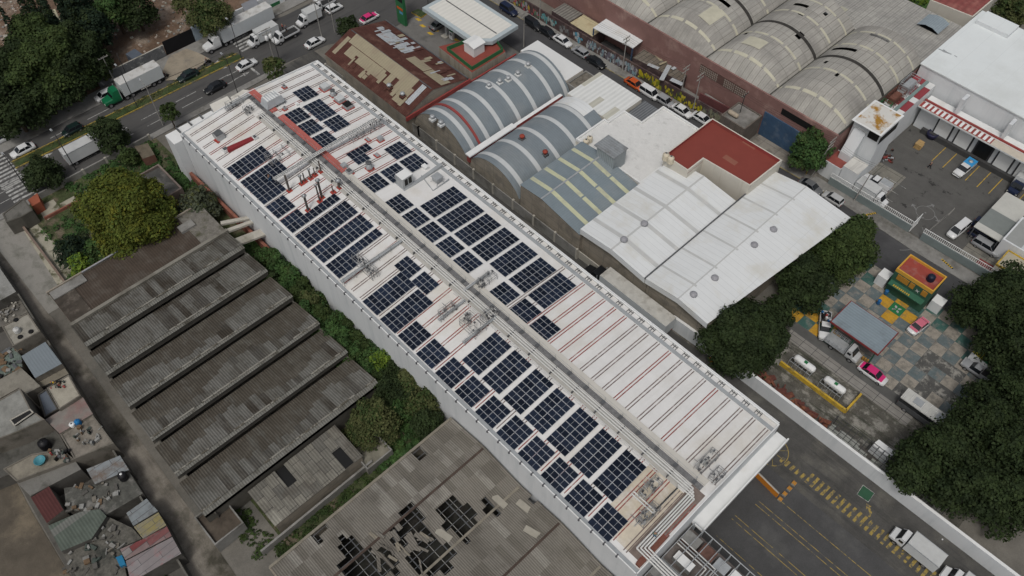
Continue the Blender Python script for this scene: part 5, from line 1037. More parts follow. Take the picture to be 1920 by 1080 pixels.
# ================= avenue far side =================
wallrun('graffiti-covered grey wall at the demolition site',[(-151.6,31.3),(-151.6,46.0)],2.6,pm('grey_graffiti_wall',(.13,.135,.14),.3,.9,stain=(.32,.33,.32),ssc=.8,st=(.55,.62)),.3,concl)
wallrun('black screened fence at the demolition site entrance',[(-151.7,46.2),(-151.5,52.8)],3.2,pm('black_screen',(.008,.008,.01),.2,1),.12)
b=MB(); b.box(-151.8,52.9,0,-151.3,54.8,3.4,pm('pale_blue_hoarding',(.3,.36,.42),.15,1)); one('hoarding','pale blue hoarding panel between the black fence and the olive tree','hoarding',b,(-151.5,54,0))
wallrun('white wall with a dark green foot beyond the olive tree',[(-150.8,61.5),(-150.3,74.5)],3.0,wallw,.3)
b=MB(); b.box(-150.4,61.6,.02,-150.2,74.5,.9,gp); one('green_plinth','dark green painted foot of the white wall across the avenue','plinth',b,(-150.3,68,0))
for k,(pp) in enumerate((((68,33),(86,24),(93,38),(76,48)),((94,20),(103,17),(114,40),(104,43)))):
    flat(('cream hut roof between the cypresses, left one','cream hut roof between the cypresses, right one')[k],px(pp,3),3,wallc,pm('cream_hut',(.5,.47,.33),.08,1),0,name='hut',cat='hut')
patch('grey_slab',[[at(112,40),at(135,28),at(140,50),at(126,60)]],.03,conc)
b=MB(); x,y=at(253,102,2); b.obox((x,y,0),(3.5,2.2,1.9),.1,pm('blue_grey_tarp',(.1,.12,.15),.1,1)); one('covered_stall','blue-grey covered stall behind the graffiti wall','stall',b,(x,y,0))
b=MB(); rr=random.Random(77)
for i in range(260):
    x,y=at(rr.choice([rr.uniform(0,45),rr.uniform(200,420),rr.uniform(290,420)]),rr.uniform(0,100),.1)
    if x>-152.5: continue
    s=rr.uniform(.15,.7); b.obox((x,y,0),(s,s*.7,s*.35),rr.random()*3,rr.choice([concl,conc,soil,pm('rubble_pale',(.38,.32,.27),.2,2)]))
tag(one('rubble','scattered rubble stones on the brown demolition ground','rubble',b,(-160,40,0)),kind='stuff')
flat('grey kiosk roof at the far top edge across the avenue',[at(*p,3) for p in ((452,8),(478,-4),(490,16),(462,28))],3,conc,pm('kiosk_top',(.22,.23,.25),.1,.7),0)
# ================= end structure at the bottom =================
ES=root('process_plant','tangle of concrete decks, tanks and steel frames at the near end of the warehouse','process plant',(-8,39,0))
b=MB(); b.box(X1+.3,33,0,-1,43.2,6.6,hc('deck_wall',(.16,.15,.14)),hc('deck_top',(.15,.13,.12),var=.3)); b.build('deck',ES)
dk=[pm('deck_grey',(.22,.22,.21),.2,1),pm('deck_rust',(.13,.07,.055),.3,1),metal,whitep]
b=MB(); 
for k,(x,y,w,h,t) in enumerate(((-11,41.6,2.2,1.6,1.2),(-8.6,41.6,2.0,1.6,1.5),(-6.4,41.6,1.8,1.5,1.2),(-4.4,41.7,1.6,1.5,1.3),(-10.5,36.2,3.4,2.6,.6),(-6.8,36.6,2.8,3.0,.9),(-3.5,35.2,2.6,3.2,.7),(-10,38.8,2.6,1.2,1.2),(-3,39.2,2.2,2,1.0))):
    b=MB(); b.box(x-w/2,y-h/2,6.6,x+w/2,y+h/2,6.6+t,dk[0] if k%3 else dk[1],dk[k%4 if k!=4 else 0]); b.build('equipment_box',ES)
b=MB()
for k in range(8): x=-12+k*1.4; b.path([(x,33.3,6.6),(x,33.3,9.2),(x,43,9.2),(x,43,6.6)],.06,metal,4)
for y in (33.3,36.5,39.8,43): b.tube((-12,y,9.2),(-2,y,9.2),.07,metal,4)
b.build('steel_frame',ES)
b=MB()
for k in range(3): b.path([(-12,39.8+k*.4,8.2),(-7.5+k*.4,39.8+k*.4,8.2),(-7.5+k*.4,34.2,8.2)],.09,(pipew,metal,pipew)[k],5)
b.build('pipe',ES)
b=MB(); 
for x,y in ((-5.5,38.6),(-8.4,34.6)): b.lathe(x,y,[(.9,6.6),(.95,8.4),(.6,8.8),(.1,8.9)],metal,14)
b.build('tank',ES)
wallrun('orange-topped low wall between the dock lane and the truck yard',[at(1415,884,.8),at(1459,928,.8)],1.3,pm('orange_paint',(.62,.22,.02),.1,1),.25,cap=concl)
for k in range(4):
    x,y=at(1489-k*8.7,906+k*10,.3); b=MB(); b.box(x-.28,y-.28,.03,x+.28,y+.28,.4,concl,pm('orange_dull',(.42,.2,.04),.2,3)); one('barrier_block',NTH[k]+' orange-topped block from the striped edge','barrier',b,(x,y,0),'orange blocks in the truck yard')
import numpy as np
# ================= ROOFTOP EQUIPMENT =================
redb=pm('red_flashing',(.36,.055,.04),.15,2)
def rbox(label,px,py,w,l,h,m=metal,top=None,base=True,name='roof_unit',cat='roof unit',group=None,lift=.1,cap=0):
    x,y,z=onroof(px,py,h*.5); r=root(name,label,cat,(x,y,z),0,group)
    if base: b=MB(); b.box(x-w/2-.15,y-l/2-.2,z-.1,x+w/2+.15,y+l/2+.15,z+lift,redb); b.build('flashing',r)
    b=MB(); b.box(x-w/2,y-l/2,z,x+w/2,y+l/2,z+h,m,top); b.build('casing',r)
    b=MB()
    if cap: b.box(x-w/2-cap,y-l/2-cap,z+h+.003,x+w/2+cap,y+l/2+cap,z+h+.1,top or m)
    else:
        f=.1; b.box(x-w/2+f,y-l/2+f,z+h+.003,x+w/2-f,y+l/2-f,z+h+.05,dmetal if top is None else top)
    b.build('cover',r)
    return r
x,y,z=onroof(508,190,.8); r=root('air_handler','big slatted grey rooftop air unit beside the red walkway','air handling unit',(x,y,z))
b=MB(); zz_=z+.4; vs=[(x-1.15,y-1.5,zz_),(x+1.15,y-1.5,zz_),(x+1.15,y+2.1,zz_),(x-1.15,y+2.1,zz_),(x-.9,y-1.1,zz_+1.4),(x+.9,y-1.1,zz_+1.4),(x+.9,y+1.7,zz_+1.4),(x-.9,y+1.7,zz_+1.4)]
b.poly(vs,[(4,5,6,7),(0,1,5,4),(1,2,6,5),(2,3,7,6),(3,0,4,7)],pm('unit_grey',(.45,.48,.5),.1,1,.5)); b.build('casing',r)
for k in range(6): b=MB(); b.box(x-.9,y-1.0+k*.48,zz_+1.4,x+.9,y-.75+k*.48,zz_+1.48,whitep); b.build('slat',r)
b=MB(); [b.box(x+sx*1.1-.08,y+sy-.08,z,x+sx*1.1+.08,y+sy+.08,z+.5,dmetal) for sx in (-1,1) for sy in (-1.3,.4,2)]; b.box(x-1.2,y-1.6,z+.4,x+1.2,y+2.2,z+.5,metal); b.build('stand',r)
b=MB(); b.path([(x-.8,y-1,z+1.8),(x-.2,y+.2,z+2.6),(x+.8,y+1.6,z+1.8)],.04,metal,4); b.build('brace',r)
x,y,z=onroof(411,252,.8); r=root('intake_hood','grey slanted intake hood alone on the left slope near the avenue','intake hood',(x,y,z)); b=MB(); b.prism([(x-.7,y-.8),(x+.7,y-.8),(x+.7,y+.6),(x-.7,y+.6)],z,z+1.2,metal,dmetal); b.build('casing',r); b=MB(); b.obox((x-.9,y,z),(.9,1.3,.7),.2,dmetal); b.obox((x+.3,y-.9,z),(1.2,.5,.12),.1,redb); b.build('mouth',r)
P=[onroof(*p) for p in ((424,282),(430,287),(478,262),(473,257))]; b=MB(); b.prism([(p[0],p[1]) for p in P],P[0][2]-.2,P[2][2]+.25,pm('dark_red_duct',(.24,.03,.035),.1,1)); one('roof_duct','flat dark red duct on the left slope near the first solar array','duct',b,P[0])
rbox('small pale box at the lower end of the dark red duct',423,281,.9,.9,.6,whitep,base=False)
rbox('small pale box at the upper end of the dark red duct',478,258,.9,.7,.5,whitep,base=False)
for k,(px,py) in enumerate(((609,163),(637,186),(652,198))): rbox(('uppermost','middle','lowest')[k]+' of three square grey fans with red bases near the far eave',px,py,1.5,1.4,.8,metal,skyl if k<2 else black,group='square roof fans',name='square_fan',cat='roof fan')
def rturb(label,px,py,s=1.,h=.9):
    x,y,z=onroof(px,py,h*.6); r=root('turbine_vent',label,'turbine vent',(x,y,z),0); b=MB(); b.box(x-.6*s,y-.6*s,z-.1,x+.6*s,y+.6*s,z+.12,redb); b.build('flashing',r)
    b=MB(); b.lathe(x,y,[(.55*s,z+.1),(.6*s,z+h*.5),(.42*s,z+h*.62),(.42*s,z+h)],metal,14); b.build('body',r); b=MB(); b.lathe(x,y,[(.46*s,z+h),(.5*s,z+h+.12),(.4*s,z+h+.2)],dmetal,14); b.build('rim',r)
rturb('round chimney-like vent between the square fans near the far eave',624,174,.95,1.2); rturb('round chimney-like vent below the notched solar array',692,322-12,1.05,1.3)
rbox('grey box vent right of the red walkway, upper of a pair',645,311,.9,.9,.7,metal,metal,False); rbox('grey box vent with a black mouth at the end of the red walkway',655,322,1.0,.9,.7,metal,None)
rbox('grey box on a red base at the eave above the notched solar array',713,260,.8,.8,.8,metal,metal); rbox('flat grey hatch on a red base beside the notched array',707,291,.9,.5,.25,metal,metal)
rbox('small flat vent on a red base under the cross pipe bridge',690,262,.9,.4,.2,metal,metal); rbox('small white box next to the eave solar array',797,313,1.1,.8,.5,whitep,whitep,False)
rbox('small grey hood on red flashing near the slatted air unit',534,203,.5,.5,.6,metal); rbox('small grey hood on red flashing above the first solar array',533,162,.6,.5,.5,metal); rbox('pale box next to the small walkway array',557,195,.7,.5,.4,whitep,whitep,False)
x,y,z=onroof(759,336,1.0); r=root('cooler_hood','large silver cooler hood with dark louvres on a grey pad','cooler',(x,y,z)); b=MB(); b.box(x-1.7,y-1.8,z-.2,x+1.3,y+1.3,z+.1,metal); b.build('pad',r)
b=MB(); b.box(x-.9,y-1.1,z+.1,x+.9,y+1.0,z+2.2,metal,whitep); b.build('casing',r)
b=MB(); b.poly([(x-.9,y-1.1,z+.5),(x-.9,y+1.0,z+.5),(x-1.6,y+.8,z+1.2),(x-1.6,y-.9,z+1.2),(x-.9,y+1.0,z+2.2),(x-.9,y-1.1,z+2.2)],[(0,1,2,3),(3,2,4,5),(0,3,5),(1,4,2)],metal); b.build('snout',r)
b=MB(); b.box(x+.91,y-.7,z+.6,x+.94,y-.1,z+1.9,black); b.box(x+.91,y+.1,z+.6,x+.94,y+.7,z+1.9,black); b.build('louvre',r)
x,y,z=onroof(820,336,.6); r=root('condenser','grey four-legged condenser box in the white field right of the cooler','condenser',(x,y,z)); b=MB(); b.prism(rc(x-.6,y-.6,x+.6,y+.6),z+.4,z+1.2,metal,gutm); b.build('casing',r); b=MB(); b.box(x-.75,y-.75,z+1.2,x+.75,y+.75,z+1.3,metal); b.build('rim',r)
b=MB(); [b.tube((x+a*.3,y+c*.3,z+.4),(x+a*.9,y+c*.9,z),.05,metal,4) for a in (-1,1) for c in (-1,1)]; b.build('leg',r)
b=MB(); g2=gutm
for (a,c,w) in (((776,345),(828,312),.6),((812,358),(842,338),.12),((790,330),(812,358),.12)):
    p=onroof(*a); q=onroof(*c); d=Vector(q[:2])-Vector(p[:2]); b.obox(((p[0]+q[0])/2,(p[1]+q[1])/2,min(p[2],q[2])-.1),(d.length,w,abs(p[2]-q[2])+.2),math.atan2(d.y,d.x),g2)
one('roof_channel','grey floor channels around the cooler and condenser','channel',b,onroof(800,330))
# flue pipes
for k,(px,py,h,rad,cap,lb) in enumerate(((543,358,3.6,.2,0,'tall dark flue with a red foot, lowest on the left slope'),(566,345,1.8,.16,1,'short grey flue, first of the row of six'),(572,341,2.0,.12,0,'short thin flue, second of the row of six'),(583,335,2.1,.14,1,'short capped flue, third of the row of six'),(591,329,1.7,.1,0,'thin short flue, fourth of the row of six'),(602,322,2.4,.14,0,'flue nearest the ridge pipes in the row of six'),(604,371,4.0,.2,1,'tall flue with a white cap above the full-width array'),(600,378,3.8,.14,1,'thinner tall flue next to the white-capped one'),(578,395,3.4,.2,1,'leaning dark flue with a white cap at the array edge'),(625,361,1.6,.1,0,'small flue left of the ridge pipes'),(637,352,1.6,.25,1,'red and white stub flue beside the ridge pipes'))):
    x,y,z=onroof(px,py); r=root('flue',lb,'flue pipe',(x,y,z),0,'flue pipes on the left slope'); b=MB(); b.obox((x,y,z-.15),(.8,.8,.3),0,redb); b.build('flashing',r)
    b=MB(); b.tube((x,y,z),(x,y,z+h),rad,pm('sooty_steel',(.11,.1,.09),.3,1,.6),8); b.build('pipe',r)
    if cap: b=MB(); b.lathe(x,y,[(rad*1.2,z+h+.03),(rad*2.1,z+h+.06),(rad*.4,z+h+.3)],metal,10); b.build('cap',r)
# pipe support frames
frm=pm('frame_steel',(.3,.3,.3),.25,1,.6,.3)
def frame(label,P,h,n,seed,pipes=3,group=None):
    a=onroof(*P[0]); c=onroof(*P[1]); x0,x1=sorted((a[0],c[0])); y0,y1=sorted((a[1],c[1])); x1=max(x1,x0+1.2); y1=max(y1,y0+1.2); rr=random.Random(seed); z=zm((y0+y1)/2)
    r=root('valve_station',label,'valve station',((x0+x1)/2,(y0+y1)/2,z)); b=MB()
    nx=max(1,int((x1-x0)/1.9)); ny=max(1,int((y1-y0)/1.5))
    for i in range(nx+1):
        for j in range(ny+1):
            x=x0+(x1-x0)*i/nx; y=y0+(y1-y0)*j/ny; b.tube((x,y,zm(y)),(x,y,z+h),.035,frm,4)
    for k in (1.,.55):
        for i in range(nx+1): x=x0+(x1-x0)*i/nx; b.tube((x,y0,z+h*k),(x,y1,z+h*k),.035,frm,4)
        for j in range(ny+1): y=y0+(y1-y0)*j/ny; b.tube((x0,y,z+h*k),(x1,y,z+h*k),.035,frm,4)
    b.build('steelwork',r)
    b=MB()
    for k in range(n):
        x,y=rr.uniform(x0,x1),rr.uniform(y0,y1); zz=z+rr.uniform(.3,h); L=rr.uniform(.3,1.0); 
        if rr.random()<.5: b.path([(x-L,y,zz),(x,y,zz),(x,y,z+.1)],.05,rr.choice([pipew,frm]),4)
        else: b.path([(x,y-L,zz),(x,y,zz),(x,y,z+.1)],.05,rr.choice([pipew,metal]),4)
        if rr.random()<.4: b.box(x-.12,y-.12,zz-.1,x+.12,y+.12,zz+.15,dmetal)
    b.box(x0,y0-.03,z+.02,x1,y0+.03,z+.08,frm); b.build('pipework',r); return r
frame('tangled steel pipe frame at the low end of the stepped array',[(662,492),(702,525)],1.8,24,1)
frame('light pipe frame left of the ridge between the two pipe branches',[(822,592),(848,572)],1.2,12,2)
frame('square steel pipe frame with valves above the biggest arrays',[(862,610),(912,620)],1.7,22,3)
frame('compact pipe frame against the ridge, next to the square frame',[(900,600),(935,592)],1.5,16,4)
frame('small pipe frame on the right slope below the small arrays',[(893,535),(922,515)],1.1,12,5)
frame('pipe frame at the avenue end beside the cream annex',[(425,203),(452,190)],1.2,10,6)
frame('pipe frame on the left slope near the ridge at the avenue end',[(458,212),(484,200)],1.3,14,7)
frame('long low pipe frame left of the second walkway stretch',[(498,300),(560,282)],1.1,12,8)
frame('dense valve frame below the last small arrays near the plant end',[(1196,930),(1235,905)],1.5,26,9)
frame('second dense valve frame near the plant end, beside the white bends',[(1192,978),(1232,955)],1.5,26,10)
frame('tall grey pipe frame on the right slope near the plant end',[(1300,880),(1335,852)],1.6,22,11)
frame('pipe frame among the white pipes near the dock canopy',[(1335,905),(1345,880)],1.2,14,12)
frame('lattice of steel supports under the cross pipe bridge',[(655,262),(722,232)],1.6,20,13)
# cross pipe bridges
def bridge(label,a,c,h,n=2,w=.5,m=None):
    p=onroof(*a,h); q=onroof(*c,h); x=(p[0]+q[0])/2; y0,y1=sorted((p[1],q[1])); r=root('pipe_bridge',label,'pipe bridge',(x,(y0+y1)/2,zm((y0+y1)/2)))
    zt=max(zm(y0),zm(y1),zm(min(max(YR,y0),y1)))+h
    b=MB(); b.box(x-w/2,y0,zt-.12,x+w/2,y1,zt,m or gutm); b.build('tray',r)
    for k in range(n): b=MB(); b.tube((x-w*.3+k*.3,y0,zt+.1),(x-w*.3+k*.3,y1,zt+.1),.07,pipew,5); b.build('pipe',r)
    y=y0+.3
    while y<y1: b=MB(); b.tube((x-w/2,y,zt-.04),(x+w/2,y,zt-.04),.03,frm,4); b.tube((x-w/2,y,zm(y)),(x-w/2,y,zt),.03,frm,4); b.tube((x+w/2,y,zm(y)),(x+w/2,y,zt),.03,frm,4); b.tube((x+w/2,y,zt),(x+w/2,y,zt+.8),.02,frm,4); y+=2.2; b.build('support',r)
bridge('pipe bridge crossing the ridge between the two red walkway stretches',(508,345-10),(708,238),1.0,3,.6)
bridge('grey cable tray from the ridge down to the stepped array',(636,530),(762,452),.4,1,.55)
bridge('narrow tray running down to the light pipe frame',(822,602),(872,562),.5,1,.4)
bridge('narrow tray beside the square steel pipe frame',(862,640),(936,598),.5,1,.4)
bridge('short tray on the right slope by the small pipe frame',(868,545),(918,512),.4,1,.4)
bridge('tray along the avenue end of the left slope',(420,205),(470,178),.6,1,.5)
# white pipe bends at the plant end
PB=root('pipe_bends','set of long white right-angled pipes at the plant end of the roof','pipes',(-14.5,40,zm(40)))
for k in range(4):
    b=MB(); x=-17.6+k*.45; z=zm(45)+.45; b.path([(x+.0,YR-.9-k*.33,z),(-14.6+k*.32,YR-.9-k*.33,z),(-14.6+k*.32,34.6+k*.35,z-.7),(-11.5,34.6+k*.35,z-.9),(-4,34.6+k*.35,z-1.2)],.12,pipew,6); b.build('pipe',PB)
for k in range(2):
    b=MB(); z=zm(43)+.5; b.path([(-19.5,39.5-k*.4,z),(-16,39.5-k*.4,z),(-16,44.2-k*.4,z)],.11,pipew,6); b.build('pipe',PB)
b=MB(); b.box(-13.5,33.2,10.6,-12.85,44.2,10.95,pm('rust_deck',(.17,.07,.05),.2,1)); b.build('rust_kerb',PB); b=MB(); b.box(-13.7,46.5,10.5,-12.9,54,10.85,redp); b.build('red_kerb',PB)
b=MB(); b.surf([-15.1,-13.0],[33.8,45.6],lambda x,y:zm(y)+.03,pm('plant_deck_strip',(.2,.16,.14),.25,1.2),sm=False); b.build('deck_strip',PB)
b=MB(); b.surf([-20.6,-15.1],[33.8,44],lambda x,y:zm(y)+.012,pm('stained_cream',(.56,.5,.4),.15,.5,stain=(.66,.63,.58),ssc=.3),sm=False); b.build('stained_membrane',PB)
# ================= VEHICLES =================
def carmat(n,c): return pm('car_'+n,c,0,1,.28,.0,spec=.5,obj=True)
cm_={'white':carmat('white',(.66,.67,.67)),'black':carmat('black',(.012,.013,.015)),'silver':carmat('silver',(.3,.31,.32)),'grey':carmat('grey',(.13,.135,.14)),'orange':carmat('orange',(.5,.09,.02)),'pink':carmat('pink',(.62,.03,.17)),'navy':carmat('navy',(.012,.02,.05)),'dgreen':carmat('dark_green',(.01,.022,.02)),'green':carmat('green',(.01,.14,.06)),'blue':carmat('blue',(.05,.3,.6)),'paleg':carmat('pale_grey',(.45,.46,.46)),'rose':carmat('rose',(.6,.16,.22))}
lampm=pm('headlamp',(.6,.6,.55),0,1,.2); taill=pm('tail_lamp',(.3,.01,.01),0,1,.3); chas=pm('chassis',(.03,.03,.03),0,1,.7)
def loft(b,st,m,sm=True):
    n=8; vs=[]
    for x,zl,zt,w in st:
        h=zt-zl; vs+=[(x,-w*.92,zl),(x,-w,zl+h*.3),(x,-w*.97,zl+h*.8),(x,-w*.82,zt),(x,w*.82,zt),(x,w*.97,zl+h*.8),(x,w,zl+h*.3),(x,w*.92,zl)]
    fs=[]
    for j in range(len(st)-1):
        for i in range(n): fs.append((j*n+i,j*n+(i+1)%n,(j+1)*n+(i+1)%n,(j+1)*n+i))
    fs.append(tuple(range(n))); fs.append(tuple((len(st)-1)*n+i for i in range(n))[::-1])
    b.poly(vs,[f[::-1] for f in fs],m,sm)
def trap(b,x0,x1,w0,z0,x2,x3,w1,z1,m):
    b.poly([(x0,-w0,z0),(x1,-w0,z0),(x1,w0,z0),(x0,w0,z0),(x2,-w1,z1),(x3,-w1,z1),(x3,w1,z1),(x2,w1,z1)],[(4,5,6,7),(0,1,5,4),(1,2,6,5),(2,3,7,6),(3,0,4,7)],m)
def wheels(r,xs,w,rad):
    for x in xs:
        for s in (-1,1):
            b=MB(); b.lathe(x,s*w-.11,[(rad*.7,0),(rad,.03),(rad,.19),(rad*.7,.22)],tyre,12,axis='y'); b.v=[(v[0],v[1],v[2]+rad) for v in b.v]; o=b.build('wheel',r)
            b=MB(); y=s*(w+.115); b.poly([(x+rad*.62*math.cos(t),y,rad+rad*.62*math.sin(t)) for t in [i*math.pi/5 for i in range(10)]],[tuple(range(10)) if s<0 else tuple(range(10))[::-1]],rimm); b.build('rim',o)
def lights(r,xf,xb,w,z):
    for s in (-1,1):
        b=MB(); b.box(xf-.06,s*w-.17,z-.08,xf+.02,s*w+.17,z+.08,lampm); b.build('headlight',r)
        b=MB(); b.box(xb-.02,s*w-.14,z-.03,xb+.05,s*w+.14,z+.13,taill); b.build('tail_light',r)
def vehicle(kind,label,px,py,head,col,top=None,z=.7,L=None,box=None,cat='car',name='parked_car',group='parked cars and vans',xy=None):
    x,y=xy or at(px,py,z); r=root(name,label,cat,(0,0,0),0,group); m=cm_[col]; mt=cm_[top or col]
    if kind in('sedan','hatch','suv','van'):
        H={'sedan':1.44,'hatch':1.5,'suv':1.72,'van':1.8}[kind]; L=L or {'sedan':4.55,'hatch':3.9,'suv':4.6,'van':4.9}[kind]; k=L/4.6; zb_={'sedan':.93,'hatch':.95,'suv':1.08,'van':1.08}[kind]; W=.88
        b=MB(); loft(b,[(-2.3*k,.35,.72,.72),(-2.2*k,.25,zb_*.98,W*.93),(-1.5*k,.22,zb_+.02,W),(0,.22,zb_,W),(1.15*k,.22,zb_-.01,W),(1.9*k,.22,zb_-.14,W*.95),(2.18*k,.25,zb_-.25,W*.85),(2.3*k,.35,.58,.66)],m); b.build('body',r)
        g={'sedan':(-1.75,1.2,-1.05,.45),'hatch':(-2.05,1.3,-1.75,.5),'suv':(-2.2,1.2,-2.0,.45),'van':(-2.22,1.55,-2.1,.85)}[kind]; g=[q*k for q in g]
        b=MB(); trap(b,g[0],g[1],W*.9,zb_-.02,g[2],g[3],W*.72,H-.03,glassd); b.build('window',r)
        b=MB(); trap(b,g[2]-.04,g[3]+.04,W*.745,H-.035,g[2]+.06,g[3]-.06,W*.7,H+.02,mt)
        for s in (-1,1):
            for xa,xt in ((g[0],g[2]),(g[1],g[3]),((g[0]+g[1])/2-.2,(g[2]+g[3])/2-.1)): b.tube((xa,s*W*.9,zb_-.02),(xt,s*W*.735,H-.02),.035,mt,4)
        b.build('roof',r)
        if top:
            b=MB(); b.box(.75*k,-.7,zb_-.03,1.75*k,.7,zb_+.005,mt); b.box(-2.1*k,-.68,zb_-.03,-1.6*k,.68,zb_+.03,mt); b.build('bonnet_panel',r)
        wheels(r,(-1.4*k,1.4*k),.78,.32); lights(r,2.22*k,-2.28*k,.6,.68)
    elif kind=='pickup':
        b=MB(); loft(b,[(-2.6,.45,1.0,.85),(-2.55,.4,1.05,.9),(.6,.4,1.05,.9),(1.3,.4,1.08,.9),(2.3,.4,.98,.87),(2.62,.45,.8,.78)],m); b.build('body',r)
        b=MB(); trap(b,-.35,1.35,.84,1.05,-.15,.75,.68,1.72,glassd); b.build('window',r); b=MB(); trap(b,-.2,.8,.71,1.7,-.12,.72,.66,1.77,mt); b.build('roof',r)
        b=MB(); b.box(-2.5,-.78,1.05,-.45,.78,1.1,chas); [b.box(a,c,1.05,d,e,1.35,m) for a,c,d,e in ((-2.6,-.88,-.4,-.8),(-2.6,.8,-.4,.88),(-2.6,-.88,-2.52,.88))]; b.build('cargo_bed',r)
        if box=='cap': b=MB(); trap(b,-2.58,-.42,.86,1.36,-2.5,-.5,.78,1.95,m); b.box(-2.48,-.7,1.951,-.55,.7,1.99,metal); b.build('cargo_cover',r)
        if box=='blue': b=MB(); b.box(-2.58,-.88,1.36,-.42,.88,1.46,cm_['blue']); b.lathe(-1.5,0,[(.4,1.47),(.42,1.6),(.2,1.7)],metal,10); b.build('cargo_cover',r)
        if box=='load':
            b=MB(); rr=random.Random(3)
            for k in range(14): b.obox((rr.uniform(-2.3,-.7),rr.uniform(-.6,.6),1.11),(.4,.3,rr.uniform(.2,.5)),rr.random()*3,rr.choice([redp,tblue,whitep,metal,black]))
            tag(b.build('load',r),kind='stuff')
        wheels(r,(-1.65,1.65),.8,.36); lights(r,2.55,-2.6,.65,.85)
    elif kind in('boxtruck','flatbed','stake'):
        L=L or 7.0; xf=L/2; c0=xf-2.0
        b=MB(); b.box(-L/2+.1,-.45,.55,xf-.5,.45,.8,chas); b.build('chassis',r)
        b=MB(); loft(b,[(c0,.5,1.9,1.0),(c0+.95,.5,1.9,1.0),(c0+1.2,.5,1.35,1.0),(xf-.1,.5,1.15,.9),(xf,.55,.9,.8)],m,False); trap(b,c0,c0+1.15,1.0,1.5,c0+.05,c0+.7,.85,2.35,m); b.build('cab',r)
        b=MB(); trap(b,c0+.62,c0+1.24,.9,1.42,c0+.5,c0+.78,.78,2.25,glassd); b.box(c0+.2,-1.012,1.5,c0+.8,-1.0,2.0,glassd); b.box(c0+.2,1.0,1.5,c0+.8,1.012,2.0,glassd); b.build('window',r)
        if kind=='boxtruck':
            H=2.9 if L<7.5 else 3.3
            b=MB(); b.box(-L/2,-1.15,.9,c0-.15,1.15,H,pm('cargo_box',(.6,.62,.62),.04,1,.5,obj=True),pm('cargo_top',(.5,.51,.5),.08,1,.6,obj=True)); b.build('cargo_box',r)
            b=MB(); b.box(-L/2-.03,-1.18,H-.06,c0-.12,-1.1,H+.04,metal); b.box(-L/2-.03,1.1,H-.06,c0-.12,1.18,H+.04,metal); b.build('roof_rail',r)
        else:
            b=MB(); hh=.35 if kind=='flatbed' else .95; mm=m if kind=='flatbed' else metal
            b.box(-L/2,-1.1,.95,c0-.15,1.1,1.05,metal if kind=='stake' else chas)
            if kind=='flatbed': [b.box(a,c,1.05,d,e,1.05+hh,m) for a,c,d,e in ((-L/2,-1.12,c0-.15,-1.05),(-L/2,1.05,c0-.15,1.12),(-L/2,-1.12,-L/2+.07,1.12),(c0-.22,-1.12,c0-.15,1.12))]
            else:
                for s in (-1.08,1.08):
                    for zz in (1.35,1.65,2.0): b.tube((-L/2,s,zz),(c0-.2,s,zz),.04,metal,4)
                    for i in range(6): xx=-L/2+(c0-.2+L/2)*i/5; b.tube((xx,s,1.05),(xx,s,2.0),.04,metal,4)
                for xx in (-L/2,c0-.2):
                    for zz in (1.35,1.65,2.0): b.tube((xx,-1.08,zz),(xx,1.08,zz),.04,metal,4)
            b.build('cargo_bed',r)
        wheels(r,(-L/2+1.3,xf-1.0),.95,.42); lights(r,xf-.02,-L/2,.75,.85)
    elif kind=='semi':
        L=L or 13.; TL=L; 
        b=MB(); xf=TL/2
        b.box(-TL/2,-1.25,1.1,TL/2,1.25,3.9,pm('trailer_side',(.58,.61,.62),.04,1,.4,obj=True),pm(*(box or ('trailer_top',(.5,.49,.45))),.12,.8,.7,stain=(.3,.28,.24),ssc=.5,obj=True)); b.build('trailer',r)
        c0=xf+.5
        if col:
            b=MB(); loft(b,[(c0,.6,2.2,1.15),(c0+1.6,.6,2.2,1.15),(c0+1.9,.6,1.7,1.1),(c0+3.3,.6,1.5,.9),(c0+3.5,.7,1.1,.8)],m,False); trap(b,c0,c0+1.8,1.1,1.9,c0+.1,c0+1.2,1.0,3.0,m); b.build('cab',r)
            b=MB(); trap(b,c0+1.05,c0+1.88,1.02,1.8,c0+.95,c0+1.25,.9,2.85,glassd); b.build('window',r)
            b=MB(); b.box(-.5+xf-2,-.5,.6,c0+3.2,.5,.95,chas); b.build('chassis',r)
            b=MB(); b.tube((c0+.1,-1.2,.9),(c0+.1,-1.2,3.2),.08,metal,6); b.tube((c0+.1,1.2,.9),(c0+.1,1.2,3.2),.08,metal,6); b.build('exhaust',r)
            wheels(r,(xf-1.6,xf-.4,c0+2.6),1.05,.5); lights(r,c0+3.5,-TL/2,.7,1.1)
        wheels(r,(-TL/2+1.2,-TL/2+2.4),1.05,.5)
    r.location=(x,y,.035); r.rotation_euler=(0,0,R_(head)); return r
V=vehicle
A_='cars and trucks on the avenue'; B_='cars parked along the side street'
V('suv','dark blue car furthest up the side street by the painted wall',954,18,0,'navy',group=B_); V('suv','black boxy car behind the dark blue one on the street',1000,45,0,'black',group=B_)
V('sedan','black saloon directly behind a black boxy car',1027,60,0,'black',group=B_); V('sedan','white saloon with a dark sunroof beside the blue graffiti',1055,76,0,'white',group=B_)
V('hatch','small silver hatchback behind the white saloon with the sunroof',1088,97,180,'silver',group=B_); V('sedan','black saloon alone behind the silver hatchback',1118,116,0,'black',group=B_)
V('sedan','orange-red saloon beside the yellow graffiti',1190,157,0,'orange',group=B_); V('van','white minivan behind the orange-red saloon',1218,174,0,'white',L=4.4,group=B_)
V('hatch','silver-grey hatchback between white cars by the yellow graffiti',1247,189,0,'silver',group=B_); V('sedan','white saloon partly hidden by the rough white roof',1279,207,0,'white',group=B_)
V('sedan','last white saloon before the red-roofed building corner',1317,222,0,'white',group=B_)
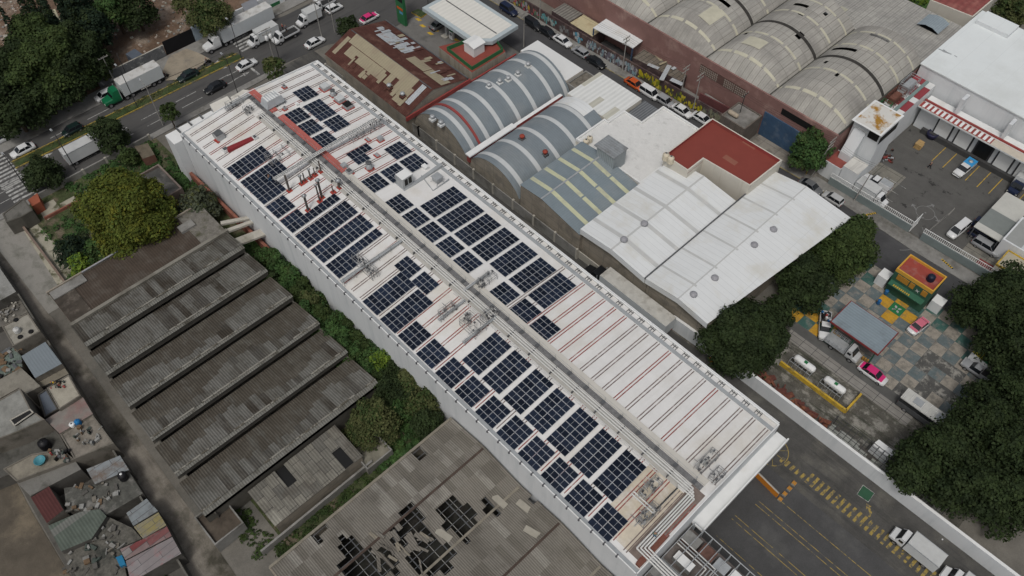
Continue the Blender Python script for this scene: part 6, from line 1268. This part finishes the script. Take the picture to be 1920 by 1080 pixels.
V('sedan','grey saloon half hidden behind the plain white roof edge',1520,349,0,'grey',group=B_); V('hatch','pale hatchback at the roof edge next to the leaning pole',1562,372,180,'paleg',group=B_)
V('sedan','pink-roofed white taxi on the avenue beyond the shed',692,33,90,'white','pink',group=A_); V('hatch','white hatchback at the top of the avenue',626,15,90,'white',group=A_,name='car_driving')
V('sedan','white coupe on the avenue opposite the shed corner',590,79,90,'white',group=A_,name='car_driving'); V('sedan','white saloon waiting at the median end',462,121,90,'white',group=A_,name='car_driving')
V('sedan','black car in the near lanes passing the cream annex',403,163,-90,'black',group=A_,name='car_driving'); V('sedan','dark green saloon beside the sandy driveway',352,141,-90,'dgreen',group=A_,name='car_driving')
V('hatch','dark car in the far lanes at the left, below the forest trees',135,243,-90,'dgreen',group=A_,name='car_driving'); V('sedan','white saloon with a sunroof by the left zebra crossing',42,281,-90,'white',group=A_,name='car_driving')
V('suv','white and red car cut by the left edge of the picture',-4,262,90,'white',group=A_,name='car_driving')
T_='trucks'
V('semi','white-boxed lorry with a green cab on the far lanes',0,0,-90,'green',z=2.5,L=8.6,box=('trailer_top_w',(.55,.55,.53)),cat='truck',name='lorry',group=T_,xy=(-145.6,37.5))
V('hatch','white car squeezed behind the green lorry cab',0,0,-90,'white',cat='car',group=A_,name='car_driving',xy=(-148.2,30.6))
V('semi','long white articulated lorry at the far kerb',0,0,-90,'white',L=12.5,cat='truck',name='lorry',group=T_,xy=(-146.6,62.5),box=('trailer_top_w',(.55,.55,.53)))
V('boxtruck','white box lorry beside the articulated one',492,66,-90,'white',z=1.5,L=7,cat='truck',name='lorry',group=T_); V('flatbed','white open flatbed lorry with two people standing in the back',535,66,-90,'white',z=1,L=6,cat='truck',name='lorry',group=T_)
V('boxtruck','small white box van with a dark panel on the avenue',578,33,-90,'white',z=1.3,L=5.6,cat='truck',name='lorry',group=T_); V('flatbed','white pickup lorry at the top of the avenue',605,8,-90,'white',z=1,L=5.6,cat='truck',name='lorry',group=T_)
V('boxtruck','white box lorry half under the street tree at the left',0,0,90,'white',L=9.,cat='truck',name='lorry',group=T_,xy=(-135.6,21.2))
V('semi','black-cabbed lorry with a long dirty white trailer in the alley',0,0,180,'black',L=13.7,cat='truck',name='lorry',group=T_,xy=(-42.1,67.5))
V('boxtruck','white box lorry nearer the picture centre in the truck yard',0,0,180,'white',L=6.6,cat='truck',name='lorry',group=T_,xy=(9.3,64.7)); V('boxtruck','white box lorry at the bottom edge of the truck yard',0,0,180,'white',L=6.6,cat='truck',name='lorry',group=T_,xy=(16.6,64.8))
Y_='vehicles in the delivery yard'
V('pickup','white pickup with a bright blue cargo bed in the delivery yard',1808,316,-94,'white',box='blue',cat='pickup',group=Y_); V('van','white van parked by the picket fence in the delivery yard',1797,430,-95,'white',cat='van',group=Y_)
V('suv','silver-grey estate car beside the carport',1850,463,0,'silver',L=4.9,group=Y_); V('suv','dark blue car lowest under the carport',1842,444,0,'navy',group=Y_); V('suv','dark blue car second under the carport',1848,428,0,'navy',group=Y_)
V('pickup','white pickup with a grey cargo cover near the picket fence',1650,337,180,'white',box='cap',cat='pickup',group=Y_,xy=(-30.2,119.6)); V('boxtruck','white box lorry behind the picket fence',0,0,0,'white',L=6.2,cat='truck',group=Y_,name='lorry',xy=(-29.2,115.9))
D_='vehicles in the gas depot'
V('pickup','white pickup loaded with red and blue goods left of the depot canopy',1546,612,-58,'white',box='load',cat='pickup',group=D_); V('stake','stake-bed truck with silver cab beside the depot canopy',1582,652,0,'paleg',z=1,L=5.6,cat='truck',group=D_,name='lorry')
V('sedan','bright pink and white taxi below the depot canopy',1637,700,0,'white','pink',group=D_); V('sedan','pale pink taxi right of the depot canopy',1722,611,-97,'white','rose',L=4,group=D_)
V('pickup','grey pickup half hidden under the right-hand trees',1835,696,180,'silver',cat='pickup',group=D_)
V('sedan','dark purple-grey car under the petrol canopy edge',823,45,90,'grey',group='cars at the petrol station')
# mesh-roofed bus
x,y=at(1742,768,2.6); r=root('minibus','white-roofed bus with latticed roof panels parked in the depot','bus',(0,0,0)); b=MB(); b.box(-3.9,-1.1,.5,3.9,1.1,1.5,dmetal); b.build('body',r); b=MB(); b.box(-3.85,-1.05,1.5,3.85,1.05,2.4,glassd); b.build('window',r)
b=MB(); b.box(-3.95,-1.12,2.4,3.95,1.12,2.55,pm('bus_roof',(.5,.5,.47),.1,1)); 
for s in (-2.3,1.2): b.box(s,-.6,2.56,s+1.3,.6,2.66,metal)
for k in range(9): b.tube((-3.6+k*.9,-1.1,2.58),(-3.6+k*.9,1.1,2.58),.03,whitep,4)
b.build('roof',r); wheels(r,(-2.5,2.6),1.0,.42); lights(r,3.93,-3.92,.8,.9); r.location=(x,y,.035)
V('boxtruck','dark blue lorry and ladder at the right edge of the delivery yard',1912,345,-90,'navy',z=1,L=6,cat='truck',name='lorry',group=Y_)
# motorcycles
def moto(label,px,py,head):
    x,y=at(px,py,.6); r=root('motorcycle',label,'motorcycle',(0,0,0))
    for s in (-.65,.65): b=MB(); b.lathe(s,-.05,[(.22,0),(.3,.02),(.3,.1),(.22,.12)],tyre,12,axis='y'); b.v=[(v[0],v[1],v[2]+.3) for v in b.v]; b.build('wheel',r)
    b=MB(); b.box(-.5,-.12,.45,.4,.12,.7,black); b.tube((.65,0,.3),(.4,0,1.0),.04,metal,5); b.tube((.4,-.35,1.0),(.4,.35,1.0),.03,metal,5); b.build('frame',r); b=MB(); b.box(-.6,-.15,.7,.1,.15,.8,chas); b.build('seat',r)
    r.location=(x,y,.02); r.rotation_euler=(0,0,R_(head)); return x,y
# ================= PEOPLE =================
skin=pm('skin',(.35,.2,.14),0,1,.6,obj=True); hair=pm('dark_hair',(.02,.015,.012),0,1,.7,obj=True)
def skinned(name,pts,edges,rad,m,parent,sub=1):
    me=bpy.data.meshes.new(name); me.from_pydata(pts,edges,[]); me.update(); o=bpy.data.objects.new(name,me); C.objects.link(o); o.parent=parent
    md=o.modifiers.new('skin','SKIN'); 
    if not me.skin_vertices: 
        import bmesh
        bm=bmesh.new(); bm.from_mesh(me); L=bm.verts.layers.skin.verify(); bm.to_mesh(me); bm.free()
    sv=me.skin_vertices[0].data
    for i,r_ in enumerate(rad): sv[i].radius=(r_,r_)
    sv[0].use_root=True
    md.use_smooth_shade=True; s=o.modifiers.new('sub','SUBSURF'); s.levels=sub; s.render_levels=sub; me.materials.append(m); return o
def person(label,x,y,z,head,shirt,trou,hat=None,pose='stand',cat='person'):
    r=root('person',label,cat,(x,y,z),R_(head)); st=.12 if pose=='stand' else .28
    sit=pose=='ride'; bend=.25 if pose=='work' else 0
    P=[(0,0,.95),(.0+bend*.4,0,1.2),(bend*.9,0,1.42),(bend,0,1.5),(bend*1.1,0,1.6)]; E=[(0,1),(1,2),(2,3),(3,4)]; Rr=[.13,.13,.13,.055,.09]
    P.append((bend*1.15,0,1.68)); E.append((4,5)); Rr.append(.085)
    fx=.35 if sit else 0
    for s,dx in ((1,st),(-1,-st)):
        i=len(P); P+=[(0,s*.1,.9),(dx*.5+fx,s*.12,.5 if not sit else .8),(dx if not sit else .3,s*.13,.08 if not sit else .35),(dx+.14 if not sit else .45,s*.14,.04 if not sit else .3)]; E+=[(0,i),(i,i+1),(i+1,i+2),(i+2,i+3)]; Rr+=[.1,.065,.045,.045]
        j=len(P); ax=.12 if pose!='work' else .4
        P+=[(bend*.8,s*.2,1.4),(ax*.4+bend,s*.26,1.12),(ax+bend,s*.25,.9 if pose=='stand' else 1.0)]; E+=[(2,j),(j,j+1),(j+1,j+2)]; Rr+=[.065,.045,.032]
        w=P[j+2]
        for k in range(5):
            q=len(P); dy=(k-2)*.016*s; ln=(.06,.085,.09,.085,.065)[k]; P+=[(w[0]+.02,w[1]+dy,w[2]-.05),(w[0]+.045,w[1]+dy*1.3,w[2]-.05-ln)]; E+=[(j+2,q),(q,q+1)]; Rr+=[.009,.008]
    skinned('body',P,E,Rr,skin,r)
    # clothes: shells over the same skeleton
    def shell(name,idx,m,extra):
        mp={v:i for i,v in enumerate(idx)}; skinned(name,[P[v] for v in idx],[(mp[a],mp[c]) for a,c in E if a in mp and c in mp],[Rr[v]+extra for v in idx],m,r)
    nb=6; A1,A2=nb+4,nb+4+3+10+4
    shell('shirt',[0,1,2,A1,A1+1,A2,A2+1],shirt,.02); l1,l2=nb,nb+17
    shell('trousers',[0,l1,l1+1,l1+2,l2,l2+1,l2+2],trou,.018)
    b=MB(); hx=bend*1.15; b.lathe(hx,0,[(.1,1.66),(.115,1.72),(.09,1.79),(.03,1.83)],hat or hair,10); b.build('helmet' if hat else 'hair',r)
    b=MB(); b.box(hx+.085,-.012,1.62,hx+.12,.012,1.66,skin); b.box(hx+.082,-.045,1.665,hx+.092,-.02,1.675,black); b.box(hx+.082,.02,1.665,hx+.092,.045,1.675,black); b.build('face',r)
    return r
cl=lambda n,c:pm('cloth_'+n,c,.1,6,.9,obj=True)
dk_,wh_,rd_,gn_,bl_,gy_=cl('dark',(.02,.02,.025)),cl('white',(.6,.6,.58)),cl('red',(.35,.03,.04)),cl('green',(.05,.25,.17)),cl('blue',(.03,.1,.2)),cl('grey',(.12,.12,.13))
hel=pm('helmet_yellow',(.7,.4,.04),0,1,.4); helw=pm('helmet_white',(.75,.75,.75),0,1,.4)
x,y,z=onroof(507,341); person('worker in a yellow helmet standing at the corner of the L-shaped solar array',x,y,z+.02,200,gy_,bl_,hel)
x,y,z=onroof(1226,1008); person('worker in a white helmet and green vest among the pipes at the plant end',x,y,z+.02,120,gn_,bl_,helw)
x,y=at(220,74); person('person in white walking on the brown demolition ground, left one',x,y,.02,-40,wh_,gy_,pose='walk'); x,y=at(278,46); person('person in a red top standing below the trees on the demolition ground',x,y,.02,80,rd_,gy_)
x,y=at(1741,316); person('person in black walking across the delivery yard',x,y,.03,160,dk_,dk_,pose='walk'); x,y=at(1257,196); person('person in a dark jacket beside the silver-grey hatchback',x,y,.14,200,dk_,gy_)
x,y=at(1334,205); person('person in dark clothes on the pavement by the utility pole',x,y,.14,180,dk_,dk_)
r0=(-140.2,67.6); person('person in a red shirt standing on the back of the flatbed lorry',r0[0]-.3,r0[1],1.1,90,rd_,dk_); person('person in a blue shirt standing on the back of the flatbed lorry',r0[0]+.5,r0[1]+.3,1.1,60,bl_,dk_)
for px,py,lb,h in ((388,116,'motorcycle in the far lanes past the green saloon',-90),(310,143,'motorcycle parked at the edge of the sandy driveway',-70),(236,258,'motorcycle in the near lanes beside a street tree',90)):
    x,y=moto(lb,px,py,h); person('rider on the '+lb.replace('far lanes past the green saloon','far lanes').replace('parked at the edge of','by'),x,y,0.02,h,(wh_ if px==236 else dk_),gy_,helw if px==236 else pm('helmet_black',(.02,.02,.02),0,1,.3),pose='ride')
# ================= TREES AND SHRUBS =================
def leafm(name,c,c2): 
    return pm(name,c,.42,.55,.75,stain=c2,ssc=.5,st=(.42,.6),fine=.4,spec=.15)
LM={'dark':leafm('leaf_dark',(.019,.031,.012),(.032,.047,.017)),'mid':leafm('leaf_mid',(.032,.053,.017),(.05,.075,.022)),'olive':leafm('leaf_olive',(.06,.072,.026),(.085,.092,.036)),'yellow':leafm('leaf_yellow',(.062,.08,.014),(.115,.118,.017)),'bright':leafm('leaf_bright',(.09,.15,.02),(.13,.19,.025)),'cyp':leafm('leaf_cypress',(.012,.024,.014),(.018,.032,.018)),'greyg':leafm('leaf_grey_green',(.055,.068,.042),(.075,.085,.055)),'vine':leafm('leaf_vine',(.036,.075,.024),(.055,.105,.03)),'dark2':leafm('leaf_dark_light',(.03,.045,.015),(.024,.04,.014)),'mid2':leafm('leaf_mid_light',(.048,.068,.02),(.036,.055,.018)),'bright2':leafm('leaf_light_olive',(.09,.11,.02),(.07,.1,.02)),'orange':leafm('leaf_orange',(.3,.16,.02),(.2,.14,.02))}
bark=pm('bark',(.09,.065,.045),.3,2)
def leaves(name,cs,parent,m,size,dens,rng,ox,oy,oz,up=.35,m2=None):
    # cs: lobes (x,y,z,rx,rz)
    V_=[]; MI=[]
    for (x,y,z,rx,rz) in cs:
        n=max(20,int(dens*rx*(rx+rz)*2))
        d=rng.normal(size=(n,3)); gap=np.sin(d[:,0]*7+x*3)*np.sin(d[:,1]*7+y*3)*np.sin(d[:,2]*6+z); d/=np.linalg.norm(d,axis=1)[:,None]; d[:,2]=np.where(d[:,2]<-.35,-d[:,2],d[:,2])
        k=rng.uniform(.68,1.08,size=(n,1))+(rng.random(size=(n,1))<.05)*.14; bump=1+.13*np.sin(d[:,[0]]*5+x)*np.cos(d[:,[1]]*6+y)
        p=d*k*bump*np.array([rx,rx,rz])+np.array([x,y,z])
        nn=d+rng.normal(size=(n,3))*.55; nn[:,2]+=up; nn/=np.linalg.norm(nn,axis=1)[:,None]
        a=np.cross(nn,rng.normal(size=(n,3))); a/=np.linalg.norm(a,axis=1)[:,None]; c=np.cross(nn,a)
        s=size*rng.uniform(.5,1.5,size=(n,1))
        MI.append(((rng.random(n)+(.55 if rng.random()<.35 else 0))>.9).astype(np.int32)); V_.append(np.stack([p-a*s*.5,p-c*s*.35,p+a*s*.5,p+c*s*.35],axis=1).reshape(-1,3))
    v=np.concatenate(V_); v-=np.array([ox,oy,oz]); n=len(v)//4
    me=bpy.data.meshes.new(name); me.vertices.add(len(v)); me.vertices.foreach_set('co',v.ravel()); me.loops.add(n*4); me.loops.foreach_set('vertex_index',np.arange(n*4)); me.polygons.add(n); me.polygons.foreach_set('loop_start',np.arange(0,n*4,4)); me.polygons.foreach_set('loop_total',np.full(n,4)); me.update(calc_edges=True); me.materials.append(m)
    if m2: me.materials.append(m2); me.polygons.foreach_set('material_index',np.concatenate(MI))
    o=bpy.data.objects.new(name,me); C.objects.link(o)
    if parent: o.parent=parent
    return o,n
NF=0
def tree(label,px,py,R,h,leaf='dark',seed=0,kind='round',name='tree',cat='tree',group=None,size=.42,dens=42,xy=None,flat_=.75,z0=0,nl=None):
    global NF
    rng=np.random.default_rng(seed+100); x,y=xy or at(px,py,h*.62); r=root(name,label,cat,(x,y,z0),0,group)
    cs=[]
    if kind=='cyp':
        for k in range(7): t=k/6; cs.append((x,y,h*(.12+.8*t),R*(1-.75*t)*(1.0 if k else .8),h*.1))
    else:
        ch=min(h*.45,R*flat_)
        cs.append((x,y,h-ch*1.15,R*.72,ch*.9)); n=nl or max(5,int(R*2.2))
        for k in range(n):
            a=2*math.pi*k/n+rng.uniform(-.3,.3); rad=R*rng.uniform(.42,.66); lr=R*rng.uniform(.26,.38); cs.append((x+rad*math.cos(a),y+rad*math.sin(a),h-ch*rng.uniform(.7,1.8),lr,lr*.85))
        for k in range(max(3,n//2)):
            a=rng.uniform(0,6.28); rad=R*rng.uniform(.05,.5); lr=R*rng.uniform(.22,.36); cs.append((x+rad*math.cos(a),y+rad*math.sin(a),h-lr*rng.uniform(.5,.9),lr,lr*.8))
    o,n=leaves('crown',cs,r,LM[leaf],size,dens,rng,x,y,z0,m2=LM[{'dark':'dark2','mid':'mid2','olive':'mid','yellow':'bright2','bright':'vine','cyp':'dark','greyg':'olive','vine':'mid','bright2':'vine','dark2':'mid','mid2':'olive','orange':'olive'}[leaf]]); NF+=n
    b=MB(); tr_=max(.08,R*.045); b.tube((x,y,z0),(x,y,h*.5),tr_*1.4,bark,7,tr_)
    for c_ in cs[1:6]: b.tube((x,y,h*.35),(c_[0],c_[1],c_[2]-c_[4]*.3),tr_*.6,bark,5,tr_*.2)
    b.build('trunk',r); return r
F_='trees of the wooded lot beyond the avenue'
for k,(px,py,R,h,l,lb) in enumerate(((18,195,6.2,11,'dark','dark broad tree at the left edge above the zebra crossing'),(58,150,6.5,12,'mid','mid-green tree in the left part of the wooded lot'),(105,115,7.5,13,'mid','large mid-green tree in the centre of the wooded lot'),(122,138,6,11,'dark','dark tree over the pavement at the right end of the wooded lot'),(82,172,5.6,9,'dark','dark tree hanging over the avenue kerb'),(160,105,5.5,10,'dark','dark blue-green tree near the graffiti wall'),(20,130,6,12,'dark','shadowy tree at the left edge of the wooded lot'),(60,75,6,12,'mid','tree just below the slim pointed cypress'),(174,55,4.8,10,'cyp','very dark tree right of the grey slab'),(150,20,4.5,10,'cyp','very dark tree behind the cream huts'),(212,16,5,10,'vine','green tree at the top left of the demolition ground'),(250,10,5.2,10,'dark','dark tree touching the bare demolition ground'),(140,85,5.5,11,'dark','tree directly below the grey slab'),(10,175,6,10,'dark','low dark tree in the far left corner of the wood'),(42,205,4.2,7,'dark','low dark tree next to the avenue kerb at the left'),(188,128,2.8,5,'olive','small brownish tree at the graffiti wall end'))):
    tree(lb,px,py,R,h,l,k,group=F_,dens=34,size=.5)
for k,(px,py,h) in enumerate(((27,62,15),(45,12,14),(62,14,14),(80,12,14),(96,30,15),(112,8,14),(137,28,14),(124,5,13))):
    tree(('first','second','third','fourth','fifth','sixth','seventh','eighth')[k]+' slim dark cypress of the top left group, counted from the left',px,py,1.7,h,'cyp',30+k,'cyp','cypress','cypress',size=.4,dens=60,group='cypresses')
tree('olive-green tree with thin foliage beside the pale blue hoarding',395,25,5.2,10,'olive',50,dens=34); tree('olive tree at the top edge near the articulated lorry',360,5,4.5,9,'olive',51,dens=30)
tree('huge yellow-green round tree in the overgrown lot',238,392,8.0,12,'yellow',52,size=.4,dens=62,flat_=.9,nl=22)
tree('street tree on the near pavement below the box lorry',75,320,4.2,6,'dark',53); tree('round street tree over the box lorry at the left',205,248,4.0,7,'dark',54); tree('small street tree by the annex corner',317,213,2.2,6,'mid',55); tree('tall thin tree at the lot corner next to the leaning lamp',240,290,2.5,4,'mid',155)
tree('grey-green bushy tree against the white warehouse wall',368,378,4.3,6,'greyg',56); tree('dark leafless-looking tree below the yellow-green tree',135,465,4,5,'cyp',57,dens=26); tree('small bright green tree by the cracked slabs',150,492,2.4,4,'bright',58); tree('dark tree beside the small bright green one',180,470,3,4,'vine',59)
tree('street tree by the pole with insulators at the avenue',514,130,2.8,7,'olive',60); tree('round dark tree at the far corner of the rusty shed',652,50,2.9,5,'dark',61)
tree('large dark round tree at the corner of the plain white roof',1397,618,7.6,9,'dark',62,size=.4,dens=58,flat_=.85,nl=20); tree('large round tree on the side street, furthest of the dark trees',1585,455,6.3,9,'mid',63,size=.4,dens=56,flat_=.85,nl=16); tree('dark tree in the middle of the three beside the white roof',1512,527,5.2,8,'dark',64,size=.4,dens=52); tree('small tree linking the middle tree and the big round one',1465,575,3.2,6,'dark',65)
for k,(px,py,R,h,lb) in enumerate(((1860,570,6.5,9,'dark tree at the right edge beyond the gas office'),(1905,545,6,9,'dark tree cut by the right edge near the gatehouse'),(1905,640,6.5,10,'dark tree at the right edge beside the striped stall'),(1900,745,6.5,10,'dark tree at the right edge below the grey pickup'),(1840,810,6.5,10,'big dark tree below the parked bus'),(1760,855,6.5,10,'big dark tree behind the long white wall'),(1890,850,7,11,'big dark tree in the lower right corner group'),(1820,905,6.5,10,'dark tree leaning over the long white wall'),(1900,935,5.5,9,'dark tree near the bottom right corner'),(1712,880,4.5,8,'dark tree at the end of the steel grid frame'))):
    tree(lb,px,py,R*.93,h,'dark',70+k,size=.42,dens=40,group='dark trees at the right edge')
tree('bright tree between the blue gate and the terrace house',0,0,4.3,8,'vine',90,xy=(-41.6,113.4)); tree('yellowish tree in the top right corner',1890,22,4.6,8,'olive',91); tree('bare-topped tree behind the cold store',1912,5,3.5,8,'olive',92); tree('small green garden tree behind the old flat roof',1722,2,2.4,5,'bright',93)
# shrubs along the left wall
G_='bushes in the strip between the sawtooth sheds and the white wall'
rs=random.Random(12); k=0
sp=[(500,478,2.0,'vine'),(522,500,2.4,'vine'),(505,520,2.2,'dark'),(545,525,2.4,'vine'),(560,552,2.2,'mid'),(530,545,2.2,'vine'),(585,560,2.4,'olive'),(575,588,2.4,'vine'),(605,590,2.2,'mid'),(600,615,2.0,'vine'),(625,625,2.6,'vine'),(650,605,2.0,'mid'),(640,650,2.4,'vine'),(665,660,2.2,'vine'),(622,655,1.8,'dark'),(668,635,2.0,'mid'),(690,680,2.4,'vine'),(700,650,1.9,'vine'),(715,672,2.6,'bright'),(735,700,2.2,'dark'),(728,730,3.0,'dark'),(765,722,2.8,'olive'),(798,755,3.2,'olive'),(800,790,2.8,'dark'),(700,788,3.8,'olive'),(672,810,2.4,'olive'),(755,765,2.2,'vine'),(512,478,1.9,'vine'),(538,508,2.0,'vine'),(566,536,2.1,'mid'),(594,566,2.0,'vine'),(632,598,2.0,'vine'),(648,628,2.1,'vine'),(676,648,2.0,'mid'),(652,674,2.2,'vine'),(684,706,2.2,'vine'),(706,704,2.0,'mid'),(742,728,2.1,'vine'),(775,750,2.1,'dark')]
sp.sort(key=lambda s:at(s[0],s[1])[0])
for i,(px,py,R,l) in enumerate(sp):
    tree({'vine':'leafy green','dark':'dark green','mid':'mid-green','olive':'olive','bright':'bright yellow-green'}[l]+' bush in the weedy strip, '+(NTH+['thirteenth','fourteenth','fifteenth','sixteenth','seventeenth','eighteenth','nineteenth','twentieth','twenty-first','twenty-second','twenty-third','twenty-fourth','twenty-fifth','twenty-sixth','twenty-seventh','twenty-eighth','twenty-ninth','thirtieth','thirty-first','thirty-second','thirty-third','thirty-fourth','thirty-fifth','thirty-sixth','thirty-seventh','thirty-eighth','thirty-ninth'])[i]+' from the avenue end',px,py,R*1.12,R*1.75,l,200+i,name='bush',cat='bush',group=G_,dens=52,size=.34,flat_=.8)
def cover(label,polys,n,leaf,seed,zmax=.7,size=.35):
    rng=np.random.default_rng(seed); pts=[]
    for (x0,y0,x1,y1),w in polys:
        for _ in range(int(n*w)): pts.append((rng.uniform(x0,x1),rng.uniform(y0,y1),0.1,rng.uniform(.35,.8),rng.uniform(.2,zmax)))
    o,_=leaves('ground_cover',pts,None,LM[leaf],size,26,rng,0,0,0,.8); tag(o,label,'ground cover',kind='stuff')
cover('low green weeds covering the strip beside the white warehouse wall',[((-97,28.5,-50,32.2),1),((-57,21,-47,28),.5)],330,'vine',301); cover('rough dark grass and weeds beside the derelict shed',[((-50,3,-46.5,30),1),((-58,1,-50,4),.3)],110,'mid',302,.4)
cover('weeds of the overgrown lot around the yellow-green tree',[((-131,14,-121,31),1),((-121,28.4,-107,31.3),.6),((-124,6,-118,14),.15),((-112,5,-107,10),.15)],230,'vine',303)
cover('hedge plants on the avenue median',[((-142.9,12,-141.9,56),1)],90,'olive',304,.4,.25)
cover('ivy and weeds at the foot of the gatehouse trees at the bottom left',[(( -62,-18,-54,-9),1)],80,'dark',305)
cover('orange flowering creeper on the ruin wall',[((-112.8,25,-112.2,27.6),1)],9,'orange',306,.8,.3)
# ================= POLES =================
polem=pm('concrete_pole',(.3,.29,.27),.1,1); pold=pm('dark_pole',(.05,.05,.05),.1,1)
def pole(label,base,h,m=polem,arm=None,cross=0,lean=(0,0),group=None,name='utility_pole',cat='pole',xy=None):
    x,y=xy or at(*base); r=root(name,label,cat,(x,y,0),0,group); tx,ty=x+lean[0],y+lean[1]
    b=MB(); b.tube((x,y,0),(tx,ty,h),.13 if m is polem else .09,m,8,.07); b.build('shaft',r)
    if arm:
        for a in arm: b=MB(); b.path([(tx,ty,h-.1),(tx+a[0]*.6,ty+a[1]*.6,h+.35),(tx+a[0],ty+a[1],h+.3)],.05,m,5); b.build('arm',r); b=MB(); b.obox((tx+a[0],ty+a[1],h+.2),(.7,.3,.14),math.atan2(a[1],a[0]),metal); b.build('lamp_head',r)
    for k in range(cross):
        zz=h-.3-k*.9; b=MB(); b.box(tx-.06,ty-1.0,zz,tx+.06,ty+1.0,zz+.12,m); 
        for q in (-.9,-.3,.3,.9): b.tube((tx,ty+q,zz+.12),(tx,ty+q,zz+.35),.05,concl,5)
        b.build('crossarm',r)
    return (tx,ty,h)
L_='street lamps along the avenue'
pole('dark lamp post beside the green lorry on the avenue median',(258,201),9,pold,[(-1.6,0)],group=L_,name='street_lamp',cat='street lamp'); pole('lamp post in front of the cream annex',(446,175),8.5,pold,[(-1.5,0)],group=L_,name='street_lamp',cat='street lamp')
pole('lamp post at the median end by the zebra crossing',(454,112),9,pold,[(1.2,0),(-1.2,0)],group=L_,name='street_lamp',cat='street lamp'); pole('concrete pole with street lamp beside the small street tree',(306,235),9.5,polem,[(-2.0,0)],cross=1,name='street_lamp',cat='street lamp',group=L_)
pole('dark lamp post crossing the box lorry at the left',(142,318),8.5,pold,[(-1.4,0)],group=L_,name='street_lamp',cat='street lamp'); pole('dark lamp post at the left zebra crossing',(56,362),8.5,pold,[(-1.4,0)],group=L_,name='street_lamp',cat='street lamp')
pole('short grey pole behind the green lorry',(218,160),7,polem,None,1,group=L_); pole('thin pole near the graffiti wall of the demolition site',(240,146),6,pold,None,group=L_)
p1=pole('concrete pole with transformers next to the olive street tree',(505,116),9.5,polem,None,2,xy=(-132.6,60.2)); b=MB(); [b.lathe(p1[0]+.45,p1[1]+q,[(.25,7.2),(.32,7.3),(.32,8.1),(.2,8.25)],whitep,10) for q in (-.5,.4)]; b.build('transformer',bpy.data.objects[[o.name for o in C.objects if o.name.startswith('utility_pole')][-1]]) if False else one('transformer','pair of white transformers on the concrete pole by the olive street tree','transformer',b,(p1[0]+.45,p1[1],7.2))
pole('grey pole on the near kerb beside the white coupe',(604,73),9,polem,[(-1.4,0)],1,group=L_,name='street_lamp',cat='street lamp'); pole('grey pole on the near kerb by the round dark tree',(628,60),8.5,polem,None,1); pole('thin kerb pole left of the rusty shed',(524,112),6,pold)
pole('dark pole beside the petrol station canopy',(803,10),8,pold); pole('thin white mast on the petrol office terrace',(856,95),4,metal,xy=(-106.9,90.2)); 
pp_=[pole('wooden-grey pole where the petrol forecourt meets the side street',(982,88),8.5,polem,None,2),pole('utility pole on the pavement above the black street cars',(1012,38),8,polem,None,1),pole('utility pole against the blue graffiti in front of the open white shed',(1167,133),8.2,polem,None,2),pole('utility pole at the end of the yellow graffiti, left of a pair',(1274,190),8.5,polem,None,2),pole('utility pole at the end of the yellow graffiti, right of a pair',(1299,208),9,polem,None,2),pole('dark leaning pole in front of the pump house',(1378,242),9,pold,None,1,(.3,-.4)),pole('tall leaning concrete pole between the bright tree and the street',(1519,335),9.5,polem,None,3,(.8,1.2)),pole('leaning pole in front of the picket fence',(1600,378),9,polem,None,2,(.6,.6)),pole('slanted grey pole at the yard gate',(1737,437),6.5,polem,None,1,(1.5,.5))]
pole('green-yellow gate mast beside the blue gate',(1508,338),5,pm('yellow_mast',(.45,.33,.1),.1,1),xy=(-40.5,112.9))
def wire(label,a,c,n=3,sag=.6):
    b=MB()
    for k in range(n):
        off=(k-1)*.5; P=[]
        for i in range(9): t=i/8; P.append((a[0]+(c[0]-a[0])*t,a[1]+(c[1]-a[1])*t+off,a[2]-.1+(c[2]-a[2])*t-sag*4*t*(1-t)))
        b.path(P,.016,black,3)
    one('power_line',label,'power line',b,a)
wire('power lines from the street corner pole to the graffiti pole',pp_[1],pp_[2]); wire('power lines between the graffiti poles',pp_[2],pp_[3]); wire('power lines from the pole pair to the pump house pole',pp_[4],pp_[5]); wire('power lines from the pump house pole to the tall leaning pole',pp_[5],pp_[6]); wire('power lines from the tall leaning pole to the fence pole',pp_[6],pp_[7])
wire('power lines along the near side of the avenue',p1,(-133.6,34.8,9.3)); 
# small street things
b=MB(); x,y=-27.6,68.9; b.box(x-.3,y-.3,.03,x+.3,y+.3,.9,pm('orange_paint',(.62,.22,.02))); b.tube((x,y,.9),(x,y,1.4),.12,whitep,8); one('orange_drum','orange and white traffic drum beside the white alley wall','traffic drum',b,(x,y,0))
for k,(a,c) in enumerate((((1620,405),(1643,400)),((1765,487),(1786,505)))):
    p,q=at(*a),at(*c); n=6; b=MB()
    for i in range(n):
        t0,t1=i/n,(i+.55)/n; P0=[p[0]+(q[0]-p[0])*t0,p[1]+(q[1]-p[1])*t0]; P1=[p[0]+(q[0]-p[0])*t1,p[1]+(q[1]-p[1])*t1]; d=(Vector(P1)-Vector(P0)); b.obox(((P0[0]+P1[0])/2,(P0[1]+P1[1])/2,.13),(d.length,.35,.06),math.atan2(d.y,d.x),yel)
    b.obox(((p[0]+q[0])/2,(p[1]+q[1])/2,.13),(math.hypot(q[0]-p[0],q[1]-p[1]),.3,.03),math.atan2(q[1]-p[1],q[0]-p[0]),black)
    one('speed_bump',('yellow and black speed bump strip left of the yard gate','yellow and black speed bump strip right of the yard gate')[k],'speed bump',b,(p[0],p[1],.13))
for k,(px,py) in enumerate(((850,16),(765,28))): pass
b=MB(); x,y=at(786,25,.2); b.prism([(x-1.5,y-1),(x+1.5,y-.7),(x+1.2,y+1.2),(x-1.3,y+.8)],0,.3,yel,grassm); one('planter','yellow-kerbed planter island by the petrol canopy','planter',b,(x,y,0))
b=MB(); x,y=at(1372,202,0)
